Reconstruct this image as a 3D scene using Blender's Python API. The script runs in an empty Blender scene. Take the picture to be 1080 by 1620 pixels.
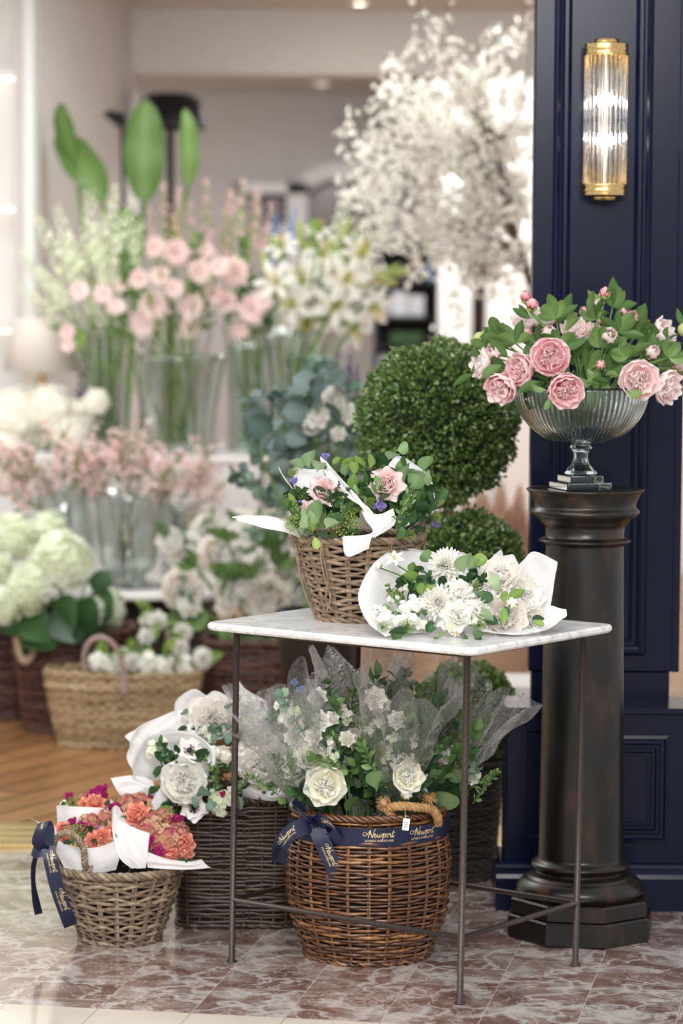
import bpy, math, random
import numpy as np
from mathutils import Vector, Matrix, Euler
SC = bpy.context.scene
COL = SC.collection
PI = math.pi
rnd = random.Random(11)
npr = np.random.RandomState(7)

# ------------------------------------------------------------------ camera, world, lights, exposure
FPX, CAMH, PITCH, ROLL = 4750.0, 1.545, 0.0798, -0.006
cd = bpy.data.cameras.new('camera'); cam = bpy.data.objects.new('camera', cd); COL.objects.link(cam)
cd.sensor_fit = 'VERTICAL'; cd.sensor_height = 36.0; cd.sensor_width = 24.0
cd.lens = FPX / 1620 * 36
cam.location = (0, 0, CAMH)
cam.rotation_euler = (Matrix.Rotation(PI/2 - PITCH, 3, 'X') @ Matrix.Rotation(-ROLL, 3, 'Z')).to_euler()
cd.clip_start = .1; cd.clip_end = 100
cd.dof.use_dof = True; cd.dof.focus_distance = 6.55; cd.dof.aperture_fstop = 2.5
SC.camera = cam
SC.view_settings.view_transform = 'Standard'; SC.view_settings.look = 'None'
SC.view_settings.gamma = 1.0; SC.view_settings.use_curve_mapping = False
SC.view_settings.exposure = 0.05
c = SC.cycles
c.max_bounces = 12; c.diffuse_bounces = 5; c.glossy_bounces = 4; c.transmission_bounces = 9
c.transparent_max_bounces = 24; c.caustics_reflective = False; c.caustics_refractive = False
c.sample_clamp_indirect = 6.0; c.use_denoising = True
try: c.denoiser = 'OPENIMAGEDENOISE'
except Exception: pass

W = bpy.data.worlds.new('world'); SC.world = W; W.use_nodes = True
W.node_tree.nodes['Background'].inputs[0].default_value = (0.93, 0.96, 1.0, 1)
W.node_tree.nodes['Background'].inputs[1].default_value = 0.85

def area(name, loc, aim, size, power, col=(1, .96, .91), sy=None):
    l = bpy.data.lights.new(name, 'AREA'); o = bpy.data.objects.new(name, l); COL.objects.link(o)
    l.shape = 'RECTANGLE'; l.size = size; l.size_y = sy or size; l.energy = power; l.color = col
    o.location = loc; o.rotation_euler = (Vector(aim) - Vector(loc)).to_track_quat('-Z', 'Y').to_euler()
    return o
area('front_fill_light', (-1.2, 4.4, 3.4), (0.0, 6.9, .5), 2.4, 78, (1, .98, .96))  # unseen fill panel added overhead on the mall side
area('front_fill_light', (0.4, 1.2, 3.3), (.1, 6.9, .6), 1.8, 210, (1, .98, .96))  # second unseen panel, added near the camera to brighten the flowers from the front
area('shop_fill_light', (-1.6, 10.0, 2.70), (-1.3, 10.2, 0), 2.2, 95, (.96, .98, 1))  # unseen panels added overhead to brighten the shop, apart from its downlights
area('shop_fill_light', (0.6, 11.7, 2.72), (0.5, 11.9, 0), 2.0, 55, (.96, .98, 1), sy=1.2)
area('shop_fill_light', (-.3, 15.05, 2.585), (-.3, 15.6, 0), 3.0, 150, (.96, .98, 1), sy=1.2)

# ------------------------------------------------------------------ pixel <-> place
_cr, _sr = math.cos(ROLL), math.sin(ROLL)
def at(px, py, Y):
    a = px - 540; b = py - 810
    u = a * _cr + b * _sr; v = -a * _sr + b * _cr
    u /= FPX; v = -v / FPX
    cp, sp = math.cos(PITCH), math.sin(PITCH)
    d = Vector((u, cp + v * sp, -sp + v * cp))
    k = Y / d.y
    return Vector((d.x * k, Y, CAMH + d.z * k))
def zat(py, Y, px=540): return at(px, py, Y).z
def fl(px, py, z=0):
    p = at(px, py, 1.0); k = (z - CAMH) / (p.z - CAMH)
    return Vector((p.x * k, k, z))
def m(px, Y): return px * Y / FPX          # pixels -> metres at distance Y

# ------------------------------------------------------------------ materials
def srgb(h):
    if isinstance(h, str):
        h = h.lstrip('#'); v = [int(h[i:i+2], 16) / 255 for i in (0, 2, 4)]
        return tuple(x / 12.92 if x <= .04045 else ((x + .055) / 1.055) ** 2.4 for x in v) + (1,)
    return tuple(h) + (1,) if len(h) == 3 else h
MATS = {}
def newmat(name):
    mt = bpy.data.materials.new(name); mt.use_nodes = True
    nt = mt.node_tree; nt.nodes.clear(); MATS[name] = mt
    out = nt.nodes.new('ShaderNodeOutputMaterial')
    return mt, nt, out
def N(nt, t, **kw):
    n = nt.nodes.new(t)
    for k, v in kw.items():
        if k.startswith('i_'):
            n.inputs[k[2:].replace('_', ' ')].default_value = v
        else: setattr(n, k, v)
    return n
def L(nt, a, b): nt.links.new(a, b)
def ramp(nt, stops, fac=None, interp='LINEAR'):
    r = nt.nodes.new('ShaderNodeValToRGB'); e = r.color_ramp.elements; r.color_ramp.interpolation = interp
    while len(e) < len(stops): e.new(.5)
    for i, (p, cc) in enumerate(stops): e[i].position = p; e[i].color = srgb(cc)
    if fac is not None: L(nt, fac, r.inputs[0])
    return r
def mixc(nt, a, b, fac, mode='MIX'):
    x = nt.nodes.new('ShaderNodeMix'); x.data_type = 'RGBA'; x.blend_type = mode
    for i, v in ((6, a), (7, b), (0, fac)):
        if hasattr(v, 'links'): L(nt, v, x.inputs[i])
        else: x.inputs[i].default_value = v if i == 0 else srgb(v)
    return x.outputs[2]
def coord(nt, scale=1.0, which='Object', rot=(0, 0, 0)):
    t = nt.nodes.new('ShaderNodeTexCoord'); mp = nt.nodes.new('ShaderNodeMapping')
    mp.inputs['Scale'].default_value = (scale,) * 3 if isinstance(scale, (int, float)) else scale
    mp.inputs['Rotation'].default_value = rot
    L(nt, t.outputs[which], mp.inputs[0]); return mp.outputs[0]
def plain(name, col, rough=.5, metal=0, var=.12, vscale=30, bump=0, bscale=200, spec=.5, coat=0, emis=None, es=0, trans=0, ior=1.45):
    mt, nt, out = newmat(name)
    b = N(nt, 'ShaderNodeBsdfPrincipled')
    co = coord(nt, vscale)
    nz = N(nt, 'ShaderNodeTexNoise'); L(nt, co, nz.inputs[0]); nz.inputs['Detail'].default_value = 4
    cc = srgb(col); lo = tuple(x * (1 - var) for x in cc[:3]) + (1,); hi = tuple(min(1, x * (1 + var)) for x in cc[:3]) + (1,)
    r = ramp(nt, [(.3, lo), (.7, hi)], nz.outputs[0]); L(nt, r.outputs[0], b.inputs['Base Color'])
    b.inputs['Roughness'].default_value = rough; b.inputs['Metallic'].default_value = metal
    b.inputs['Specular IOR Level'].default_value = spec; b.inputs['Coat Weight'].default_value = coat
    b.inputs['Coat Roughness'].default_value = .08
    b.inputs['Transmission Weight'].default_value = trans; b.inputs['IOR'].default_value = ior
    if emis: b.inputs['Emission Color'].default_value = srgb(emis); b.inputs['Emission Strength'].default_value = es
    if bump:
        n2 = N(nt, 'ShaderNodeTexNoise'); L(nt, coord(nt, bscale), n2.inputs[0])
        bp = N(nt, 'ShaderNodeBump'); bp.inputs['Strength'].default_value = bump; bp.inputs['Distance'].default_value = .002
        L(nt, n2.outputs[0], bp.inputs['Height']); L(nt, bp.outputs[0], b.inputs['Normal'])
    L(nt, b.outputs[0], out.inputs[0]); return mt
def tinted(name, stops, rstops=None, rough=.75, transl=.42, rfac=.35, spec=.12, coat=0, nscale=0):
    """colour from attribute t (base to tip), varied by attribute r (one petal, leaf or strand to the next)"""
    mt, nt, out = newmat(name)
    ta = N(nt, 'ShaderNodeAttribute', attribute_name='t'); ra = N(nt, 'ShaderNodeAttribute', attribute_name='r')
    col = ramp(nt, stops, ta.outputs['Fac']).outputs[0]
    if rstops: col = mixc(nt, col, ramp(nt, rstops, ra.outputs['Fac']).outputs[0], rfac)
    if nscale:
        nz = N(nt, 'ShaderNodeTexNoise'); L(nt, coord(nt, nscale), nz.inputs[0]); nz.inputs['Detail'].default_value = 5
        v = ramp(nt, [(.3, (.45, .45, .45)), (.7, (1.0, 1.0, 1.0))], nz.outputs[0])
        col = mixc(nt, col, v.outputs[0], 1.0, 'MULTIPLY')
    b = N(nt, 'ShaderNodeBsdfPrincipled'); L(nt, col, b.inputs['Base Color'])
    b.inputs['Roughness'].default_value = rough; b.inputs['Specular IOR Level'].default_value = spec
    b.inputs['Coat Weight'].default_value = coat; b.inputs['Coat Roughness'].default_value = .2
    if transl:
        tr = N(nt, 'ShaderNodeBsdfTranslucent'); L(nt, col, tr.inputs[0])
        mx = N(nt, 'ShaderNodeMixShader'); mx.inputs[0].default_value = transl
        L(nt, b.outputs[0], mx.inputs[1]); L(nt, tr.outputs[0], mx.inputs[2]); L(nt, mx.outputs[0], out.inputs[0])
    else: L(nt, b.outputs[0], out.inputs[0])
    return mt

P_PINK = tinted('peony_pink', [(0, '#dc3c6c'), (.25, '#ee86a2'), (.52, '#f8cdd2'), (1, '#fff3f0')], [(0, '#f8bcc8'), (.5, '#fff0ee'), (1, '#ee8ca6')], rfac=.38)
P_PALE = tinted('peony_pale', [(0, '#ea8ca4'), (.3, '#f7c8d0'), (.7, '#fce9e7'), (1, '#fffaf7')], [(0, '#f8d6da'), (1, '#fff6f2')], rfac=.35)
P_BUD = tinted('peony_bud_pink', [(0, '#7d8a3c'), (.3, '#d8457a'), (.7, '#f0a0b0'), (1, '#fde9e4')], [(0, '#d8406e'), (1, '#fbe4da')], rfac=.45)
P_WHITE = tinted('petal_white', [(0, '#f3eed0'), (.3, '#fbf8ee'), (1, '#fffefc')], [(0, '#faf7ee'), (1, '#ffffff')], rfac=.3)
P_CREAM = tinted('petal_cream', [(0, '#f6eac0'), (.25, '#fcf6e8'), (.7, '#fffaf4'), (1, '#fffefc')], [(0, '#fff6ee'), (1, '#fffefc')], rfac=.35)
P_LEMON = tinted('petal_lemon_white', [(0, '#dde09a'), (.3, '#f4f3d4'), (.7, '#fdfcf4'), (1, '#ffffff')], [(0, '#f8f7dc'), (1, '#ffffff')], rfac=.3)
P_LIME = tinted('floret_lime_white', [(0, '#c2d490'), (.45, '#f0f4dc'), (1, '#fdfdf4')], [(0, '#e2ecc4'), (1, '#ffffff')], rfac=.45)
P_BLUSH = tinted('petal_blush', [(0, '#ecbcc0'), (.4, '#f8dcdc'), (1, '#fef3f1')], [(0, '#f6cccc'), (1, '#fff8f5')], rfac=.45)
P_DAISY = tinted('petal_blush_disc', [(0, '#c8cf8e'), (.25, '#fcefe9'), (.8, '#fdeeea'), (1, '#f9d6d6')], [(0, '#fff4f0'), (1, '#fadcdc')], rfac=.4)
P_CORAL = tinted('petal_coral', [(0, '#e87a5c'), (.6, '#f4a288'), (1, '#fac8b4')], [(0, '#ee8a74'), (1, '#fbcab6')], rfac=.4)
P_COPPER = tinted('floret_copper', [(0, '#a85a58'), (.5, '#cc9478'), (1, '#e2c4a2')], [(0, '#b8406c'), (.3, '#d07a78'), (.6, '#cfb084'), (1, '#e8d0ac')], rfac=.65)
P_PLUM = tinted('petal_plum', [(0, '#7a1250'), (1, '#c4307c')], [(0, '#8a1850'), (1, '#d0508a')], rfac=.5)
P_LILAC = tinted('petal_lilac', [(0, '#6a5aa8'), (1, '#a498d4')], [(0, '#7060b0'), (1, '#b8acd8')], rfac=.4)
P_PURPLE = tinted('petal_purple', [(0, '#2a1858'), (1, '#4a2f90')], None)
P_BLUE = tinted('petal_blue', [(0, '#4a78c8'), (1, '#9cc0ee')], None)
P_ANEM = tinted('anemone_white', [(0, '#e4d8d2'), (.3, '#f6efea'), (1, '#fffdfb')], None, transl=.25)
P_PAMPAS = tinted('pampas_pink', [(0, '#d0aa90'), (1, '#ead0bc')], [(0, '#dcb4a2'), (1, '#f6e4d2')], rfac=.5, transl=.3)
P_MAROON = plain('maroon_seed', '#5a1a28', .6)
P_BLACK = plain('flower_black', '#14101e', .55)
P_YEL = plain('stamen_yellow', '#d8c25a', .6)
G_LEAF = tinted('leaf_green', [(0, '#587a40'), (1, '#6c9150')], [(0, '#3f6034'), (1, '#94b070')], rough=.38, transl=.25, rfac=.5, spec=.5)
G_DARK = tinted('leaf_dark', [(0, '#2c4a2a'), (1, '#3c5f36')], [(0, '#223c22'), (1, '#4e7442')], rough=.35, transl=.15, rfac=.5, spec=.5)
G_BOX = tinted('boxwood_leaf', [(0, '#3e5528'), (1, '#6a8640')], [(0, '#263c1c'), (.6, '#5f7d3a'), (1, '#c2cc90')], rough=.27, transl=.2, rfac=.65, spec=.8)
G_EUC = tinted('eucalyptus_leaf', [(0, '#6f8a76'), (1, '#8ba592')], [(0, '#587262'), (1, '#a6bba4')], rough=.6, transl=.15, rfac=.5)
G_BLUE = tinted('leaf_blue_green', [(0, '#5a7268'), (1, '#8ba09a')], [(0, '#2f4a3a'), (1, '#a9b8b8')], rough=.6, transl=.15, rfac=.6)
G_SAGE = tinted('leaf_sage', [(0, '#7f9c6a'), (1, '#a6c294')], [(0, '#6b8e58'), (1, '#bdd2ac')], rough=.5, transl=.25, rfac=.5)
G_LIME = tinted('leaf_lime', [(0, '#7a9c4c'), (1, '#a2c068')], [(0, '#789a4e'), (1, '#b6cc80')], rough=.4, transl=.4, rfac=.5)
G_UMB = tinted('umbel_green', [(0, '#5e7a34'), (1, '#9cb55a')], [(0, '#6c8a3e'), (1, '#b8c878')], rough=.6, transl=.1, rfac=.6)
G_STEM = plain('stem_green', '#6d8c4a', .5)
G_STEMD = plain('stem_dark', '#3f5630', .55)
BARK = plain('bark', '#6b5648', .8, var=.3, vscale=60, bump=.4)
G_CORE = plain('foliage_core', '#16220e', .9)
BERRY = plain('berry_black', '#2a1828', .3)
PAPER = None
def mk_paper():
    mt, nt, out = newmat('tissue_paper')
    b = N(nt, 'ShaderNodeBsdfPrincipled'); b.inputs['Base Color'].default_value = srgb('#f3f1f0'); b.inputs['Roughness'].default_value = .55
    n2 = N(nt, 'ShaderNodeTexNoise'); L(nt, coord(nt, 25), n2.inputs[0]); n2.inputs['Detail'].default_value = 3
    bp = N(nt, 'ShaderNodeBump'); bp.inputs['Strength'].default_value = .25; bp.inputs['Distance'].default_value = .006
    L(nt, n2.outputs[0], bp.inputs['Height']); L(nt, bp.outputs[0], b.inputs['Normal'])
    tr = N(nt, 'ShaderNodeBsdfTranslucent'); tr.inputs[0].default_value = srgb('#f2f0f0')
    mx = N(nt, 'ShaderNodeMixShader'); mx.inputs[0].default_value = .38
    L(nt, b.outputs[0], mx.inputs[1]); L(nt, tr.outputs[0], mx.inputs[2]); L(nt, mx.outputs[0], out.inputs[0]); return mt
PAPER = mk_paper()
def thin_clear(name, tint='#ffffff', base=.06, edge=.55, rough=.04, bump=.0, bscale=30, fog=0.0):
    """a thin clear sheet: transparent face on, reflecting at a glancing angle"""
    mt, nt, out = newmat(name)
    lw = N(nt, 'ShaderNodeLayerWeight'); lw.inputs[0].default_value = .35
    mr = N(nt, 'ShaderNodeMapRange'); mr.inputs['To Min'].default_value = base; mr.inputs['To Max'].default_value = edge
    L(nt, lw.outputs['Facing'], mr.inputs['Value'])
    tr = N(nt, 'ShaderNodeBsdfTransparent'); tr.inputs[0].default_value = srgb(tint)
    gl = N(nt, 'ShaderNodeBsdfGlossy'); gl.inputs['Roughness'].default_value = rough
    top = gl.outputs[0]
    if bump:
        n2 = N(nt, 'ShaderNodeTexNoise'); L(nt, coord(nt, bscale), n2.inputs[0]); n2.inputs['Detail'].default_value = 3
        n2.inputs['Distortion'].default_value = 1.2
        bp = N(nt, 'ShaderNodeBump'); bp.inputs['Strength'].default_value = bump; bp.inputs['Distance'].default_value = .012
        L(nt, n2.outputs[0], bp.inputs['Height']); L(nt, bp.outputs[0], gl.inputs['Normal']); L(nt, bp.outputs[0], lw.inputs['Normal'])
    if fog:
        df = N(nt, 'ShaderNodeBsdfTranslucent'); df.inputs[0].default_value = (1, 1, 1, 1)
        m2 = N(nt, 'ShaderNodeMixShader'); m2.inputs[0].default_value = fog
        L(nt, gl.outputs[0], m2.inputs[1]); L(nt, df.outputs[0], m2.inputs[2]); top = m2.outputs[0]
    mx = N(nt, 'ShaderNodeMixShader'); L(nt, mr.outputs[0], mx.inputs[0])
    L(nt, tr.outputs[0], mx.inputs[1]); L(nt, top, mx.inputs[2]); L(nt, mx.outputs[0], out.inputs[0]); return mt
CELLO = thin_clear('cellophane', base=.03, edge=.95, rough=.16, bump=1.0, bscale=20, fog=.42)
VASEG = thin_clear('vase_glass', tint='#f2f6f4', base=.05, edge=.75, rough=.03)
def mk_glass(name, col='#ffffff', ior=1.47, rough=0.0):
    mt, nt, out = newmat(name)
    g = N(nt, 'ShaderNodeBsdfGlass'); g.inputs[0].default_value = srgb(col); g.inputs['IOR'].default_value = ior; g.inputs['Roughness'].default_value = rough
    L(nt, g.outputs[0], out.inputs[0]); return mt
GLASS = mk_glass('crystal_glass', '#f4f7f6')
def mk_rod():
    mt, nt, out = newmat('rod_glass'); g = N(nt, 'ShaderNodeBsdfGlass'); g.inputs['IOR'].default_value = 1.48; g.inputs['Roughness'].default_value = .03
    tr = N(nt, 'ShaderNodeBsdfTransparent'); mx = N(nt, 'ShaderNodeMixShader'); mx.inputs[0].default_value = .45
    L(nt, g.outputs[0], mx.inputs[1]); L(nt, tr.outputs[0], mx.inputs[2]); L(nt, mx.outputs[0], out.inputs[0]); return mt
WATER = mk_rod()

# ------------------------------------------------------------------ mesh builder
class MB:
    def __init__(s): s.V = []; s.F = {3: [], 4: []}; s.T = []; s.R = []; s.n = 0; s.MI = {3: [], 4: []}
    def add(s, V, F, t=None, r=None, mi=0):
        V = np.asarray(V, float).reshape(-1, 3); F = np.asarray(F, int)
        k = F.shape[1]
        s.V.append(V); s.F[k].append(F + s.n); s.MI[k].append(np.full(len(F), mi))
        s.T.append(np.full(len(V), .5) if t is None else (np.full(len(V), float(t)) if np.isscalar(t) else np.asarray(t, float)))
        s.R.append(np.full(len(V), rnd.random() if r is None else 0.) if (r is None or np.isscalar(r)) else np.asarray(r, float))
        if r is not None and np.isscalar(r): s.R[-1][:] = r
        s.n += len(V); return s
    def arrays(s):
        V = np.concatenate(s.V); T = np.concatenate(s.T); R = np.concatenate(s.R)
        F = {k: (np.concatenate(v) if v else np.zeros((0, k), int)) for k, v in s.F.items()}
        return V, F, T, R
    def addmb(s, arr, M=None, r=None, mi=0):
        V, F, T, R = arr
        if M is not None: V = V @ M[:3, :3].T + M[:3, 3]
        n0 = s.n; s.V.append(V); s.T.append(T); s.R.append(R if r is None else np.full(len(V), r)); s.n += len(V)
        for k in F:
            if len(F[k]): s.F[k].append(F[k] + n0); s.MI[k].append(np.full(len(F[k]), mi))
        return s
    def mesh(s, name, mats, smooth=True):
        V, F, T, R = s.arrays()
        me = bpy.data.meshes.new(name)
        loops = np.concatenate([F[3].ravel(), F[4].ravel()]).astype(np.int32)
        nf = len(F[3]) + len(F[4])
        start = np.concatenate([np.arange(len(F[3])) * 3, len(F[3]) * 3 + np.arange(len(F[4])) * 4]).astype(np.int32)
        me.vertices.add(len(V)); me.vertices.foreach_set('co', V.astype(np.float32).ravel())
        me.loops.add(len(loops)); me.loops.foreach_set('vertex_index', loops)
        me.polygons.add(nf); me.polygons.foreach_set('loop_start', start)
        if not isinstance(mats, (list, tuple)): mats = [mats]
        for mm in mats: me.materials.append(mm)
        me.update(calc_edges=True)
        if len(mats) > 1:
            mi = np.concatenate([np.concatenate(v) if v else np.zeros(0) for v in (s.MI[3], s.MI[4])]).astype(np.int32)
            me.polygons.foreach_set('material_index', mi)
        me.polygons.foreach_set('use_smooth', np.full(nf, bool(smooth)))
        a = me.attributes.new('t', 'FLOAT', 'POINT'); a.data.foreach_set('value', T.astype(np.float32))
        a = me.attributes.new('r', 'FLOAT', 'POINT'); a.data.foreach_set('value', R.astype(np.float32))
        me.validate(); return me
    def obj(s, name, mats, parent=None, smooth=True, **kw):
        return link(name, s.mesh(name, mats, smooth), parent, **kw)
def setp(o, label=None, cat=None, group=None, kind=None):
    if label: o['label'] = label
    if cat: o['category'] = cat
    if group: o['group'] = group
    if kind: o['kind'] = kind
    return o
def link(name, me, parent=None, M=None, **kw):
    o = bpy.data.objects.new(name, me); COL.objects.link(o)
    if parent is not None: o.parent = parent
    if M is not None: o.matrix_local = M
    return setp(o, **kw)
def thing(name, loc, label, cat, group=None, rz=0):
    o = bpy.data.objects.new(name, None); COL.objects.link(o); o.empty_display_size = .05
    o.location = loc; o.rotation_euler = (0, 0, rz)
    return setp(o, label, cat, group)
def npM(M): return np.array(M)
def frame_to(n, roll=0.0):
    """rotation taking +Z to n"""
    n = Vector(n).normalized()
    return n.to_track_quat('Z', 'Y').to_matrix().to_4x4() @ Matrix.Rotation(roll, 4, 'Z')
def TRS(p, n=(0, 0, 1), s=1.0, roll=0.0):
    S = Matrix.Diagonal((s, s, s, 1)) if np.isscalar(s) else Matrix.Diagonal((*s, 1))
    return Matrix.Translation(Vector(p)) @ frame_to(n, roll) @ S

def gridfaces(nu, nv, wrap=False):
    i, j = np.meshgrid(np.arange(nu - (0 if wrap else 1)), np.arange(nv - 1), indexing='ij')
    i = i.ravel(); j = j.ravel(); i2 = (i + 1) % nu
    return np.stack([i * nv + j, i2 * nv + j, i2 * nv + j + 1, i * nv + j + 1], 1)
def boxmb(mb, lo, hi, bev=0.0, t=None, r=None, mi=0):
    lo = np.array(lo, float); hi = np.array(hi, float)
    if bev <= 0:
        V = np.array([[x, y, z] for x in (lo[0], hi[0]) for y in (lo[1], hi[1]) for z in (lo[2], hi[2])])
        F = [[0, 1, 3, 2], [4, 6, 7, 5], [0, 4, 5, 1], [2, 3, 7, 6], [0, 2, 6, 4], [1, 5, 7, 3]]
        return mb.add(V, F, t, r, mi)
    c0 = (lo + hi) / 2; h = (hi - lo) / 2; b = min(bev, h.min() * .95)
    V = []; idx = {}
    for sx in (-1, 1):
        for sy in (-1, 1):
            for sz in (-1, 1):
                for ax in range(3):
                    p = h - b; p = p.copy(); p[ax] = h[ax]
                    idx[(sx, sy, sz, ax)] = len(V); V.append(c0 + np.array([sx, sy, sz]) * p)
    F4 = []; F3 = []
    for ax in range(3):
        a, bx = [k for k in range(3) if k != ax]
        for s0 in (-1, 1):
            q = []
            for (sa, sb) in ((-1, -1), (1, -1), (1, 1), (-1, 1)):
                k = [0, 0, 0]; k[ax] = s0; k[a] = sa; k[bx] = sb; q.append(idx[(*k, ax)])
            F4.append(q)
        for sa in (-1, 1):
            for sb in (-1, 1):
                q = []
                for s0, w in ((-1, a), (-1, bx), (1, bx), (1, a)):
                    k = [0, 0, 0]; k[ax] = s0; k[a] = sa; k[bx] = sb; q.append(idx[(*k, w)])
                F4.append(q)
    for sx in (-1, 1):
        for sy in (-1, 1):
            for sz in (-1, 1): F3.append([idx[(sx, sy, sz, k)] for k in range(3)])
    n0 = mb.n; mb.add(V, F4, t, r, mi); mb.F[3].append(np.array(F3) + n0); mb.MI[3].append(np.full(len(F3), mi))
    return mb
def box(name, lo, hi, mat, parent=None, bev=0.0, **kw):
    mb = MB(); boxmb(mb, lo, hi, bev, t=.5, r=.5); return mb.obj(name, mat, parent, smooth=False, **kw)
def lathe(mb, prof, n=48, c=(0, 0, 0), mod=None, sx=1, sy=1, t=None, r=.5, cap=True, mi=0):
    """prof: list of (radius, z); mod(theta, k) multiplies the radius"""
    th = np.arange(n) * 2 * PI / n; P = np.array(prof, float); nv = len(P)
    R = np.repeat(P[None, :, 0], n, 0); Z = np.repeat(P[None, :, 1], n, 0)
    if mod is not None: R = R * mod(th[:, None], np.arange(nv)[None, :])
    V = np.stack([c[0] + R * np.cos(th)[:, None] * sx, c[1] + R * np.sin(th)[:, None] * sy, c[2] + Z], 2).reshape(-1, 3)
    return mb.add(V, gridfaces(n, nv, True), t if t is None or np.isscalar(t) else np.tile(t, n), r, mi)
def catmull(P, n):
    P = np.asarray(P, float)
    if len(P) == 2: return P[0] + (P[1] - P[0]) * np.linspace(0, 1, n)[:, None]
    Q = np.vstack([2 * P[0] - P[1], P, 2 * P[-1] - P[-2]])
    s = np.linspace(0, len(P) - 1 - 1e-9, n); i = s.astype(int); f = (s - i)[:, None]
    a, b, c_, d = Q[i], Q[i + 1], Q[i + 2], Q[i + 3]
    return .5 * (2 * b + (c_ - a) * f + (2 * a - 5 * b + 4 * c_ - d) * f**2 + (3 * b - a - 3 * c_ + d) * f**3)
def frames(P):
    T = np.gradient(P, axis=0); T /= np.linalg.norm(T, axis=1)[:, None] + 1e-12
    n = np.cross(T[0], [0, 0, 1.]); 
    if np.linalg.norm(n) < .1: n = np.cross(T[0], [1., 0, 0])
    n /= np.linalg.norm(n); Ns = [n]
    for k in range(1, len(P)):
        n = n - T[k] * np.dot(n, T[k]); n /= np.linalg.norm(n) + 1e-12; Ns.append(n)
    Ns = np.array(Ns); return T, Ns, np.cross(T, Ns)
def tube(mb, P, R, k=6, closed=False, t=None, r=None, cap=False, mi=0):
    P = np.asarray(P, float); n = len(P); R = np.full(n, R) if np.isscalar(R) else np.asarray(R)
    T, A, B = frames(P); ph = np.arange(k) * 2 * PI / k
    V = P[:, None] + R[:, None, None] * (np.cos(ph)[None, :, None] * A[:, None] + np.sin(ph)[None, :, None] * B[:, None])
    tt = t if (t is None or np.isscalar(t)) else np.repeat(np.asarray(t), k)
    i, j = np.meshgrid(np.arange(n if closed else n - 1), np.arange(k), indexing='ij'); i = i.ravel(); j = j.ravel()
    i2 = (i + 1) % n; j2 = (j + 1) % k
    F = np.stack([i * k + j, i * k + j2, i2 * k + j2, i2 * k + j], 1)
    n0 = mb.n; mb.add(V.reshape(-1, 3), F, tt, r, mi)
    if not closed and k >= 4:
        for e, o in ((0, 0), (n - 1, 1)):
            q = [n0 + e * k + x for x in range(k)]
            tri = [[q[0], q[a], q[a + 1]] if not o else [q[0], q[a + 1], q[a]] for a in range(1, k - 1)]
            mb.F[3].append(np.array(tri)); mb.MI[3].append(np.full(len(tri), mi))
    return mb
def rope(mb, P, R, turns, strands=3, n=80, k=6, t=.5, closed=False, r=None):
    P = catmull(P, n) if not closed else np.asarray(P, float); n = len(P)
    T, A, B = frames(P)
    for s_ in range(strands):
        a = np.linspace(0, 2 * PI * turns, n, endpoint=not closed) + s_ * 2 * PI / strands
        Q = P + (R * .52) * (np.cos(a)[:, None] * A + np.sin(a)[:, None] * B)
        tube(mb, Q, R * .55, k, closed=closed, t=t, r=rnd.random() if r is None else r)
    return mb
def sphere(mb, c, R, nu=12, nv=8, t=.5, r=None, sq=(1, 1, 1), mi=0):
    th = np.arange(nu) * 2 * PI / nu; ph = np.linspace(.001, PI - .001, nv)
    V = np.stack([np.sin(ph)[None] * np.cos(th)[:, None], np.sin(ph)[None] * np.sin(th)[:, None], np.tile(np.cos(ph), (nu, 1))], 2).reshape(-1, 3)
    V = V * np.array(sq) * R + np.array(c); return mb.add(V, gridfaces(nu, nv, True)[:, ::-1], t, r, mi)
def framesweep(mb, x0, x1, z0, z1, y, prof):
    """mitred rectangular moulding facing -Y; prof: (inset, height towards the viewer)"""
    V = []
    for ins, h in prof:
        for (x, z) in ((x0 + ins, z0 + ins), (x1 - ins, z0 + ins), (x1 - ins, z1 - ins), (x0 + ins, z1 - ins)): V.append((x, y - h, z))
    F = []
    for a in range(len(prof) - 1):
        for b in range(4):
            F.append([a * 4 + b, a * 4 + (b + 1) % 4, (a + 1) * 4 + (b + 1) % 4, (a + 1) * 4 + b])
    return mb.add(V, F, .5, .5)

# ------------------------------------------------------------------ petals, leaves and blooms (unit size, facing +Z)
def petal(Ln=1., Wd=.5, p0=20, curl=60, cup=.2, ruf=.0, nu=5, nv=6, neck=.35, tip=2.2, base=0., seed=0):
    rg = np.random.RandomState(seed)
    v = np.linspace(0, 1, nv); u = np.linspace(-1, 1, nu)
    phi = np.radians(p0 + curl * v); ds = Ln / (nv - 1)
    rr = base + np.concatenate([[0], np.cumsum(np.sin((phi[1:] + phi[:-1]) / 2) * ds)])
    zz = np.concatenate([[0], np.cumsum(np.cos((phi[1:] + phi[:-1]) / 2) * ds)])
    w = Wd * (neck + (1 - neck) * np.sin(np.clip(v * 1.15, 0, 1) * PI / 2)) * (1 - np.clip(v, 0, 1) ** (tip * 2.2)) ** .5
    w[-1] = Wd * .42 if tip > 2 else Wd * .03
    U, Vv = np.meshgrid(u, v, indexing='ij')
    nx, nz = -np.cos(phi), np.sin(phi)          # towards the flower's axis
    off = cup * Wd * U**2 * (.3 + .7 * Vv) + ruf * Vv**2 * np.sin(U * (3 + 2 * rg.rand()) + rg.rand() * 6) + ruf * .6 * Vv * (rg.rand(nu, nv) - .5)
    endcut = (U**2) * (.2 if tip > 2 else .1) * Ln * Vv**3
    X = rr[None] + nx[None] * off - endcut * np.sin(phi)[None]; Z = zz[None] + nz[None] * off - endcut * np.cos(phi)[None]
    Yy = U * w[None]
    V = np.stack([X, Yy, Z], 2).reshape(-1, 3)
    return V, gridfaces(nu, nv), np.tile(v, nu)
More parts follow.
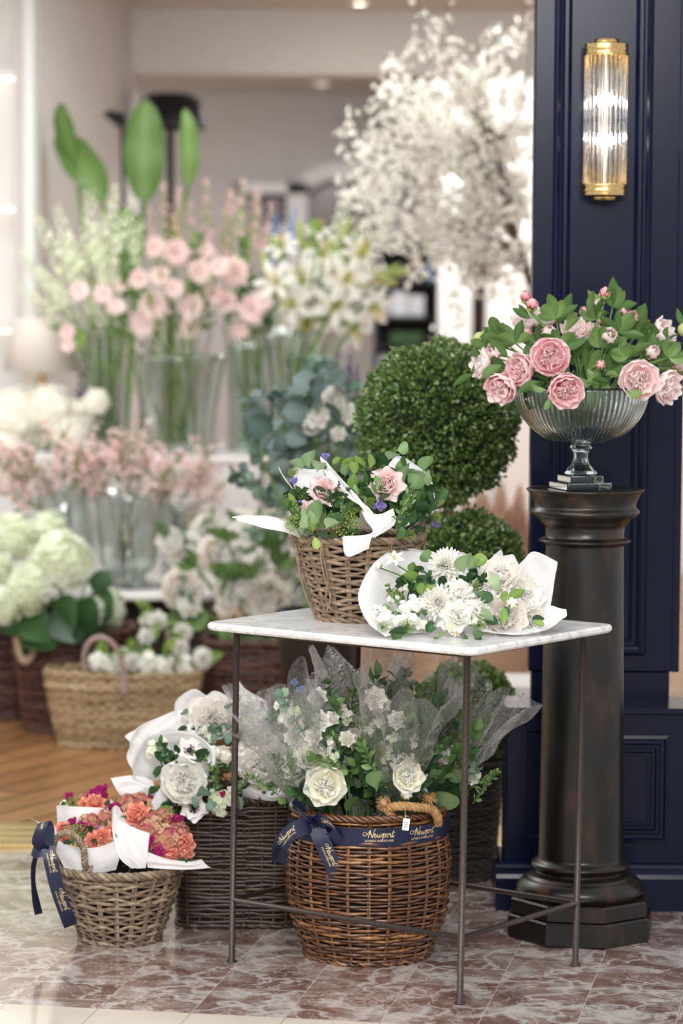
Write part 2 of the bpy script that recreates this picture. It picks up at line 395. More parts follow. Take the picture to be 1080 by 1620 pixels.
def rotz(V, a):
    c_, s_ = math.cos(a), math.sin(a); return np.stack([V[:, 0] * c_ - V[:, 1] * s_, V[:, 0] * s_ + V[:, 1] * c_, V[:, 2]], 1)
def ring(mb, n, r=None, off=0., jit=.1, zoff=0., **kw):
    rg = np.random.RandomState(kw.pop('sd', 1) * 97 + n)
    for k in range(n):
        kk = dict(kw); kk['seed'] = rg.randint(9999); kk['p0'] = kw.get('p0', 20) + rg.uniform(-1, 1) * jit * 60
        kk['Ln'] = kw.get('Ln', 1.) * rg.uniform(1 - jit, 1 + jit)
        V, F, t = petal(**kk); V = rotz(V, off + 2 * PI * (k + rg.uniform(-jit, jit)) / n); V[:, 2] += zoff
        mb.add(V, F, t, rg.rand() if r is None else r)
    return mb
def peony(sd, full=1.0, cupd=1.0):
    mb = MB()
    ring(mb, 7, sd=sd, Ln=1.42, Wd=.74, p0=92, curl=-96 * cupd, cup=.25, ruf=.02, nu=7, nv=9, jit=.05)
    ring(mb, 7, sd=sd + 1, Ln=1.26, Wd=.6, p0=78, curl=-84 * cupd, cup=.25, ruf=.04, nu=7, nv=8, off=.4, jit=.05)
    ring(mb, 9, sd=sd + 2, Ln=.88, Wd=.34, p0=50, curl=-40, cup=.3, ruf=.13, nu=6, nv=6, off=.2, jit=.16)
    ring(mb, 12, sd=sd + 3, Ln=.8, Wd=.26, p0=34, curl=-18, cup=.3, ruf=.17, nu=6, nv=6, off=.5, jit=.2)
    ring(mb, 12, sd=sd + 4, Ln=.74, Wd=.22, p0=17, curl=10, cup=.3, ruf=.18, nu=6, nv=6, jit=.25)
    ring(mb, 7, sd=sd + 5, Ln=.66, Wd=.18, p0=4, curl=20, cup=.3, ruf=.16, nu=5, nv=5, jit=.25)
    return mb
def openrose(sd, n=5):
    mb = MB()
    for k in range(n):
        f = k / (n - 1)
        ring(mb, 7 if k < 2 else (5 if k < 4 else 3), sd=sd + k, Ln=1.2 - .42 * f, Wd=.66 - .34 * f, p0=72 - 62 * f, curl=(-40 + 28 * f if k else 4), cup=.38, ruf=.04, nu=7, nv=7, off=k * .7, jit=.07)
    return mb
def budmb(sd, open_=.0):
    mb = MB()
    ring(mb, 4, sd=sd, Ln=1.35, Wd=.62, p0=60, curl=-115 + open_ * 40, cup=.42, nu=7, nv=8, jit=.04)
    ring(mb, 4, sd=sd + 1, Ln=1.25, Wd=.55, p0=50, curl=-100 + open_ * 40, cup=.4, nu=6, nv=7, jit=.06, off=.7)
    ring(mb, 3, sd=sd + 2, Ln=1.1, Wd=.4, p0=30, curl=-60, cup=.4, nu=5, nv=6, jit=.06, off=.2, ruf=.04)
    return mb
def sepals():
    mb = MB(); ring(mb, 5, sd=5, Ln=1.0, Wd=.4, p0=75, curl=-70, cup=.4, nu=5, nv=6, tip=1.2, jit=.1, zoff=-.08); return mb
def dahlia(sd):
    mb = MB(); rg = np.random.RandomState(sd)
    lay = [(14, 92, -14, 1.0, .2), (14, 80, -18, 1.0, .2), (13, 66, -22, .96, .19), (12, 54, -26, .9, .18), (10, 40, -28, .82, .17), (8, 28, -26, .74, .15), (6, 14, -22, .66, .13), (4, 4, -10, .58, .1)]
    for k, (n, p0, cu, ln, wd) in enumerate(lay):
        ring(mb, n, sd=sd + k, Ln=ln, Wd=wd, p0=p0, curl=cu, cup=.7, ruf=.03, nu=5, nv=5, off=k * .23, jit=.07)
    return mb
def floret(mb, M, r, n=4, sz=1., dome=20):
    for k in range(n):
        V, F, t = petal(Ln=sz, Wd=sz * .55, p0=78, curl=dome - 10, cup=.15, nu=3, nv=4, seed=k)
        V = rotz(V, 2 * PI * k / n); V = V @ M[:3, :3].T + M[:3, 3]; mb.add(V, F, t, r)
def fib(n):
    i = np.arange(n) + .5; ph = np.arccos(1 - 2 * i / n); th = PI * (1 + 5**.5) * i
    return np.stack([np.cos(th) * np.sin(ph), np.sin(th) * np.sin(ph), np.cos(ph)], 1)
def hydrangea(sd, n=90, zmin=-.35, fs=.17, rough=.09):
    mb = MB(); rg = np.random.RandomState(sd)
    for p in fib(n):
        if p[2] < zmin: continue
        q = p * (1 + rg.uniform(-rough, rough)) * (1 - fs * .3); nn = p + rg.uniform(-.3, .3, 3)
        floret(mb, npM(TRS(q * np.array([1, 1, .85]) - p * .08, nn, 1., rg.rand() * 6)), rg.rand(), 4, fs)
    sphere(mb, (0, 0, 0), .8, 14, 10, t=.2, r=.3, sq=(1, 1, .82))
    return mb
def lily(sd, op=1.0):
    mb = MB()
    ring(mb, 3, sd=sd, Ln=1.35, Wd=.3, p0=30, curl=95 * op, cup=-.25, ruf=.03, nu=5, nv=9, tip=1.1, neck=.2, jit=.05)
    ring(mb, 3, sd=sd + 1, Ln=1.35, Wd=.23, p0=28, curl=95 * op, cup=-.25, ruf=.03, nu=5, nv=9, tip=1.1, neck=.2, jit=.05, off=PI / 3, zoff=-.02)
    return mb
def anemone(sd):
    mb = MB()
    ring(mb, 5, sd=sd, Ln=1.05, Wd=.55, p0=84, curl=-30, cup=.2, ruf=.06, nu=7, nv=7, jit=.06)
    ring(mb, 4, sd=sd + 1, Ln=.95, Wd=.48, p0=72, curl=-24, cup=.2, ruf=.06, nu=7, nv=7, jit=.08, off=.5)
    return mb
def anemcore():
    mb = MB(); sphere(mb, (0, 0, .17), .17, 12, 8, sq=(1, 1, .7)); rg = np.random.RandomState(3)
    for k in range(26):
        a = rg.rand() * 2 * PI; q = .3 + rg.rand() * .08
        tube(mb, [(0, 0, .05), (math.cos(a) * q * .6, math.sin(a) * q * .6, .18), (math.cos(a) * q, math.sin(a) * q, .2)], .014, 4)
        sphere(mb, (math.cos(a) * q, math.sin(a) * q, .2), .032, 5, 4)
    return mb
def stamens(n=6, ln=.95, rr=.02):
    mb = MB(); 
    for k in range(n):
        a = 2 * PI * k / n; tube(mb, [(0, 0, 0), (.08 * math.cos(a), .08 * math.sin(a), ln * .5), (.24 * math.cos(a), .24 * math.sin(a), ln)], rr, 4)
        sphere(mb, (.24 * math.cos(a), .24 * math.sin(a), ln), .05, 6, 4, sq=(1.6, 1, .6))
    return mb
def daisydisc(sd):
    mb = MB(); ring(mb, 11, sd=sd, Ln=1., Wd=.27, p0=82, curl=-10, cup=.15, ruf=.06, nu=4, nv=5, jit=.08)
    ring(mb, 10, sd=sd + 1, Ln=.82, Wd=.24, p0=68, curl=-10, cup=.15, ruf=.08, nu=4, nv=5, jit=.08, off=.3)
    ring(mb, 8, sd=sd + 2, Ln=.4, Wd=.14, p0=40, curl=-10, cup=.15, ruf=.06, nu=3, nv=4, jit=.1, off=.3)
    return mb
def umbel(sd, n=130):
    mb = MB(); rg = np.random.RandomState(sd)
    for p in fib(n):
        if p[2] < -.05: continue
        q = p * np.array([1, 1, .62]) * rg.uniform(.86, 1.05)
        tube(mb, [(0, 0, -.5), q * .55 + np.array([0, 0, -.15]), q], .018, 3, t=.1, r=.3)
        for _ in range(3):
            sphere(mb, q + rg.uniform(-.07, .07, 3), .055 * rg.uniform(.8, 1.2), 5, 4, t=rg.rand(), r=rg.rand())
    return mb
def leafmb(mb, Ln=1., Wd=.3, M=None, curl=25, fold=.25, r=None, nv=7, round_=False, p0=8, petio=0.0, wav=0.):
    """leaf growing along +Z from the origin, its face towards +X"""
    v = np.linspace(0, 1, nv); u = np.array([-1, -.5, 0, .5, 1]); ds = Ln / (nv - 1)
    phi = np.radians(p0 + curl * v)
    xs = np.concatenate([[0], np.cumsum(np.sin((phi[1:] + phi[:-1]) / 2) * ds)]); zs = np.concatenate([[0], np.cumsum(np.cos((phi[1:] + phi[:-1]) / 2) * ds)])
    vv = np.clip((v - petio) / (1 - petio), 0, 1)
    w = Wd * (np.sin(vv * PI) ** (.55 if round_ else .8)) * (1 if round_ else (1.15 - .45 * vv)) + .012 * Ln
    U, Vv = np.meshgrid(u, v, indexing='ij')
    off = fold * w[None] * (np.abs(U) ** 1.3) - wav * w[None] * np.sin(Vv * 14) * np.abs(U)
    X = xs[None] + np.cos(phi)[None] * off * -1; Z = zs[None] + np.sin(phi)[None] * off
    V = np.stack([X, U * w[None], Z], 2).reshape(-1, 3)
    if M is not None: V = V @ M[:3, :3].T + M[:3, 3]
    return mb.add(V, gridfaces(5, nv), np.tile(1 - np.abs(u), (nv, 1)).T.ravel(), r)
def leaf_mesh(name, mat, **kw):
    mb = MB(); leafmb(mb, **kw); return mb.mesh(name, mat)
def leafyspray(sd, n=9, ll=.28, lw=.11, spread=60, length=1.0, round_=False, bend=.15, petio=.1, sr=.012):
    """a stem along +Z with pairs of leaves"""
    mb = MB(); rg = np.random.RandomState(sd)
    P = catmull([(0, 0, 0), (bend * .3, 0, length * .5), (bend, 0, length)], 12); tube(mb, P, np.linspace(sr, sr * .4, 12), 4, t=.0, r=.2)
    for k in range(n):
        f = .18 + .8 * k / max(1, n - 1); p = P[min(11, int(f * 11))]
        for s_ in (0, 1):
            a = k * 1.9 + s_ * PI + rg.uniform(-.3, .3); sp = math.radians(spread * rg.uniform(.7, 1.2) * (1 - .4 * f))
            d = (math.sin(sp) * math.cos(a), math.sin(sp) * math.sin(a), math.cos(sp))
            leafmb(mb, ll * rg.uniform(.75, 1.15), lw * rg.uniform(.8, 1.15), npM(TRS(p, d, 1., rg.uniform(0, 6.3))), curl=rg.uniform(5, 45), round_=round_, nv=6, petio=petio, r=rg.rand())
    return mb
def spike(sd, n=34, length=1.0, fr=.12, fs=.07, n_p=5, open_=55, stem=True, top=.35):
    """flower spike along +Z: florets get smaller to the tip"""
    mb = MB(); rg = np.random.RandomState(sd)
    for k in range(n):
        f = (k + .5) / n; z = length * f; a = k * 2.4 + rg.uniform(-.3, .3); sz = fs * (1 - (1 - top) * f) * rg.uniform(.85, 1.15)
        q = (math.cos(a) * fr * (1 - .7 * f), math.sin(a) * fr * (1 - .7 * f), z)
        e = math.radians(open_ + rg.uniform(-20, 20)); d = (math.cos(a) * math.sin(e), math.sin(a) * math.sin(e), math.cos(e))
        floret(mb, npM(TRS(q, d, 1., rg.rand() * 6)), rg.rand(), n_p, sz, dome=-30)
    return mb

# ================================================================== THE SETTING
def mk_marble():
    mt, nt, out = newmat('marble_floor_tiles')
    A = math.radians(10)
    co = coord(nt, 1, rot=(0, 0, A))
    sp = N(nt, 'ShaderNodeSeparateXYZ'); L(nt, co, sp.inputs[0])
    def mth(op, a, b=None, c_=None):
        n = N(nt, 'ShaderNodeMath', operation=op)
        for i, v in enumerate((a, b, c_)):
            if v is None: continue
            if hasattr(v, 'links'): L(nt, v, n.inputs[i])
            else: n.inputs[i].default_value = v
        return n.outputs[0]
    qx = mth('DIVIDE', mth('ADD', sp.outputs[0], 1.174 + 20), .2); qy = mth('DIVIDE', mth('ADD', sp.outputs[1], -6.02 + 20 * .62), .62)
    fx = mth('FRACT', qx); fy = mth('FRACT', mth('ADD', qy, mth('MULTIPLY', mth('FLOOR', qx), .37)))
    dx = mth('MULTIPLY', mth('MINIMUM', fx, mth('SUBTRACT', 1., fx)), .2); dy = mth('MULTIPLY', mth('MINIMUM', fy, mth('SUBTRACT', 1., fy)), .62)
    line = mth('LESS_THAN', mth('MINIMUM', dx, dy), .0011)
    cell = N(nt, 'ShaderNodeCombineXYZ'); L(nt, mth('FLOOR', qx), cell.inputs[0]); L(nt, mth('FLOOR', mth('ADD', qy, mth('MULTIPLY', mth('FLOOR', qx), .37))), cell.inputs[1])
    wn = N(nt, 'ShaderNodeTexWhiteNoise'); L(nt, cell.outputs[0], wn.inputs[0])
    off = N(nt, 'ShaderNodeVectorMath', operation='MULTIPLY_ADD'); L(nt, wn.outputs['Color'], off.inputs[0]); off.inputs[1].default_value = (7, 7, 7); L(nt, co, off.inputs[2])
    st = N(nt, 'ShaderNodeVectorMath', operation='MULTIPLY'); L(nt, off.outputs[0], st.inputs[0]); st.inputs[1].default_value = (1, 1.0, 1)
    nz = N(nt, 'ShaderNodeTexNoise'); L(nt, st.outputs[0], nz.inputs[0]); nz.inputs['Scale'].default_value = 6.5; nz.inputs['Detail'].default_value = 8; nz.inputs['Distortion'].default_value = 1.2; nz.inputs['Roughness'].default_value = .62
    base = ramp(nt, [(.34, '#64483f'), (.46, '#806157'), (.55, '#9b867d'), (.66, '#c4bab4')], nz.outputs[0])
    dn = N(nt, 'ShaderNodeTexNoise'); L(nt, st.outputs[0], dn.inputs[0]); dn.inputs['Scale'].default_value = 12; dn.inputs['Detail'].default_value = 4
    dv = N(nt, 'ShaderNodeVectorMath', operation='MULTIPLY_ADD'); L(nt, dn.outputs['Color'], dv.inputs[0]); dv.inputs[1].default_value = (.26, .26, .26); L(nt, st.outputs[0], dv.inputs[2])
    veins = None
    for sc, wd in ((5, .06), (13, .04)):
        vo = N(nt, 'ShaderNodeTexVoronoi', feature='DISTANCE_TO_EDGE'); L(nt, dv.outputs[0], vo.inputs['Vector']); vo.inputs['Scale'].default_value = sc
        n3 = N(nt, 'ShaderNodeTexNoise'); L(nt, st.outputs[0], n3.inputs[0]); n3.inputs['Scale'].default_value = sc * .8; n3.inputs['Detail'].default_value = 3
        w = mth('MULTIPLY', mth('SUBTRACT', n3.outputs[0], .36), wd * 8)
        v = mth('MULTIPLY', mth('SUBTRACT', 1., mth('SMOOTH_MIN', mth('DIVIDE', vo.outputs['Distance'], mth('MAXIMUM', w, .004)), 1., .2)), 1.)
        v = mth('MAXIMUM', v, 0.)
        veins = v if veins is None else mth('MAXIMUM', veins, mth('MULTIPLY', v, .6))
    col = mixc(nt, base.outputs[0], '#dcd4cd', mth('MULTIPLY', veins, .8))
    col = mixc(nt, col, '#d9d2cc', mth('MULTIPLY', line, .6))
    border = mth('LESS_THAN', sp.outputs[1], 6.02)
    n4 = N(nt, 'ShaderNodeTexNoise'); L(nt, co, n4.inputs[0]); n4.inputs['Scale'].default_value = 5
    cream = ramp(nt, [(.3, '#d9cbb8'), (.7, '#e8ddce')], n4.outputs[0])
    cb = mixc(nt, cream.outputs[0], '#a89c90', line)
    col = mixc(nt, col, cb, border)
    b = N(nt, 'ShaderNodeBsdfPrincipled'); L(nt, col, b.inputs['Base Color']); b.inputs['Roughness'].default_value = .2
    b.inputs['Specular IOR Level'].default_value = 1.0; b.inputs['Coat Weight'].default_value = .8; b.inputs['Coat Roughness'].default_value = .12
    bp = N(nt, 'ShaderNodeBump'); bp.inputs['Strength'].default_value = .3; bp.inputs['Distance'].default_value = .001; L(nt, mth('SUBTRACT', 1., line), bp.inputs['Height']); L(nt, bp.outputs[0], b.inputs['Normal'])
    L(nt, b.outputs[0], out.inputs[0]); return mt
MARBLE = mk_marble()
def mk_wood():
    mt, nt, out = newmat('wood_floor')
    co = coord(nt, 1, rot=(0, 0, math.radians(-60)))
    br = N(nt, 'ShaderNodeTexBrick'); L(nt, co, br.inputs[0]); br.inputs['Scale'].default_value = 1; br.inputs['Brick Width'].default_value = 1.1; br.inputs['Row Height'].default_value = .13
    br.inputs['Mortar Size'].default_value = .006; br.inputs['Color1'].default_value = srgb('#b08458'); br.inputs['Color2'].default_value = srgb('#946a44'); br.inputs['Mortar'].default_value = srgb('#3e2618')
    mp = N(nt, 'ShaderNodeMapping'); L(nt, co, mp.inputs[0]); mp.inputs['Scale'].default_value = (2, 26, 1)
    nz = N(nt, 'ShaderNodeTexNoise'); L(nt, mp.outputs[0], nz.inputs[0]); nz.inputs['Detail'].default_value = 6
    g = ramp(nt, [(.3, (.62, .62, .62)), (.7, (1.15, 1.12, 1.08))], nz.outputs[0])
    col = mixc(nt, br.outputs[0], g.outputs[0], 1., 'MULTIPLY')
    b = N(nt, 'ShaderNodeBsdfPrincipled'); L(nt, col, b.inputs['Base Color']); b.inputs['Roughness'].default_value = .26
    L(nt, b.outputs[0], out.inputs[0]); return mt
WOODF = mk_wood()
WHITEW = plain('white_wall_paint', '#e4e1dd', .7, var=.02, vscale=2)
GREYW = plain('grey_beige_wall_paint', '#cbc5c1', .8, var=.03, vscale=1.5)
CEILP = plain('ceiling_paint', '#d8d5d1', .8, var=.02, vscale=2)
NAVY = plain('navy_gloss_paint', '#0e1228', .22, var=.06, vscale=6, spec=.22, bump=.04, bscale=40)
BRASS = plain('brushed_brass', '#cfae74', .25, metal=1, var=.15, vscale=25)
BRASSF = plain('floor_brass', '#d8c08a', .3, metal=1, var=.1, vscale=25)
BLACKP = plain('black_paint', '#16151a', .4, var=.1)
LAMPW = plain('lit_lamp_white', '#ffffff', .5, emis='#fff4e4', es=30)
S = dict(kind='structure')

box('floor', (-4, -1, -.06), (4, 7.93, 0), MARBLE, **S)
box('floor_shop', (-4, 8.27, -.06), (4, 18.2, .0), WOODF, **S)
mb = MB()
boxmb(mb, (-4, 7.93, -.05), (4, 8.27, .006)); 
for k in range(4): boxmb(mb, (-4, 7.94 + k * .085, .004), (4, 7.94 + k * .085 + .07, .012), .003)
mb.obj('trim_1', BRASSF, smooth=False, **S)
box('ceiling', (-4, 8.6, 2.75), (4, 14.2, 2.85), CEILP, **S)
box('wall_bulkhead', (-4, 14.0, 2.455), (4, 14.2, 2.9), WHITEW, **S)
box('ceiling_recess', (-4, 14.2, 2.60), (4, 18.2, 2.70), CEILP, **S)
box('wall_back', (-4, 18.0, 0), (4, 18.2, 2.7), GREYW, **S)
box('wall_right', (2.6, 8.3, 0), (2.75, 18.1, 2.85), WHITEW, **S)
# left wall: white column, side wall that carries the mirror
xa = at(36, 300, 11.6).x; xb = at(52, 300, 11.6).x
box('trim_2', (xa, 11.5, 0), (xb, 11.75, 2.75), plain('white_column_paint', '#d6d6d4', .5, var=.02), **S)
mb = MB()
Pa = np.array([xb - .0, 11.72]); Pb = np.array([-0.965, 14.2]); nrm = np.array([-(Pb - Pa)[1], (Pb - Pa)[0]]); nrm /= np.linalg.norm(nrm)
V = [(*p, z) for z in (0, 2.75) for p in (Pa, Pb, Pb + nrm * .1, Pa + nrm * .1)]
mb.add(V, [[0, 1, 5, 4], [1, 2, 6, 5], [2, 3, 7, 6], [3, 0, 4, 7], [4, 5, 6, 7], [3, 2, 1, 0]], .5, .5); mb.obj('wall_left', GREYW, smooth=False, **S)
box('wall_left_niche', (-2.2, 11.95, 0), (xa, 12.05, 2.75), WHITEW, **S)
box('wall_left_side', (-2.3, 8.3, 0), (-2.2, 12.05, 2.85), WHITEW, **S)

# navy pilaster ----------------------------------------------------------------
YP = 7.36; YL = 7.22
X0, X1 = at(838, 500, YP).x, at(1078, 500, YP).x
mb = MB(); z1 = zat(1060, YP)
boxmb(mb, (X0, YP, z1), (X1, YP + .07, 3.4), .003)
boxmb(mb, (X0 + .008, YP + .006, zat(1122, YP)), (at(1062, 1100, YP).x, YP + .06, z1), .003)
prof = [(0, 0), (0, .004), (.004, .010), (.010, .012), (.016, .007), (.022, .006), (.026, .011), (.034, .011), (.040, .004), (.046, -.003), (.052, -.003)]
framesweep(mb, at(868, 500, YP).x, at(1024, 500, YP).x, zat(1034, YP), 3.3, YP, prof)
boxmb(mb, (at(1066, 500, YP).x, YP - .004, z1), (X1, YP, 3.4), .002)
mb.obj('wall_pilaster', NAVY, smooth=False, **S)
mb = MB(); zt = zat(1120, YL); xl = at(806, 1200, YL).x
boxmb(mb, (xl, YL, .0), (1.25, YL + .2, zt), .004)
boxmb(mb, (xl - .006, YL - .008, zt - .012), (1.26, YL + .2, zt + .004), .003)
pr2 = [(0, 0), (0, .008), (.008, .010), (.012, .004), (.020, .003), (.024, .009), (.030, .009), (.034, -.002), (.040, -.002), (.044, .006), (.05, .006)]
framesweep(mb, at(833, 1200, YL).x, at(905, 1200, YL).x, zat(1325, YL), zat(1150, YL), YL, [(0, 0), (0, .006), (.006, .006), (.010, 0)])
framesweep(mb, at(905, 1200, YL).x, at(1062, 1200, YL).x, zat(1330, YL), zat(1160, YL), YL, pr2)
zb = zat(1362, YL)
lo = [(YL, zb), (YL - .008, zb - .004), (YL - .012, zb - .012), (YL - .012, zb - .018), (YL - .02, zb - .026), (YL - .024, zb - .036), (YL - .024, 0)]
for a, b_ in ((xl - .024, 1.25),):
    V = [(x, y, z) for x in (a, b_) for (y, z) in lo]; n_ = len(lo)
    mb.add(V, [[k, k + 1, n_ + k + 1, n_ + k] for k in range(n_ - 1)], .5, .5)
    boxmb(mb, (xl - .024, YL, 0), (xl, YL + .2, zb - .03))
    boxmb(mb, (xl - .012, YL, zb - .03), (xl, YL + .2, zb))
mb.obj('wall_pilaster_pedestal', NAVY, smooth=False, **S)

# ================================================================== FIXED THINGS
# sconce -----------------------------------------------------------------------
YS = YP - .058
cs = at(950, 184, YS); zt_, zb_ = zat(57, YS, 950), zat(312, YS, 950)
sc = thing('wall_sconce', (cs.x, YS, zb_), 'brass wall light with a drum of clear glass rods on the navy pilaster', 'wall light')
Rr = m(33.5, YS); H = zt_ - zb_; zc = m(16, YS)
def loc(z): return z
capp = [(.0, 0), (Rr * .58, 0), (Rr * .58, .007), (Rr * .60, .009), (Rr * 1.0, .011), (Rr * 1.04, .013), (Rr * .98, .017), (Rr * 1.04, .021), (Rr * 1.04, .025), (Rr * .97, .029), (Rr * 1.04, .034), (Rr * 1.04, .038), (Rr * .9, .0385), (0, .0385)]
mb = MB(); lathe(mb, capp, 48); mb.obj('bottom_cap', BRASS, sc)
mb = MB(); lathe(mb, [(r_, H - z_) for r_, z_ in capp][::-1], 48); mb.obj('top_cap', BRASS, sc)
rodm = MB(); tube(rodm, [(0, 0, .036), (0, 0, H * .5), (0, 0, H - .036)], .0052, 12, r=.5); rodm = rodm.mesh('glass_rod', WATER)
for k in range(26):
    a = 2 * PI * k / 26
    if .18 < (a / (2 * PI)) < .32: continue
    link('glass_rod', rodm, sc, Matrix.Translation((Rr * .93 * math.cos(a), Rr * .93 * math.sin(a), 0)))
BULB = plain('bulb_glow', '#ffffff', .5, emis='#fff0d8', es=48)
for v in (152, 219):
    mb = MB(); sphere(mb, (0, 0, zat(v, YS, 950) - zb_), .013, 20, 12, sq=(2.1, 1.4, .7)); mb.obj('bulb', BULB, sc)
for v in (152, 219):
    l = bpy.data.lights.new('sconce_bulb_light', 'POINT'); l.energy = 1.0; l.shadow_soft_size = .02; l.color = (1, .95, .88); o = bpy.data.objects.new('sconce_bulb_light', l); COL.objects.link(o); o.location = at(950, v, YS) + Vector((0, -.03, 0))
mb = MB(); boxmb(mb, (-.012, .03, .03), (.012, .058, H - .03), .003); mb.obj('back_plate', plain('satin_silver', '#8a8480', .4, metal=.3, var=.03), sc, smooth=False)
mb = MB(); tube(mb, [(0, 0, .03), (0, 0, H * .5), (0, 0, H - .03)], .003, 8); mb.obj('lamp_stem', plain('satin_nickel', '#d4d0cc', .3, metal=.5), sc)

# pedestal column --------------------------------------------------------------
YC = 6.95
def mk_bronze():
    mt, nt, out = newmat('dark_bronzed_wood')
    nz = N(nt, 'ShaderNodeTexNoise'); L(nt, coord(nt, (3, 3, 1.2)), nz.inputs[0]); nz.inputs['Detail'].default_value = 5
    r_ = ramp(nt, [(.35, '#0f0e0c'), (.55, '#181410'), (.7, '#3a2416')], nz.outputs[0])
    col = r_.outputs[0]
    b = N(nt, 'ShaderNodeBsdfPrincipled'); L(nt, col, b.inputs['Base Color']); b.inputs['Roughness'].default_value = .32; b.inputs['Specular IOR Level'].default_value = .4
    b.inputs['Coat Weight'].default_value = .06; b.inputs['Coat Roughness'].default_value = .18
    L(nt, b.outputs[0], out.inputs[0]); return mt
BRONZE = mk_bronze()
cx = at(925, 1100, YC).x
ped = thing('pedestal_column', (cx, YC, 0), 'tall dark bronze round column pedestal with stepped octagonal foot, carrying the glass bowl', 'pedestal')
def zz(v): return zat(v, YC, 925)
def px_(p): return m(p, YC)
mb = MB()
def octa(mb, R, z0, z1, bev=.004):
    a0 = math.radians(-90 + 14.0); P = [(math.cos(a0 + k * PI / 4), math.sin(a0 + k * PI / 4)) for k in range(8)]
    prof_ = [(R - bev, z0), (R, z0 + bev), (R, z1 - bev), (R - bev, z1), (0.001, z1)]
    V = [(x * r_, y * r_, z) for (r_, z) in prof_ for x, y in P]
    F = [[a * 8 + b_, a * 8 + (b_ + 1) % 8, (a + 1) * 8 + (b_ + 1) % 8, (a + 1) * 8 + b_] for a in range(4) for b_ in range(8)]
    mb.add(V, F, .5, .5)
octa(mb, px_(121), 0, .056); octa(mb, px_(116), .0555, .094); mb.obj('plinth', BRONZE, ped, smooth=False)
mb = MB(); zT = .094
def arc(r0, z0, r1, z1, bulge, n=8):
    out_ = []
    for k in range(n + 1):
        f = k / n; s_ = math.sin(PI * f) * bulge; out_.append((r0 + (r1 - r0) * f + s_, z0 + (z1 - z0) * f))
    return out_
zR = zz(1361)
lathe(mb, arc(px_(97), zT, px_(90), zT + .042, .012) + [(px_(86), zT + .043), (px_(84), zT + .047)] + arc(px_(80), zT + .05, px_(71), zR - .014, -.006) + [(px_(71), zR - .011)] + arc(px_(72), zR - .010, px_(72), zR + .010, .011) + [(px_(69), zR + .013), (px_(68), zR + .018)], 96)
mb.obj('base_moulding', BRONZE, ped)
mb = MB(); lathe(mb, [(px_(68 - 6 * (f ** 1.1)), zR + .015 + (zz(856) - zR - .015) * f) for f in np.linspace(0, 1, 12)], 96); mb.obj('shaft', BRONZE, ped)
mb = MB()
zt2 = zz(768)
lathe(mb, [(px_(62), zz(858))] + arc(px_(64), zz(855), px_(64), zz(845), .013) + [(px_(62), zz(843)), (px_(63), zz(830)), (px_(64), zz(826)), (px_(68), zz(824)), (px_(69), zz(822)), (px_(74), zz(816))] +
      arc(px_(80), zz(812), px_(81), zz(797), .009) + [(px_(80), zz(794)), (px_(82), zz(788)), (px_(86), zz(780)), (px_(89), zz(774)), (px_(93), zz(770.5)), (px_(93.5), zt2 - .001), (px_(92.5), zt2), (px_(88), zt2), (px_(86), zt2 - .002), (.001, zt2 - .002)], 96)
mb.obj('capital', BRONZE, ped)

# crystal bowl -----------------------------------------------------------------
bx = at(917, 750, YC).x; z0 = zt2 - .001
bowl = thing('glass_bowl', (bx, YC, z0), 'ribbed clear crystal footed bowl of pink peonies on the dark column', 'bowl', rz=math.radians(18))
mb = MB(); q = px_(38)
boxmb(mb, (-q, -q, 0), (q, q, .016), .002); q2 = px_(28); boxmb(mb, (-q2, -q2, .0162), (q2, q2, .032), .002); q3 = px_(19); boxmb(mb, (-q3, -q3, .0322), (q3, q3, .042), .002)
mb.obj('stepped_foot', GLASS, bowl, smooth=False)
zs = lambda v: zat(v, YC, 917) - z0
mb = MB()
lathe(mb, [(.001, .0425), (px_(24), .0425), (px_(27), zs(744)), (px_(22), zs(738)), (px_(14), zs(730)), (px_(11), zs(720)), (px_(11.5), zs(712)), (px_(15), zs(706)), (px_(18), zs(703)), (px_(16), zs(700)), (.001, zs(700))], 12)
mb.obj('stem', GLASS, bowl, smooth=False)
mb = MB(); outp = []; inp = []
for k in range(21):
    f = k / 20; a = f * PI / 2; r_ = px_(12) + px_(95) * math.sin(a) ** .86 ; z_ = zs(699) + (zs(606) - zs(699)) * (1 - math.cos(a)) ** .93
    outp.append((r_, z_))
for k in range(21):
    f = 1 - k / 20; r_, z_ = outp[20 - k]; inp.append((max(.001, r_ - .0045), z_ + (.006 if k == 20 else .005 * (k / 20))))
pr = [(.001, zs(699.5))] + outp + inp; nO = 21
NR = 72
def ribm(th, k):
    on = (k >= 3) & (k <= nO - 1); return 1 + np.where(on, .010 * np.cos(NR * th), 0)
lathe(mb, pr, NR * 6, mod=ribm); mb.obj('bowl', GLASS, bowl)

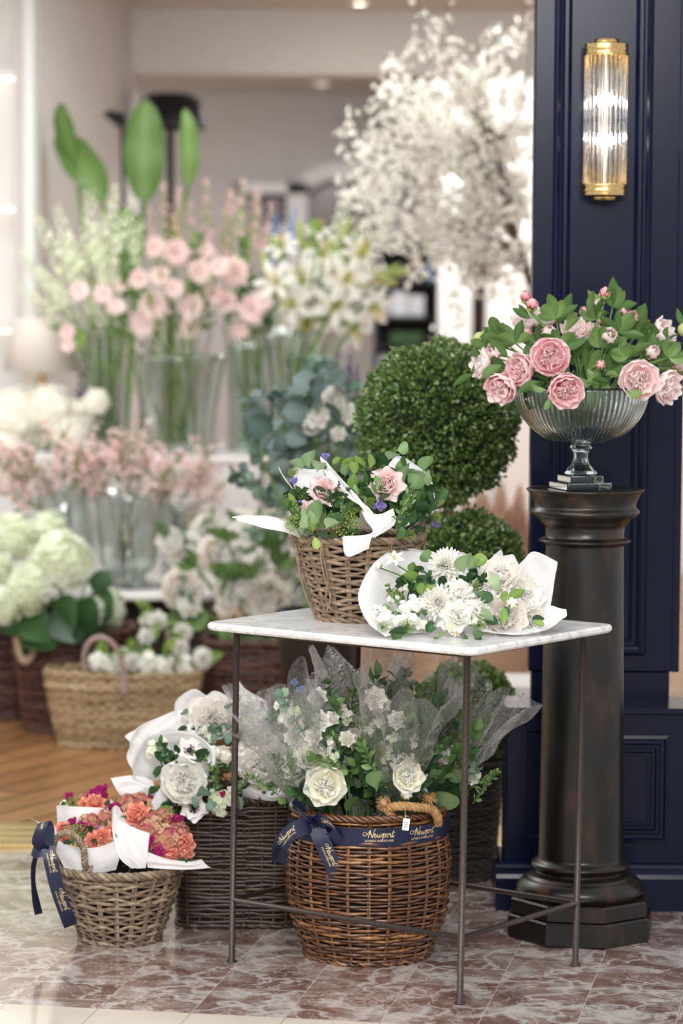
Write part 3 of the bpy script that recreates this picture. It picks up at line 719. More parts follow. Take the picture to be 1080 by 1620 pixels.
# the marble topped table ------------------------------------------------------
TF = np.array([.257, 6.26]); th = .926
e1 = np.array([math.cos(th), math.sin(th)]); e2 = np.array([-math.sin(th), math.cos(th)]); LA, LB = .453, .622
LEGS = {'F': TF, 'R': TF + e1 * LA, 'L': TF + e2 * LB, 'B': TF + e1 * LA + e2 * LB}
tab = thing('side_table', (TF[0] + .1, TF[1] + .3, 0), 'thin-legged iron table with a pale marble top holding a basket and bouquets', 'table')
IRON = plain('dark_iron', '#4a403c', .42, metal=.6, var=.25, vscale=40, bump=.15, bscale=120)
MTOP = None
def mk_mtop():
    mt, nt, out = newmat('pale_marble_top')
    nz = N(nt, 'ShaderNodeTexNoise'); L(nt, coord(nt, (2.2, 4.5, 3), rot=(0, 0, .5)), nz.inputs[0]); nz.inputs['Detail'].default_value = 4; nz.inputs['Distortion'].default_value = 1.2
    r_ = ramp(nt, [(.35, '#dedcda'), (.5, '#d2d0ce'), (.56, '#bfbdbc'), (.64, '#dad8d6')], nz.outputs[0])
    b = N(nt, 'ShaderNodeBsdfPrincipled'); L(nt, r_.outputs[0], b.inputs['Base Color']); b.inputs['Roughness'].default_value = .22
    L(nt, b.outputs[0], out.inputs[0]); return mt
MTOP = mk_mtop()
LEAN = .012; ZT0 = .745; ZTOP = .768; rel = np.array([TF[0] + .1, TF[1] + .3])
for k_, p in LEGS.items():
    mb = MB(); a = p - rel; tube(mb, [(a[0], a[1], 0), (a[0] + LEAN * .4, a[1], .4), (a[0] + LEAN * ZT0, a[1], ZT0)], .0075, 10, r=.5)
    mb.obj('leg', IRON, tab)
    mb = MB(); lathe(mb, [(.001, .004), (.012, .004), (.012, 0), (.001, 0)], 16, c=(a[0], a[1], 0)); mb.obj('foot_disc', IRON, tab)
for a, b_ in (('F', 'R'), ('F', 'L'), ('L', 'B'), ('R', 'B')):
    A_ = LEGS[a] - rel; B_ = LEGS[b_] - rel; mb = MB(); o_ = LEAN * .142
    tube(mb, [(A_[0] + o_, A_[1], .142), ((A_[0] + B_[0]) / 2 + o_, (A_[1] + B_[1]) / 2, .142), (B_[0] + o_, B_[1], .142)], .0062, 8, r=.5); mb.obj('stretcher', IRON, tab)
d = .052
C4 = [TF - (e1 + e2) * d, TF + e1 * (LA + d) - e2 * d, TF + e1 * (LA + d) + e2 * (LB + d), TF - e1 * d + e2 * (LB + d)]
C4 = [p + np.array([LEAN * ZT0, 0]) for p in C4]
def slab(mb, C, z0, z1, bev, cr=.02):
    P = []
    for k in range(4):
        a, b_, c_ = C[k - 1], C[k], C[(k + 1) % 4]; u = (a - b_) / np.linalg.norm(a - b_); w = (c_ - b_) / np.linalg.norm(c_ - b_)
        P += [b_ + u * cr, b_ + u * cr * .3 + w * cr * .3, b_ + w * cr]
    P = np.array(P); c0 = P.mean(0); n_ = len(P); V = []
    for ins, z in ((9, z0), (bev, z0), (0, z0 + bev), (0, z1 - bev), (bev, z1), (9, z1)):
        for p in P:
            dv = p - c0; ln = np.linalg.norm(dv); V.append((*(c0 + dv * max(.0, (ln - ins) / ln)), z))
    return mb.add(V, [[a * n_ + b_, a * n_ + (b_ + 1) % n_, (a + 1) * n_ + (b_ + 1) % n_, (a + 1) * n_ + b_] for a in range(5) for b_ in range(n_)], .5, .5)
mb = MB(); slab(mb, [p - rel for p in C4], ZT0 + .006, ZTOP, .005)
n0 = mb.n; mb.obj('marble_top', MTOP, tab, smooth=False)
mb = MB(); 
for a, b_ in (('F', 'R'), ('R', 'B'), ('B', 'L'), ('L', 'F')):
    A_ = LEGS[a] - rel; B_ = LEGS[b_] - rel; o_ = LEAN * ZT0
    tube(mb, [(A_[0] + o_, A_[1], ZT0), ((A_[0] + B_[0]) / 2 + o_, (A_[1] + B_[1]) / 2, ZT0), (B_[0] + o_, B_[1], ZT0)], .006, 6, r=.5)
mb.obj('apron', IRON, tab)

# ================================================================== WICKER
def wickmat(name, stops, rst, rough, coat, nscale=18):
    return tinted(name, stops, rst, rough=rough, transl=0, rfac=.6, spec=.5, coat=coat, nscale=nscale)
W_GREY = wickmat('grey_willow', [(0, '#84705a'), (1, '#a18b70')], [(0, '#5e4c3c'), (1, '#c4b094')], .6, 0)
W_GREYT = wickmat('grey_brown_willow', [(0, '#8d745c'), (1, '#9f866c')], [(0, '#6a5444'), (1, '#b39a80')], .6, 0)
W_BROWN = wickmat('varnished_brown_willow', [(0, '#5e371e'), (1, '#764828')], [(0, '#3e2616'), (.55, '#6c4022'), (1, '#c08a50')], .28, .5)
W_DARK = wickmat('dark_willow', [(0, '#3a2a1e'), (1, '#4a3626')], [(0, '#281c14'), (1, '#5e4830')], .45, .2)
W_RED = wickmat('red_brown_wicker', [(0, '#4a2a22'), (1, '#62382c')], [(0, '#38201c'), (1, '#7a4c3c')], .5, .2)
W_STRAW = wickmat('woven_straw', [(0, '#b4946a'), (1, '#cfb48c')], [(0, '#a08460'), (1, '#e2cda8')], .75, 0)
W_POT = wickmat('dark_seagrass', [(0, '#2c2621'), (1, '#3a322b')], [(0, '#221d1a'), (1, '#463d34')], .7, 0)
ROPE = wickmat('jute_rope', [(0, '#b98a58'), (1, '#c89a66')], [(0, '#a97a4c'), (1, '#d8ae7c')], .8, 0, 90)
ROPEL = wickmat('pale_rope', [(0, '#cdb394'), (1, '#dcc6aa')], [(0, '#c0a486'), (1, '#e4d2ba')], .8, 0, 90)
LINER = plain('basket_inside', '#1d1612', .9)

def sup(th, pw, ax, ay):
    c_, s_ = np.cos(th), np.sin(th)
    return np.stack([ax * np.sign(c_) * np.abs(c_) ** (2 / pw), ay * np.sign(s_) * np.abs(s_) ** (2 / pw)], 1)
def basket(name, loc, H, prof, mat, label, group=None, ns=24, pitch=.0095, rs=.0034, rst=.0035, amp=.0035, zamp=0., ax=1., ay=1., pw=2., rz=0, seg=4, k=5,
           rim=True, cat='basket', liner=True, tilt=None, sd=1, rimr=.006, paired=True):
    """prof(f) gives the radius at height fraction f"""
    rg = np.random.RandomState(sd)
    root = thing(name, loc, label, cat, group, rz)
    if tilt: root.rotation_euler = tilt
    ns += ns % 2
    if pw > 2:        # stakes evenly spread along the outline
        tt = np.linspace(0, 2 * PI, 2000); q = sup(tt, pw, ax, ay); ss = np.concatenate([[0], np.cumsum(np.linalg.norm(np.diff(q, axis=0), axis=1))]); ss /= ss[-1]
        par = lambda a: np.interp((a / (2 * PI)) % 1.0, ss, tt)
    else: par = lambda a: a
    def pt(a, R, z):
        q = sup(par(a), pw, ax, ay); return np.stack([q[:, 0] * R, q[:, 1] * R, z + 0 * q[:, 0]], 1)
    mb = MB(); n = ns * seg; a = np.arange(n) * 2 * PI / n; nrow = int(H / pitch)
    for row in range(nrow):
        z = (row + .6) * pitch; ph = PI * (row % 2)
        zz_ = z + zamp * np.sin(a * ns / 2 + ph + PI / 2) + pitch * .3 * np.interp(a, np.linspace(0, 2 * PI, 29), np.append(rg.uniform(-1, 1, 28), 0))
        R = np.array([prof(min(1, max(0, x / H))) for x in (zz_[::1] if False else [z])])[0] + amp * np.cos(a * ns / 2 + ph)
        nch = rg.randint(3, 6); cuts = np.sort(rg.rand(nch)) * 2 * PI; ridx = np.searchsorted(cuts, a) % nch; rv = rg.rand(nch)[ridx]
        P = pt(a, R, zz_); rr = rs * rg.uniform(.78, 1.18) * (1 + .2 * np.sin(a * rg.randint(1, 4) + rg.rand() * 6))
        n0 = mb.n; tube(mb, P, rr, k, closed=True, t=rg.rand(), r=0.); mb.R[-1][:] = np.repeat(rv, k)
    mb.obj('woven_wall', mat, root)
    mb = MB()
    for s_ in range(ns):
        aa = 2 * PI * s_ / ns
        for dd in ((-.3, .3) if paired else (0,)):
            zs_ = np.linspace(0.002, H, 12); P = np.vstack([pt(np.array([aa + dd * rst / prof(.5) * 2]), prof(z_ / H), z_) for z_ in zs_]); tube(mb, P, rst, 5, t=.4, r=rg.rand())
    mb.obj('stakes', mat, root)
    if rim:
        mb = MB(); n2 = 200; a2 = np.arange(n2) * 2 * PI / n2; Rt = prof(1.0)
        q = pt(a2, Rt + .001, H); rope(mb, q, rimr * 1.5, int(2 * PI * Rt * (ax + ay) / 2 / .05), 3, k=6, closed=True)
        mb.obj('braided_rim', mat, root)
        mb = MB(); q = pt(a2, prof(0) + .002, .006); rope(mb, q, rimr * 1.2, int(2 * PI * prof(0) / .05), 2, k=6, closed=True); mb.obj('foot_braid', mat, root)
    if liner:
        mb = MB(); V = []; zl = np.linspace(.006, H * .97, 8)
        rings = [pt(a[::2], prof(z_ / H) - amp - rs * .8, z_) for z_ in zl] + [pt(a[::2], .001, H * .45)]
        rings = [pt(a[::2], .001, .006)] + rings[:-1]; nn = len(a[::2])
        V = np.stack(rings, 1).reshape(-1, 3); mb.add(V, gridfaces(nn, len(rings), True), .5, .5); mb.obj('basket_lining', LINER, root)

    return root

def bez(G, nu=14, nv=14, crum=.0, sd=0, fr=6):
    """smooth sheet through a grid of control points (catmull both ways)"""
    G = np.array(G, float); A = np.stack([catmull(G[i], nv) for i in range(G.shape[0])]); B = np.stack([catmull(A[:, j], nu) for j in range(nv)], 1)
    if crum:
        rg = np.random.RandomState(sd); du = np.gradient(B, axis=0); dv = np.gradient(B, axis=1); nr = np.cross(du, dv); nr /= np.linalg.norm(nr, axis=2)[..., None] + 1e-9
        u, v = np.meshgrid(np.linspace(0, 1, nu), np.linspace(0, 1, nv), indexing='ij'); h = 0
        for _ in range(6):
            a, b_, p = rg.uniform(-fr, fr), rg.uniform(-fr, fr), rg.rand() * 6; q = np.sin(a * u + b_ * v + p); h = h + (1 - 2 * np.abs(q)) / 4
        B = B + nr * (crum * h)[..., None]
    return B
def sheet(name, G, mat, parent, nu=16, nv=16, crum=.004, sd=0, fr=8, inv=None, **kw):
    B = bez(G, nu, nv, crum, sd, fr); nu, nv = B.shape[:2]
    mb = MB(); mb.add(B.reshape(-1, 3), gridfaces(nu, nv), .5, .5)
    o = mb.obj(name, mat, parent, smooth=True, **kw)
    return o
def wrapcone(name, base, axis, length, r0, r1, mat, parent, a0=0., span=2 * PI, sd=0, jag=.25, flare=1.6, crum=.006, n=72, nv=16, pts=4, folds=9, fold=.05, up=None, **kw):
    """paper or film wrapped as a cone about an axis, its open edge pointed where the sheet's corners come out"""
    rg = np.random.RandomState(sd); M = npM(frame_to(axis)); a = a0 + np.linspace(0, span, n); f = np.linspace(0, 1, nv)
    top = 1 + jag * (np.abs(((a * pts / (2 * PI) + rg.rand()) % 1) - .5) * 2 - .4) + .04 * np.sin(a * 9 + rg.rand() * 6)
    A, Fm = np.meshgrid(a, f, indexing='ij'); Ff = Fm * top[:, None]
    R = r0 + (r1 - r0) * np.clip(Ff, 0, 2) ** flare
    R = R * (1 + fold * Fm * np.sin(A * folds + rg.rand() * 6) + fold * .7 * Fm * np.abs(np.sin(A * folds * .63 + rg.rand() * 6)) + fold * .5 * Fm * np.sin(Fm * 7 + A * 5))
    for _ in range(5):
        p, q, s_ = rg.uniform(-9, 9), rg.uniform(-9, 9), rg.rand() * 6; R = R + crum * (1 - 2 * np.abs(np.sin(p * A / 2 + q * Fm + s_))) / 2.5 * (.3 + Fm)
    V = np.stack([R * np.cos(A), R * np.sin(A), Ff * length], 2).reshape(-1, 3); V = V @ M[:3, :3].T + np.array(base)
    mb = MB(); mb.add(V, gridfaces(n, nv), .5, .5); return mb.obj(name, mat, parent, **kw)

# ------------------------------------------------------------------ shared blooms
def mk(nm, mb, mat, **k): return mb.mesh(nm, mat, **k)
PEO = [mk('peony_bloom', peony(s * 10 + 3), P_PINK) for s in range(3)]
PEOP = [mk('peony_bloom', peony(s * 10 + 5, cupd=.9), P_PALE) for s in range(3)]
PEOC = [mk('peony_bloom', peony(s * 10 + 7, cupd=.85), P_CREAM) for s in range(3)]
PEOW = [mk('peony_bloom', peony(s * 10 + 9, cupd=.95), P_WHITE) for s in range(2)]
ROSEL = [mk('rose_bloom', openrose(s * 7 + 1, 6), P_LEMON) for s in range(2)]
RANL = [mk('rose_bloom', peony(s * 7 + 31, cupd=.82), P_LEMON) for s in range(2)]
ROSEP = [mk('rose_bloom', openrose(s * 7 + 2, 5), P_BLUSH) for s in range(2)]
ROSEC = [mk('rose_bloom', openrose(s * 7 + 3, 6), P_CORAL) for s in range(2)]
ROSEW = [mk('rose_bloom', openrose(s * 7 + 4, 6), P_WHITE) for s in range(2)]
BUDP = [mk('bud_petals', budmb(s * 5 + 1, s * .35), P_BUD) for s in range(3)]
BUDPP = [mk('bud_petals', budmb(s * 5 + 2, .3 + s * .5), P_PALE) for s in range(2)]
BUDW = [mk('bud_petals', budmb(s * 5 + 3, s * .4), P_LEMON) for s in range(2)]
SEP = mk('sepals', sepals(), G_UMB)
DAH = [mk('pompom_bloom', dahlia(s * 11 + 1), P_WHITE) for s in range(2)]
HYC = [mk('hydrangea_head', hydrangea(s + 1, 70, -.1, .26, .1), P_COPPER) for s in range(2)]
HYL = [mk('hydrangea_head', hydrangea(s + 4, 95, -.5, .25, .13), P_LIME) for s in range(3)]
HYW = [mk('hydrangea_head', hydrangea(s + 8, 60, -.2, .24, .1), P_WHITE) for s in range(1)]
LIL = [mk('lily_petals', lily(s * 3 + 1, .8 + s * .25), P_WHITE) for s in range(3)]
LILS = mk('stamens', stamens(), P_YEL)
ANE = [mk('anemone_petals', anemone(s * 3 + 1), P_ANEM) for s in range(2)]
ANEC = mk('anemone_centre', anemcore(), P_BLACK)
DSY = [mk('daisy_bloom', daisydisc(s * 3 + 1), P_DAISY) for s in range(2)]
UMB = [mk('green_umbel', umbel(s), G_UMB) for s in range(3)]
mbx = MB()
for _k in range(16):
    _p = np.array([rnd.uniform(-.6, .6), rnd.uniform(-.6, .6), rnd.uniform(-.3, .6)]); floret(mbx, npM(TRS(_p, _p + np.array([0, 0, .5]), 1., rnd.random() * 6)), rnd.random(), 5, .42)
LILAC = mk('lilac_florets', mbx, P_LILAC)
WFL = mk('white_florets', mbx, P_WHITE); PLF = mk('plum_florets', mbx, P_PLUM); BLF = mk('blue_florets', mbx, P_BLUE); LMF = mk('lime_florets', mbx, P_LIME)
CORE = mk('flower_core', sphere(MB(), (0, 0, 0), 1, 10, 8), plain('calyx_green', '#a8b070', .6))
LEAFS = {}
for nm, mt_, kw in (('peony', G_LEAF, dict(Wd=.17, curl=40)), ('dark', G_DARK, dict(Wd=.27, curl=40)), ('sage', G_SAGE, dict(Wd=.36, curl=35, round_=True, petio=.12)),
                    ('euc', G_EUC, dict(Wd=.4, curl=20, round_=True, petio=.12)), ('lime', G_LIME, dict(Wd=.25, curl=35)), ('blue', G_BLUE, dict(Wd=.3, curl=25, round_=True, petio=.1))):
    LEAFS[nm] = []
    for k_ in range(3):
        mb = MB(); kk = dict(kw); kk['curl'] = kw['curl'] * (.4 + .6 * k_); leafmb(mb, r=k_ / 2, nv=9, fold=.3, **kk); LEAFS[nm].append(mb.mesh('leaf', mt_))
SPR = {'euc': [mk('eucalyptus_sprig', leafyspray(s, 8, .2, .1, 75, round_=True), G_EUC) for s in range(2)],
       'green': [mk('leafy_sprig', leafyspray(s + 5, 9, .26, .075, 55), G_LEAF) for s in range(3)],
       'dark': [mk('leafy_sprig', leafyspray(s + 9, 9, .27, .085, 60), G_DARK) for s in range(2)],
       'fine': [mk('leafy_sprig', leafyspray(s + 12, 14, .16, .04, 60), G_LEAF) for s in range(2)],
       'blue': [mk('leafy_sprig', leafyspray(s + 15, 8, .24, .11, 70, round_=True), G_BLUE) for s in range(2)]}
DV = Vector((0, -1, 0))
BER = MB()
for _k in range(9):
    _p = np.array([rnd.uniform(-.7, .7), rnd.uniform(-.7, .7), rnd.uniform(-.2, .8)]); sphere(BER, _p, .26, 8, 6); tube(BER, [(0, 0, -1.2), tuple(_p)], .03, 4)
BER = mk('berries', BER, BERRY)
SEEDM = MB()
for _p in fib(90):
    if _p[2] > -.1: sphere(SEEDM, _p * rnd.uniform(.75, 1.05), .1, 5, 4)
SEEDM = mk('seed_head', SEEDM, plain('rust_seed', '#6a3a34', .7, var=.4, vscale=200))
def rel_(root, p): return root.matrix_basis.inverted() @ Vector(p) if root is not None else Vector(p)
def put(root, name, me, p, n, s, roll=None, **kw):
    """a part placed at world point p facing n, with the root an unparented thing"""
    Mw = TRS(p, n, s, rnd.uniform(0, 6.28) if roll is None else roll)
    return link(name, me, root, root.matrix_basis.inverted() @ Mw, **kw)
def stemto(root, A, B, nB, R=.0022, mat=None, name='stem', sag=.25, k=5):
    A = Vector(A); B = Vector(B); L_ = (B - A).length; I = root.matrix_basis.inverted()
    P = [I @ A, I @ (A.lerp(B, .5) + Vector((0, 0, L_ * .06))), I @ (B - Vector(nB).normalized() * L_ * sag), I @ B]
    mb = MB(); tube(mb, catmull([tuple(x) for x in P], 12), R, k, r=.5); return mb.obj(name, mat or G_STEM, root)
def faceto(px, py, Y, tilt=(0, -1, .35)): return Vector(tilt).normalized()
CHOICE = lambda l: l[rnd.randrange(len(l))]
def jit(n, a=.25): return Vector((n[0] + rnd.uniform(-a, a), n[1] + rnd.uniform(-a, a), n[2] + rnd.uniform(-a, a)))
def leafput(root, kind, px, py, Y, lpx, ang, tow=.3, sc=1.0, name='leaf', roll=None):
    """a leaf starting at the pixel and pointing at image angle ang (degrees, 90 = up), tow = lean to the viewer"""
    a = math.radians(ang); n = Vector((math.cos(a), -tow, math.sin(a))); M_ = TRS(at(px, py, Y), n, m(lpx, Y))
    z = n.normalized(); x = (DV - z * DV.dot(z)); x.normalize(); x = -x if False else x; y = z.cross(x)
    Rm = Matrix((x, y, z)).transposed().to_4x4(); r_ = rnd.uniform(-.6, .6) if roll is None else roll
    s = m(lpx, Y); Mw = Matrix.Translation(at(px, py, Y)) @ Rm @ Matrix.Rotation(r_, 4, 'Z') @ Matrix.Diagonal((s, s * sc, s, 1))
    return link(name, CHOICE(LEAFS[kind]), root, root.matrix_basis.inverted() @ Mw)

# ================================================================== PINK PEONIES IN THE BOWL
bowl_c = Vector((bx, YC, zat(640, YC)))
def peony_stem(kind, px, py, Y, rpx, n, label, group=None, leaves=()):
    B = at(px, py, Y); s = m(rpx, Y) * (1.0 if rpx > 24 else 1.22); n = Vector(n).normalized()
    A = Vector((bx + (B.x - bx) * .18 + rnd.uniform(-.02, .02), YC + rnd.uniform(-.035, .035), zat(672, YC)))
    root = thing('peony', A, label, 'flower', group)
    back = B - n * s * .62
    if kind in ('pink', 'pale'):
        o = put(root, 'bloom', CHOICE(PEO if kind == 'pink' else PEOP), back, n, s * 1.06)
        put(root, 'calyx', SEP, back - n * s * .08, n, s * .75)
    elif kind == 'bud':
        put(root, 'bud', CHOICE(BUDP), back, n, s * 1.12); put(root, 'calyx', SEP, back - n * s * .15, n, s * 1.05)
    elif kind == 'budpale':
        put(root, 'bud', CHOICE(BUDPP), back, n, s * 1.15); put(root, 'calyx', SEP, back - n * s * .15, n, s * .8)
    elif kind == 'green':
        put(root, 'bud', CORE, B, n, s * .85); put(root, 'calyx', SEP, back - n * s * .15, n, s * 1.25)
    mid = Vector((bx + (B.x - bx) * .45, YC + (B.y - YC) * .4, max(zat(606, YC) + .012, B.z * .4 + .6 * (zat(600, YC)))))
    I = root.matrix_basis.inverted(); mb = MB(); tube(mb, catmull([tuple(I @ v) for v in (A, mid, back - n * s * .5, back)], 16), .0024, 6, r=.5); mb.obj('stem', G_STEM if kind != 'green' else G_STEMD, root)
    for (kx, ky, ll, an, tw) in leaves: leafput(root, 'peony', kx, ky, Y + rnd.uniform(-.01, .03), ll, an, tw)
    return root
PS = [
 ('pink', 867, 560, 6.82, 34, (-.05, -1, .10), 'largest open pink peony at the middle of the bowl rim, facing forward', [(850, 600, 44, 200, .2), (890, 520, 40, 60, .2)]),
 ('pink', 893, 614, 6.765, 31, (.15, -1, -.25), 'deep pink peony hanging over the front of the glass bowl', [(860, 612, 42, 185, .3), (868, 625, 30, 250, .3)]),
 ('pale', 1009, 595, 6.815, 32, (.0, -1, -.05), 'round pale pink peony at the right-hand rim of the bowl', [(985, 610, 46, -30, .3), (975, 590, 34, 150, .2)]),
 ('pale', 1054, 607, 6.86, 29, (.75, -.7, -.25), 'pale pink peony drooping lowest on the right side of the bowl', []),
 ('pink', 818, 582, 6.88, 29, (-.75, -.75, .1), 'pink peony turned left beside the largest bloom', [(800, 560, 46, 140, .2)]),
 ('pink', 790, 612, 6.88, 29, (-.5, -.8, -.45), 'pink peony hanging lowest on the left side of the bowl', []),
 ('pale', 756, 570, 6.93, 22, (-.95, -.3, .1), 'pink peony furthest left, seen from its side', [(745, 590, 40, 200, .2), (770, 545, 42, 165, .2)]),
 ('budpale', 780, 552, 6.90, 17, (-.6, -.8, .4), 'half-open pale peony bud above the lower left blooms', [(790, 575, 52, 205, .3)]),
 ('pale', 852, 497, 7.02, 21, (-.1, -.4, .9), 'pale peony standing behind the tall buds at the upper left', [(800, 530, 46, 165, .1)]),
 ('pale', 829, 500, 7.02, 20, (-.35, -.4, .85), 'pale peony tucked behind the twin red buds', []),
 ('budpale', 865, 522, 6.95, 16, (-.1, -.9, .7), 'small white-pink peony just above the largest bloom', []),
 ('pale', 906, 515, 6.96, 19, (-.1, -.6, .8), 'fringed pale peony at the centre back of the arrangement', [(900, 540, 56, -28, .2), (895, 520, 48, 80, .1)]),
 ('pale', 934, 522, 6.98, 18, (.1, -.5, .85), 'fringed pale peony right beside the closed white bud', [(935, 570, 50, 175, .2), (930, 490, 42, 95, .1)]),
 ('budpale', 960, 526, 6.88, 17.5, (.15, -.9, .35), 'closed round white peony bud with a magenta base', [(965, 560, 50, 95, .2), (975, 545, 30, 50, .2)]),
 ('pale', 1049, 522, 6.97, 22, (.85, -.5, .35), 'pale fringed peony at the upper right edge', [(1010, 560, 62, 75, .15), (1040, 545, 38, 20, .2)]),
 ('budpale', 1028, 552, 6.92, 15, (.4, -.8, .5), 'small half-open white peony between the right-hand blooms', [(1030, 560, 46, 10, .2), (1000, 545, 40, 170, .2)]),
 ('budpale', 1072, 570, 6.93, 15, (.7, -.6, .3), 'white peony bud at the far right of the bowl', []),
 ('budpale', 941, 476, 7.02, 11, (-.2, -.3, .9), 'small white bud peeping over the leaves near the top', [(925, 510, 50, 70, .1)]),
 ('bud', 827, 466, 6.98, 12, (-.15, -.4, .9), 'upper of the two twin red peony buds at the top left', [(833, 500, 30, 130, .1)]),
 ('bud', 838, 477, 6.93, 14, (.05, -.6, .8), 'lower of the two twin red peony buds at the top left', [(835, 500, 36, 150, .1)]),
 ('bud', 953, 458, 6.98, 13, (.05, -.4, .9), 'highest peony bud, standing above all the leaves', [(945, 465, 34, 175, .1)]),
 ('bud', 829, 523, 6.93, 12, (-.1, -.8, .5), 'small red bud in front of the pale blooms on the left', []),
 ('bud', 983, 489, 6.99, 12, (-.2, -.5, .8), 'greenish pink bud just behind the red and cream bud', [(990, 520, 60, 60, .1), (985, 530, 56, 110, .15)]),
 ('bud', 996, 496, 6.92, 13, (.1, -.7, .6), 'red and cream bud on a bare stem at the right', [(1000, 560, 40, 60, .2)]),
 ('bud', 947, 572, 6.83, 11, (.0, -1, .2), 'yellow and pink bud low down among the centre leaves', [(925, 600, 40, 30, .3), (960, 600, 34, 160, .3)]),
 ('bud', 919, 488, 7.0, 9, (0, -.4, .9), 'tiny pink bud at the back between the tall leaves', [(880, 510, 58, 72, .1)]),
 ('bud', 950, 503, 6.94, 11, (-.1, -.8, .5), 'pink-tipped green bud above the closed white bud', []),
 ('green', 757, 534, 6.95, 12, (-.7, -.6, .3), 'closed green bud sticking out furthest on the left', [(800, 520, 50, 172, .1)]),
 ('green', 1079, 515, 6.95, 11, (.5, -.6, .4), 'closed green bud at the far upper right', [(1078, 510, 34, 120, .1)]),
]
for k_ in PS: peony_stem(k_[0], k_[1], k_[2], k_[3], k_[4], k_[5], k_[6] , 'pink peonies in the crystal bowl', k_[7])
# loose leafy stems filling the bowl
mbt = MB()
for k_ in range(26):
    px, py, an = [(770, 560, 160), (785, 530, 150), (812, 540, 110), (880, 545, 60), (905, 560, 100), (925, 580, 20), (915, 610, 200), (945, 545, 75), (975, 520, 65), (1000, 530, 80), (1020, 560, 30), (1040, 580, 0),
                  (870, 585, 180), (845, 615, 190), (990, 560, 120), (930, 605, 330), (960, 590, 90), (1005, 520, 55), (875, 500, 95), (940, 500, 110), (800, 590, 200), (965, 480, 60), (855, 540, 130), (1055, 560, 40), (900, 590, 260), (1035, 545, 60)][k_]
    Y = 6.93 + rnd.uniform(-.05, .08); B = at(px, py, Y); A = Vector((bx + (B.x - bx) * .2, YC + rnd.uniform(-.03, .03), zat(668, YC)))
    r_ = thing('peony_leaf_stem', A, 'peony leaf stem in the crystal bowl', 'foliage', 'peony leaves in the crystal bowl')
    I = r_.matrix_basis.inverted(); mid = Vector((bx + (B.x - bx) * .5, YC, zat(603, YC) + .02)); mb = MB()
    tube(mb, catmull([tuple(I @ v) for v in (A, mid, B)], 10), .002, 5, r=.5); mb.obj('stem', G_STEM, r_)
    for q in (-62, -30, 4, 34, 66): leafput(r_, 'peony', px, py, Y, rnd.uniform(36, 54), an + q + rnd.uniform(-12, 12), rnd.uniform(.0, .4), sc=1.05)

# ================================================================== BASKETS IN FRONT
# big round varnished basket
rb = fl(586, 1532); RY = 6.735; rxc = (586 - 540) * RY / FPX
Hb = zat(1292, 6.60) + 0.0
def Zr(v): return zat(v, 6.60)
rp = np.array([[0, m(99, 6.7)], [.12, m(110, 6.7)], [.3, m(124, 6.7)], [.5, m(130, 6.7)], [.68, m(130, 6.7)], [.82, m(126, 6.7)], [.92, m(121, 6.7)], [1, m(121, 6.7)]])
prR = lambda f: float(np.interp(f, rp[:, 0], rp[:, 1]))
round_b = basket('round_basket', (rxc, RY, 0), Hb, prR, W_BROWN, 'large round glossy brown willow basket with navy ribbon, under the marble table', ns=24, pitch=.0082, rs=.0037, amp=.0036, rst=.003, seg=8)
# rectangular dark basket
DY = 7.08
prD = lambda f: 1.0 * (.93 + .07 * f)
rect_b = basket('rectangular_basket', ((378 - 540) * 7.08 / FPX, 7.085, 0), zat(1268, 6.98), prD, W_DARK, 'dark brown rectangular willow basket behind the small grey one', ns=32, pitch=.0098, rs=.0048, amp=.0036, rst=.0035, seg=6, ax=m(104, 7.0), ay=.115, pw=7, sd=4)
# small grey basket front left
SY = 6.865
prS = lambda f: m(62 + 40 * f ** .9, 6.8)
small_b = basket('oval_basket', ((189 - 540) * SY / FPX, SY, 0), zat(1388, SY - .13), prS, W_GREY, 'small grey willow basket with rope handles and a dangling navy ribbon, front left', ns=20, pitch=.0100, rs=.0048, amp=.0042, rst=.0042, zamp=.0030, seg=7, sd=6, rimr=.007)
# grey basket on the table
TY = 6.70
prT = lambda f: m(62 + 42 * f, 6.65)
table_b = basket('willow_basket', ((566 - 540) * TY / FPX, TY, ZTOP), zat(856, TY - .12) - ZTOP, prT, W_GREYT, 'grey-brown tapered willow basket of wrapped posies standing on the marble table', ns=18, pitch=.0092, rs=.0046, amp=.004, rst=.004, zamp=.003, seg=6, sd=9, rimr=.006, ay=.9)

def ropeh(root, P, R, turns, mat, name='handle', strands=3, n=90):
    I = root.matrix_basis.inverted(); mb = MB(); rope(mb, [tuple(I @ Vector(p)) for p in P], R, turns, strands, n=n); return mb.obj(name, mat, root)
# handles
ropeh(round_b, [at(633, 1308, 6.59), at(625, 1290, 6.585), at(618, 1278, 6.58), at(640, 1274, 6.565), at(668, 1276, 6.575), at(688, 1279, 6.60), at(697, 1290, 6.61), at(698, 1302, 6.63)], .0105, 9, ROPE)
for (hx, hy, hY) in ((612, 1270, 6.58), (684, 1262, 6.60)):
    mb = MB(); I = round_b.matrix_basis.inverted()
    for q in range(70):
        d_ = Vector((rnd.uniform(-1, 1), rnd.uniform(-1, 1), rnd.uniform(-1, 1))).normalized(); a_ = at(hx, hy, hY); tube(mb, [tuple(I @ a_), tuple(I @ (a_ + d_ * .0105 + Vector((0, -.003, .001)))), tuple(I @ (a_ + d_ * .018))], .0011, 4, r=rnd.random())
    sphere(mb, tuple(I @ at(hx, hy, hY)), .011, 10, 8); mb.obj('rope_knot', ROPE, round_b)
ropeh(small_b, [at(146, 1378, 6.755), at(141, 1372, 6.745), at(139, 1350, 6.735), at(128, 1330, 6.73), at(110, 1322, 6.74), at(95, 1332, 6.76), at(89, 1352, 6.78), at(88, 1375, 6.80)], .0078, 9, W_GREY)
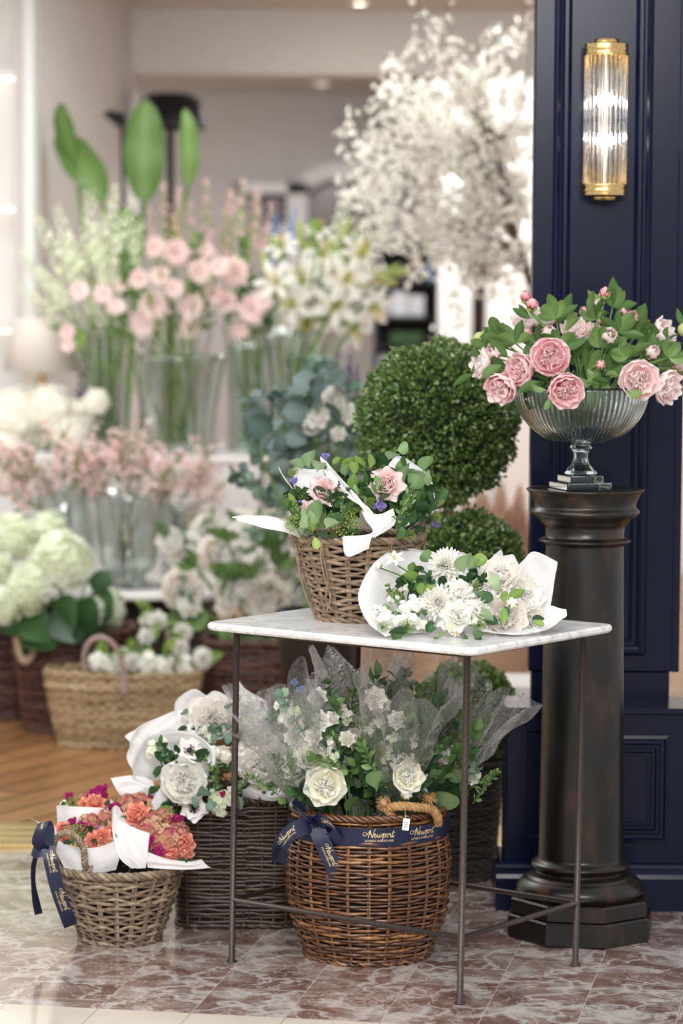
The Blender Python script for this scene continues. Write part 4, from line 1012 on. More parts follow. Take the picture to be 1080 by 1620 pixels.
ropeh(small_b, [at(268, 1372, 6.93), at(290, 1340, 6.95), at(297, 1312, 6.97), at(296, 1330, 7.0), at(290, 1360, 7.0)], .0065, 7, W_GREY)
for (pts, R_) in (([at(147, 1374, 6.745), at(137, 1384, 6.742), at(150, 1388, 6.741), at(138, 1396, 6.745), at(146, 1420, 6.755), at(150, 1450, 6.775), at(160, 1487, 6.79)], .0028),
                  ([at(153, 1374, 6.745), at(146, 1384, 6.742), at(138, 1389, 6.741), at(152, 1394, 6.745), at(143, 1420, 6.755), at(146, 1450, 6.775), at(156, 1487, 6.79)], .0028),
                  ([at(250, 1390, 6.742), at(246, 1410, 6.75), at(240, 1440, 6.765), at(232, 1486, 6.785)], .003), ([at(254, 1392, 6.742), at(248, 1412, 6.75), at(236, 1445, 6.765), at(236, 1486, 6.785)], .003)):
    I = small_b.matrix_basis.inverted(); mb = MB(); tube(mb, catmull([tuple(I @ p) for p in pts], 30), R_, 6); mb.obj('handle_loop', W_GREY, small_b)
for pts in (([at(508, 848, 6.582), at(512, 880, 6.585), at(520, 920, 6.598), at(517, 950, 6.61), at(528, 968, 6.615)]), ([at(512, 850, 6.582), at(508, 880, 6.585), at(516, 918, 6.598), at(524, 945, 6.61), at(519, 968, 6.615)]),
            ([at(467, 850, 6.66), at(470, 880, 6.655), at(480, 925, 6.66), at(492, 958, 6.67), at(503, 970, 6.67)]), ([at(463, 846, 6.66), at(474, 885, 6.655), at(478, 920, 6.66), at(490, 950, 6.67), at(500, 975, 6.67)]),
            ([at(648, 868, 6.69), at(652, 838, 6.70), at(668, 822, 6.72), at(674, 845, 6.74), at(668, 880, 6.74)])):
    I = table_b.matrix_basis.inverted(); mb = MB(); tube(mb, catmull([tuple(I @ p) for p in pts], 30), .0026, 6); mb.obj('handle_loop', W_GREYT, table_b)
# raised handle on the right of the table basket
I = table_b.matrix_basis.inverted()
for q in range(4):
    mb = MB(); o = q * 5; rope(mb, [tuple(I @ p) for p in (at(640, 862 - o, 6.64), at(655, 846 - o, 6.66), at(668, 828 - o * 1.2, 6.70), at(670, 835 - o, 6.78))], .006, 5, 3, n=40); mb.obj('handle', W_GREYT, table_b)
# string handle at the middle of the dark basket
I = rect_b.matrix_basis.inverted(); mb = MB()
for q in (-1, 1): tube(mb, catmull([tuple(I @ at(423 + q * 3, 1253, 6.965)), tuple(I @ at(424 + q * 8, 1265, 6.955)), tuple(I @ at(423 + q * 9, 1276, 6.957))], 10), .003, 6)
sphere(mb, tuple(I @ at(423, 1257, 6.957)), .007, 10, 8); mb.obj('handle_knot', W_DARK, rect_b)

# ------------------------------------------------------------------ ribbons and lettering
RIB = plain('navy_ribbon', '#141b38', .45, var=.05); GOLD = plain('gold_print', '#e2cd9c', .4, metal=.3, var=.05)
WORD = [([(-.25, 1.0), (-.7, 1.32), (-1.25, 1.15), (-1.35, .7), (-.9, .45), (-.35, .75), (.15, 1.45), (.42, 1.9)], .13), ([(.42, 1.9), (.28, 1.1), (-.05, .0)], .17), ([(.42, 1.9), (.62, .9), (.95, .0)], .22), ([(.95, .0), (1.2, 1.1), (1.5, 2.0), (1.75, 2.1)], .12),
 ([(1.3, .4), (1.68, .68), (1.62, 1.0), (1.38, .88), (1.32, .35), (1.58, .03), (2.0, .35)], .17), ([(2.0, .35), (2.2, .98), (2.12, .35), (2.32, .02), (2.62, .42), (2.74, .95), (2.66, .3), (2.88, .02), (3.18, .5), (3.2, .98), (3.48, .8)], .17),
 ([(3.4, .4), (3.72, 1.05), (3.3, -.95)], .18), ([(3.55, .6), (3.9, 1.02), (4.12, .75), (3.95, .2), (3.62, .06)], .15), ([(4.4, .95), (4.18, .5), (4.42, .02), (4.76, .42), (4.66, .9), (4.4, .93), (4.8, .82), (5.02, .8)], .17),
 ([(5.02, .8), (5.14, 1.08), (5.2, .8), (5.45, .86), (5.36, .35), (5.52, .04), (5.85, .5)], .17), ([(6.12, 1.75), (5.84, .45), (6.0, .02), (6.35, .42)], .18), ([(5.7, 1.12), (6.55, 1.32)], .12)]
_tc = bpy.data.curves.new('sub', 'FONT'); _tc.body = 'AUTHENTIC AMERICAN HOMES'; _tc.size = 1; _tc.align_x = 'LEFT'; _tc.resolution_u = 2
_to = bpy.data.objects.new('sub', _tc); COL.objects.link(_to); bpy.context.view_layer.update()
_me = bpy.data.meshes.new_from_object(_to.evaluated_get(bpy.context.evaluated_depsgraph_get())); bpy.data.objects.remove(_to)
SUBV = np.array([v.co[:] for v in _me.vertices]); SUBF = [list(p.vertices) for p in _me.polygons]; SUBV[:, 0] -= SUBV[:, 0].min(); SUBW = SUBV[:, 0].max()
def ribbon(name, P, Wv, root, width, n=60, lettering=(), edge=0.0, mat=None):
    """band along P with half-width vectors Wv; lettering: list of (start along, size, flip, dy, clip)"""
    I = root.matrix_basis.inverted(); R3 = I.to_3x3()
    P = catmull([tuple(I @ Vector(p)) for p in P], n); Wv = catmull([tuple((R3 @ Vector(w)).normalized()) for w in Wv], n)
    Wv /= np.linalg.norm(Wv, axis=1)[:, None]; T = np.gradient(P, axis=0); T /= np.linalg.norm(T, axis=1)[:, None]; Nn = np.cross(T, Wv); Nn /= np.linalg.norm(Nn, axis=1)[:, None]
    h = width / 2; mb = MB(); cross = np.linspace(-1, 1, 5)
    V = np.stack([P + Wv * (h * c_) for c_ in cross], 1).reshape(-1, 3); mb.add(V, gridfaces(n, 5), .5, .5); o = mb.obj(name, mat or RIB, root)
    sl = np.concatenate([[0], np.cumsum(np.linalg.norm(np.diff(P, axis=0), axis=1))])
    for (s0, size, side, fl_) in lettering:
        mb = MB()
        def mp(X, Yc):
            X = np.asarray(X); Yc = np.asarray(Yc); s_ = s0 + X * fl_
            g = lambda A: np.stack([np.interp(s_, sl, A[:, i]) for i in range(3)], 1)
            return g(P) + g(Wv) * (Yc * side)[:, None] + g(Nn) * (.0007 * LSGN)
        LSGN = 1.0
        nm = Nn[int(np.argmin(abs(sl - s0)))]; LSGN = 1.0 if (R3.inverted() @ Vector(nm)).dot(DV) > 0 else -1.0
        lim = sl[-1] - .001
        for pts, w in WORD:
            q = catmull([(a, b_, 0) for a, b_ in pts], 14)[:, :2] * size; t_ = np.gradient(q, axis=0); t_ /= np.linalg.norm(t_, axis=1)[:, None] + 1e-9; nn = np.stack([-t_[:, 1], t_[:, 0]], 1) * (w * size * .45)
            A = q + nn; B = q - nn; s_ = s0 + q[:, 0] * fl_
            keep = (s_ > .001) & (s_ < lim) & (np.abs(q[:, 1]) < h * .98)
            VA = mp(A[:, 0], A[:, 1]); VB = mp(B[:, 0], B[:, 1]); k_ = len(q); F = [[i, i + 1, k_ + i + 1, k_ + i] for i in range(k_ - 1) if keep[i] and keep[i + 1]]
            if F: mb.add(np.vstack([VA, VB]), F, .5, .5)
        sc_ = 7.2 * size / SUBW; X = SUBV[:, 0] * sc_ - .9 * size; Yv = SUBV[:, 1] * sc_ * 1.5 - 1.05 * size; s_ = s0 + X * fl_; VV = mp(X, Yv)
        ok = (s_ > .001) & (s_ < lim) & (np.abs(Yv) < h)
        f3 = [f for f in SUBF if len(f) == 3 and all(ok[i] for i in f)]; f4 = [f for f in SUBF if len(f) == 4 and all(ok[i] for i in f)]
        for f in SUBF:
            if len(f) > 4 and all(ok[i] for i in f): f3 += [[f[0], f[i], f[i + 1]] for i in range(1, len(f) - 1)]
        if f3: mb.add(VV, f3, .5, .5)
        if f4: mb.add(VV, f4, .5, .5)
        if mb.n: mb.obj('gold_lettering', GOLD, o)
    return o
# band round the brown basket
zc_ = zat(1316, 6.62); hw = m(31, 6.62)
bnd = []; wv = []
for a in np.linspace(math.radians(-172), math.radians(-8), 15):
    R_ = m(125.5, 6.7) + .006; bnd.append((rxc + R_ * math.cos(a), RY + R_ * math.sin(a), zc_ + .006 * math.cos(a) * 0)); wv.append((math.cos(a) * .12, math.sin(a) * .12, 1))
R_ = m(125.5, 6.7) + .006
def sarc(px): return R_ * (math.acos(max(-1, min(1, -(((px - 540) * 6.58 / FPX) - rxc) / R_))) - math.radians(8))
sz = m(52, 6.58) / 7.9
ribbon('ribbon_band', bnd, wv, round_b, hw, 90, [(sarc(586), sz, 1, 1), (sarc(660), sz, 1, 1)])
UZ = (0, 0, 1)
ribbon('ribbon_loop', [at(499, 1305, 6.585), at(480, 1314, 6.56), at(462, 1326, 6.55), at(449, 1345, 6.56), at(449, 1362, 6.60)], [(.35, 0, 1), (.35, 0, 1), (.45, 0, .9), (.8, 0, .5), (.9, 0, .3)], round_b, m(27, 6.58), 50, [(.020, sz * .0 + m(36, 6.56) / 7.9, 1, 1)][:0])
ribbon('ribbon_loop', [at(448, 1366, 6.595), at(450, 1340, 6.555), at(466, 1318, 6.545), at(486, 1308, 6.55), at(502, 1302, 6.575)], [(-.9, 0, .3), (-.75, 0, .6), (-.35, 0, .9), (-.3, 0, 1), (-.3, 0, 1)], round_b, m(27, 6.58), 50, [(m(52, 6.56), m(38, 6.55) / 7.9, 1, 1)])
ribbon('ribbon_loop', [at(501, 1304, 6.57), at(488, 1292, 6.555), at(475, 1281, 6.56), at(482, 1272, 6.60)], [(.6, 0, -.8), (.6, 0, -.8), (.6, 0, -.8), (.6, 0, -.8)], round_b, m(25, 6.58), 30, [])
ribbon('ribbon_tail', [at(503, 1303, 6.57), at(515, 1330, 6.555), at(528, 1358, 6.56), at(541, 1388, 6.57)], [(1, 0, .35), (1, 0, .4), (1, 0, .42), (1, 0, .42)], round_b, m(26, 6.58), 40, [(m(45, 6.56), m(40, 6.55) / 7.9, 1, 1)])
ribbon('ribbon_loop', [at(504, 1303, 6.57), at(520, 1298, 6.545), at(540, 1316, 6.55), at(528, 1328, 6.56), at(508, 1312, 6.57)], [(.5, 0, -.8), (.5, 0, -.8), (.5, .2, -.8), (.5, .3, -.8), (.5, .2, -.8)], round_b, m(24, 6.58), 40, [(m(22, 6.55), m(26, 6.55) / 7.9, 1, 1)])
mb = MB(); boxmb(mb, (-.011, -.006, -.010), (.011, .004, .010), .004); o = mb.obj('ribbon_knot', RIB, round_b); o.matrix_local = round_b.matrix_basis.inverted() @ Matrix.Translation(at(503, 1303, 6.568))
# price tag on the rope
TAGP = plain('white_card', '#f4f2f2', .6, var=.02)
pt_ = thing('price_tag', at(648, 1303, 6.565), 'little white price tag hanging on a thread from the jute rope handle', 'price tag')
mb = MB(); w_, h_ = m(5.5, 6.56), m(9.5, 6.56); boxmb(mb, (-w_, -.0005, -h_), (w_, .0005, h_), .0003); o = mb.obj('card', TAGP, pt_, smooth=False); o.rotation_euler = (0, .12, .2)
mb = MB(); tube(mb, [(-.001, 0, h_ * .9), (-.002, 0, h_ * 2), (-.001, .0, h_ * 3)], .0004, 4); mb.obj('thread', TAGP, pt_)
mb = MB()
for q in range(7): boxmb(mb, (-w_ * .55, -.0009, -h_ * .6 + q * h_ * .17), (w_ * .55, -.0005, -h_ * .6 + q * h_ * .17 + h_ * (.04 + .05 * (q % 2))))
o = mb.obj('printed_lines', plain('print_grey', '#8a8890', .6), pt_, smooth=False); o.rotation_euler = (0, .12, .2)
# ribbon on the small basket
rw = m(22, 6.72)
ribbon('ribbon_tail', [at(82, 1345, 6.72), at(88, 1372, 6.71), at(97, 1408, 6.72), at(111, 1447, 6.74), at(120, 1470, 6.76)], [(1, .2, .25), (1, .1, .25), (1, 0, .3), (1, 0, .35), (1, 0, .4)], small_b, rw * 1.05, 50, [(m(14, 6.7), m(36, 6.7) / 7.9, 1, 1), (m(80, 6.7), m(42, 6.7) / 7.9, 1, 1)])
ribbon('ribbon_tail', [at(66, 1352, 6.74), at(60, 1375, 6.73), at(60, 1405, 6.735), at(64, 1430, 6.74), at(69, 1452, 6.75)], [(.4, .9, 0), (.35, .9, 0), (.3, .95, 0), (.5, .85, 0), (.6, .8, 0)], small_b, m(19, 6.72), 40)
ribbon('ribbon_loop', [at(76, 1350, 6.72), at(66, 1338, 6.70), at(70, 1318, 6.70), at(76, 1306, 6.71), at(83, 1318, 6.72), at(82, 1348, 6.72)], [(1, .3, .1), (1, .3, .1), (1, .3, .2), (1, .3, .2), (1, .2, .1), (1, .2, .1)], small_b, m(19, 6.72), 40, [(m(46, 6.7), m(14, 6.7) / 7.9, 1, 1)])
ribbon('ribbon_loop', [at(78, 1350, 6.73), at(64, 1342, 6.75), at(58, 1350, 6.74), at(66, 1356, 6.72), at(80, 1352, 6.72)], [(.3, .3, .9)] * 5, small_b, m(16, 6.72), 30)
mb = MB(); boxmb(mb, (-.012, -.007, -.009), (.012, .006, .009), .004); o = mb.obj('ribbon_knot', RIB, small_b); o.matrix_local = small_b.matrix_basis.inverted() @ Matrix.Translation(at(78, 1348, 6.725))

# ================================================================== WRAPPED BOUQUETS
KIND = {'pink': (PEO, 'peony'), 'cream': (PEOC, 'peony'), 'white': (PEOW, 'peony'), 'rosel': (ROSEL, 'rose'), 'rosep': (ROSEP, 'rose'), 'ranl': (RANL, 'rose'), 'rosec': (ROSEC, 'rose'), 'rosew': (ROSEW, 'rose'), 'dahlia': (DAH, 'dahlia'),
        'umb': (UMB, 'green_umbel'), 'hyc': (HYC, 'hydrangea_head'), 'hyw': (HYW, 'hydrangea_head'), 'lilac': ([LILAC], 'lilac_sprig'), 'wfl': ([WFL], 'small_white_blossoms'), 'plf': ([PLF], 'plum_blossoms'), 'budw': (BUDW, 'bud'),
        'lily': (LIL, 'lily'), 'blf': ([BLF], 'blue_blossoms'), 'lmf': ([LMF], 'lime_blossoms'), 'ber': ([BER], 'berries'), 'anem': (ANE, 'anemone'), 'seed': ([SEEDM], 'seed_head'), 'budp': (BUDPP, 'bud')}
SCL = {'ranl': 1.1, 'dahlia': 1.14, 'pink': 1.12, 'cream': 1.12, 'white': 1.12, 'rosel': 1.15, 'rosep': 1.15, 'rosec': 1.15, 'rosew': 1.15, 'lily': .8, 'budw': 1.3, 'budp': 1.3, 'seed': 1, 'hyc': 1.05}
def bl(root, kind, px, py, Y, rpx, tilt=(0, -1, .35), name=None, jt=.2, **kw):
    ms, nm = KIND[kind]; n = jit(tilt, jt).normalized(); s = m(rpx, Y) * SCL.get(kind, 1.); B = at(px, py, Y) - n * s * .5
    o = put(root, name or nm, CHOICE(ms), B, n, s, **kw)
    if kind == 'anem': link('anemone_centre', ANEC, o)
    if kind == 'lily': link('stamens', LILS, o)
    if kind in ('budw', 'budp'): link('calyx', SEP, o, Matrix.Diagonal((.8, .8, .8, 1)))
    return o
def spr(root, kind, px, py, Y, lpx, ang, tow=.25):
    a = math.radians(ang); n = Vector((math.cos(a), -tow, math.sin(a)))
    return put(root, 'leafy_sprig', CHOICE(SPR[kind]), at(px, py, Y), n, m(lpx, Y))
def G(rows): return [[tuple(at(*p)) for p in r] for r in rows]
def sh(root, rows, mat=None, name='tissue_paper', crum=.004, nu=20, nv=20, sd=None, fr=8):
    I = root.matrix_basis.inverted(); g = [[tuple(I @ Vector(p)) for p in r] for r in G(rows)]
    return sheet(name, g, mat or PAPER, root, nu, nv, crum, rnd.randrange(999) if sd is None else sd, fr)
def stems(root, A, pts, R=.0018, mat=None):
    I = root.matrix_basis.inverted(); mb = MB()
    for p in pts:
        B = at(*p); A_ = Vector(A) + Vector((rnd.uniform(-.012, .012), rnd.uniform(-.012, .012), 0)); mid = A_.lerp(B, .55); mid.z += .01
        tube(mb, catmull([tuple(I @ A_), tuple(I @ mid), tuple(I @ B)], 8), R, 5)
    mb.obj('stems', mat or G_STEM, root)
def leaves(root, kind, lst, tow=.3, sc=1.0):
    for (px, py, Y, l, a) in lst: leafput(root, kind, px, py, Y, l * (.82 if kind in ('lime', 'dark') else .95), a, tow, sc)

def fill(root, kinds, cx_, cy_, rx, ry, Y, n, l, sd=1, tow=.35, up=90, sp=80, sc=1.0):
    rg = random.Random(sd)
    for _ in range(n):
        a = rg.random() * 6.283; r_ = math.sqrt(rg.random()); leafput(root, rg.choice(kinds), cx_ + rx * r_ * math.cos(a), cy_ + ry * r_ * math.sin(a), Y + rg.uniform(-.03, .03), l * rg.uniform(.7, 1.2), up + rg.uniform(-sp, sp), tow, sc)
# --- posies in the basket on the table
zb = ZTOP + .03
t1 = thing('wrapped_posy', at(520, 935, 6.68), 'posy with pink lisianthus and green umbels in white tissue, left in the table basket', 'bouquet', 'posies in the table basket')
sh(t1, [[(468, 775, 6.66), (463, 745, 6.70), (468, 738, 6.72)], [(480, 790, 6.66), (472, 750, 6.71), (490, 742, 6.74)], [(510, 800, 6.68), (515, 752, 6.74), (512, 742, 6.76)], [(540, 820, 6.70), (540, 770, 6.74), (530, 750, 6.76)]])
sh(t1, [[(437, 738, 6.68), (440, 744, 6.67), (450, 760, 6.66)], [(448, 755, 6.67), (454, 765, 6.66), (462, 775, 6.65)], [(458, 766, 6.66), (468, 780, 6.66), (475, 790, 6.66)]], nu=10, nv=10, crum=.002)
sh(t1, [[(368, 818, 6.66), (372, 822, 6.66), (376, 826, 6.65)], [(400, 818, 6.64), (405, 828, 6.63), (410, 836, 6.62)], [(440, 822, 6.63), (448, 836, 6.61), (452, 846, 6.60)], [(480, 840, 6.66), (490, 850, 6.66), (495, 862, 6.66)]], nu=24, crum=.004)
for a in (('rosep', 512, 776, 6.60, 21, (.1, -1, .4)), ('rosep', 484, 808, 6.585, 14, (-.6, -1, .1)), ('umb', 466, 822, 6.575, 19, (-.3, -1, .7)), ('umb', 548, 824, 6.565, 23, (.1, -1, .5)), ('umb', 480, 778, 6.61, 12, (-.2, -.6, .9)), ('umb', 462, 745, 6.66, 9, (-.3, -.6, .9)),
          ('lilac', 464, 760, 6.63, 7), ('lilac', 478, 795, 6.60, 8), ('lilac', 512, 722, 6.68, 8), ('lilac', 500, 800, 6.59, 7), ('ber', 545, 756, 6.64, 8), ('ber', 538, 765, 6.62, 7)): bl(t1, *a)
leaves(t1, 'sage', [(478, 745, 6.66, 34, 118), (500, 748, 6.66, 34, 75), (488, 742, 6.67, 40, 100), (505, 828, 6.57, 46, 110), (500, 825, 6.565, 44, 170), (515, 838, 6.56, 40, 60), (545, 755, 6.64, 28, 90), (480, 830, 6.56, 36, 40)], .3)
leaves(t1, 'dark', [(472, 800, 6.59, 40, 175), (465, 790, 6.60, 32, 95), (525, 800, 6.60, 40, 20), (530, 790, 6.60, 40, 60), (520, 815, 6.58, 44, -20), (555, 790, 6.61, 38, 90), (500, 845, 6.57, 30, 0), (535, 850, 6.57, 30, 160), (560, 800, 6.6, 34, 45), (480, 845, 6.57, 30, 30), (570, 845, 6.57, 36, 150)], .35)
leaves(t1, 'lime', [(462, 802, 6.58, 34, 88), (495, 842, 6.56, 38, 98), (498, 850, 6.55, 34, -75), (555, 780, 6.62, 46, 82), (560, 750, 6.63, 40, 95), (470, 740, 6.68, 22, 105), (590, 760, 6.64, 40, 60), (540, 742, 6.66, 40, 60), (525, 735, 6.68, 36, 50)], .2)
spr(t1, 'fine', 545, 840, 6.58, 60, 95); spr(t1, 'green', 500, 850, 6.60, 70, 120); spr(t1, 'green', 540, 850, 6.62, 90, 70)
fill(t1, ['dark', 'peony', 'dark'], 510, 808, 52, 32, 6.63, 46, 36, 5)
fill(t1, ['dark', 'peony'], 540, 770, 30, 30, 6.67, 22, 34, 6)
stems(t1, at(520, 940, 6.68), [(512, 790, 6.62), (484, 815, 6.60), (466, 830, 6.59), (548, 835, 6.58), (480, 790, 6.62)])
t2 = thing('wrapped_posy', at(600, 935, 6.70), 'posy with pale pink lisianthus, lilac sprigs and leaves, right in the table basket', 'bouquet', 'posies in the table basket')
sh(t2, [[(506, 722, 6.66), (512, 745, 6.65), (530, 775, 6.62)], [(520, 735, 6.64), (545, 770, 6.61), (570, 800, 6.57)], [(545, 765, 6.60), (575, 795, 6.565), (592, 812, 6.55)], [(565, 795, 6.57), (585, 815, 6.55), (600, 835, 6.54)], [(575, 808, 6.56), (600, 825, 6.54), (628, 815, 6.55)]], crum=.003)
sh(t2, [[(572, 808, 6.555), (600, 812, 6.55), (622, 803, 6.56)], [(578, 822, 6.54), (602, 828, 6.535), (625, 828, 6.55)], [(588, 842, 6.535), (592, 846, 6.53), (596, 848, 6.53)], [(545, 848, 6.545), (568, 852, 6.53), (588, 850, 6.525)], [(540, 850, 6.55), (550, 880, 6.53), (584, 868, 6.53)]], crum=.002)
sh(t2, [[(612, 735, 6.70), (625, 722, 6.72), (640, 728, 6.72)], [(640, 745, 6.70), (645, 728, 6.73), (655, 735, 6.73)], [(660, 760, 6.70), (672, 745, 6.72), (680, 760, 6.72)], [(672, 810, 6.68), (688, 790, 6.70), (694, 788, 6.70)], [(640, 838, 6.64), (670, 820, 6.66), (692, 805, 6.68)]], crum=.004)
for a in (('rosep', 610, 765, 6.59, 24, (-.1, -1, .5)), ('lilac', 600, 798, 6.57, 11), ('umb', 585, 795, 6.58, 9), ('umb', 598, 735, 6.66, 14, (.1, -.5, 1)), ('lilac', 625, 752, 6.62, 8), ('ber', 592, 742, 6.64, 6), ('umb', 694, 815, 6.64, 10, (.8, -.6, .3)), ('lilac', 690, 825, 6.65, 8), ('umb', 562, 735, 6.68, 12), ('lmf', 650, 790, 6.6, 9), ('lmf', 640, 825, 6.58, 8)): bl(t2, *a)
leaves(t2, 'sage', [(612, 728, 6.68, 30, 65), (625, 712, 6.69, 26, 20), (660, 762, 6.64, 36, 88), (668, 745, 6.66, 34, 80), (640, 760, 6.64, 32, 110), (648, 775, 6.62, 36, 60)], .3, 1.2)
leaves(t2, 'dark', [(620, 790, 6.60, 46, 160), (650, 800, 6.60, 44, 10), (640, 820, 6.58, 50, 15), (655, 785, 6.62, 46, 20), (632, 830, 6.56, 44, -70), (630, 835, 6.56, 40, 60), (600, 775, 6.62, 40, 130), (618, 810, 6.58, 36, 70), (575, 780, 6.62, 36, 100), (670, 800, 6.62, 36, -30), (590, 770, 6.63, 40, 95)], .35)
leaves(t2, 'lime', [(575, 745, 6.66, 40, 120), (640, 800, 6.58, 30, 60), (690, 800, 6.66, 34, 60), (585, 740, 6.66, 36, 80)], .2)
spr(t2, 'fine', 630, 835, 6.57, 70, 60); spr(t2, 'fine', 625, 840, 6.56, 80, 80); spr(t2, 'green', 600, 850, 6.62, 90, 95); spr(t2, 'dark', 640, 850, 6.63, 90, 60)
fill(t2, ['dark', 'peony', 'dark'], 620, 800, 58, 38, 6.64, 54, 36, 7)
fill(t2, ['sage', 'peony', 'dark'], 620, 765, 55, 30, 6.68, 26, 36, 8)
for q in ((585, 820, 6.57, 12), (560, 800, 6.60, 12), (648, 845, 6.57, 10), (575, 770, 6.65, 12)): bl(t2, 'umb', *q)
stems(t2, at(600, 940, 6.70), [(610, 780, 6.60), (600, 805, 6.58), (640, 820, 6.59), (598, 745, 6.66), (660, 790, 6.62)])

# --- bouquet lying at the front of the table
b1 = thing('wrapped_bouquet', at(690, 1000, 6.42), 'bouquet of white dahlias and lisianthus in white paper lying on the marble table', 'bouquet', 'bouquets lying on the marble table')
sh(b1, [[(618, 872, 6.60), (585, 900, 6.52), (566, 945, 6.44), (582, 985, 6.38), (612, 1006, 6.34)], [(650, 870, 6.62), (618, 895, 6.56), (602, 940, 6.50), (612, 985, 6.44), (640, 1004, 6.38)], [(690, 880, 6.64), (670, 920, 6.62), (660, 950, 6.58), (665, 985, 6.52), (680, 1004, 6.42)]], crum=.007, fr=5)
sh(b1, [[(618, 872, 6.60), (650, 868, 6.62), (690, 873, 6.64), (735, 872, 6.64), (768, 905, 6.60)], [(640, 920, 6.62), (670, 915, 6.66), (700, 920, 6.68), (740, 920, 6.66), (775, 930, 6.58)], [(650, 990, 6.56), (680, 990, 6.60), (710, 990, 6.62), (745, 985, 6.58), (778, 975, 6.50)]], crum=.006, fr=5)
for a in (('dahlia', 706, 889, 6.46, 27, (0, -1, .35)), ('dahlia', 694, 950, 6.40, 28, (-.05, -1, .15)), ('rosew', 732, 935, 6.42, 19, (.3, -1, .4)), ('rosew', 725, 970, 6.37, 21, (.1, -1, .3)), ('rosew', 762, 962, 6.40, 18, (.4, -1, .4)), ('wfl', 658, 955, 6.39, 17), ('wfl', 655, 975, 6.38, 13), ('wfl', 612, 972, 6.37, 15), ('wfl', 635, 978, 6.37, 13),
          ('wfl', 742, 955, 6.41, 14), ('wfl', 625, 945, 6.42, 11), ('wfl', 640, 960, 6.40, 12), ('umb', 624, 940, 6.43, 13, (-.3, -.8, .6)), ('umb', 645, 992, 6.345, 14, (-.1, -1, -.1)), ('umb', 752, 925, 6.43, 10), ('umb', 760, 985, 6.36, 11), ('umb', 607, 990, 6.35, 9), ('budw', 753, 980, 6.37, 10, (.6, -1, .0)), ('lily', 624, 880, 6.50, 20, (-.3, -.8, .8)), ('budw', 600, 893, 6.50, 9, (-1, -.4, .1)), ('lmf', 715, 990, 6.36, 12), ('lily', 725, 1000, 6.36, 12, (.2, -1, -.5)), ('rosew', 750, 940, 6.44, 13)): bl(b1, *a, jt=.12)
leaves(b1, 'lime', [(668, 940, 6.41, 32, 95), (678, 935, 6.42, 30, 75), (745, 885, 6.46, 44, 10), (665, 915, 6.47, 40, 155), (705, 1000, 6.34, 20, 190), (650, 905, 6.5, 28, 80)], .3, 1.2)
leaves(b1, 'sage', [(688, 885, 6.50, 30, 150), (735, 905, 6.46, 44, 100), (770, 920, 6.41, 36, 10), (740, 900, 6.47, 36, 60), (755, 975, 6.40, 36, 15)], .25, 1.1)
leaves(b1, 'dark', [(655, 925, 6.47, 44, 170), (640, 925, 6.46, 32, 130), (648, 1000, 6.35, 46, 165), (640, 1003, 6.345, 46, 190), (690, 985, 6.38, 36, 180), (690, 1005, 6.345, 34, -80), (675, 985, 6.37, 36, -50), (755, 935, 6.42, 48, -25), (765, 970, 6.40, 40, -30), (735, 1000, 6.35, 28, -75), (750, 995, 6.345, 34, -40), (760, 1000, 6.345, 28, -100), (695, 925, 6.46, 30, 60), (720, 915, 6.48, 34, 10), (670, 905, 6.48, 30, 120), (660, 925, 6.46, 28, 60), (715, 925, 6.44, 26, 200), (680, 965, 6.40, 26, 200)], .35)
spr(b1, 'dark', 690, 960, 6.46, 60, 95); spr(b1, 'fine', 640, 970, 6.42, 60, 120); spr(b1, 'dark', 740, 960, 6.46, 60, 60); spr(b1, 'green', 660, 985, 6.42, 60, 150)
fill(b1, ['dark', 'peony', 'dark'], 690, 945, 75, 45, 6.50, 46, 34, 9, sp=120)
for q in ((670, 985, 6.40, 12), (705, 985, 6.38, 12), (640, 925, 6.46, 11), (775, 940, 6.44, 12), (620, 985, 6.40, 14), (600, 965, 6.42, 12), (715, 925, 6.45, 13)): bl(b1, 'wfl', *q)
stems(b1, at(700, 955, 6.60), [(706, 895, 6.48), (694, 955, 6.42), (732, 940, 6.44), (624, 890, 6.51), (600, 897, 6.51), (645, 985, 6.37), (762, 965, 6.42)])
b2 = thing('wrapped_bouquet', at(800, 992, 6.48), 'bouquet of cream peonies in flared white paper at the right of the marble table', 'bouquet', 'bouquets lying on the marble table')
sh(b2, [[(757, 902, 6.58), (790, 868, 6.62), (794, 870, 6.62)], [(768, 920, 6.60), (792, 900, 6.64), (805, 905, 6.64)], [(790, 960, 6.62), (800, 930, 6.64), (815, 930, 6.64)]], crum=.002, nu=10, nv=10)
sh(b2, [[(800, 910, 6.62), (826, 885, 6.60), (845, 869, 6.58), (882, 884, 6.54)], [(800, 930, 6.63), (830, 915, 6.60), (858, 905, 6.57), (878, 910, 6.52)], [(795, 960, 6.58), (830, 950, 6.57), (860, 945, 6.53), (870, 950, 6.50)], [(790, 990, 6.48), (830, 985, 6.50), (860, 970, 6.48), (872, 958, 6.48)]], crum=.005, fr=5)
sh(b2, [[(868, 952, 6.49), (880, 956, 6.47), (897, 959, 6.46)], [(860, 970, 6.47), (880, 972, 6.45), (897, 971, 6.44)], [(840, 990, 6.43), (865, 990, 6.42), (880, 980, 6.43)], [(770, 996, 6.40), (810, 1000, 6.385), (850, 996, 6.39)], [(750, 985, 6.42), (790, 990, 6.44), (830, 985, 6.46)]], crum=.003, fr=5)
for a in (('cream', 792, 905, 6.52, 30, (-.3, -1, .7)), ('cream', 802, 972, 6.42, 34, (.1, -1, .2)), ('white', 828, 940, 6.50, 35, (.4, -1, .4)), ('cream', 815, 915, 6.55, 24, (.4, -.8, .8)), ('budw', 812, 950, 6.39, 15, (-.1, -1, .5)), ('white', 845, 975, 6.46, 22, (.4, -1, .1))): bl(b2, *a, jt=.06)
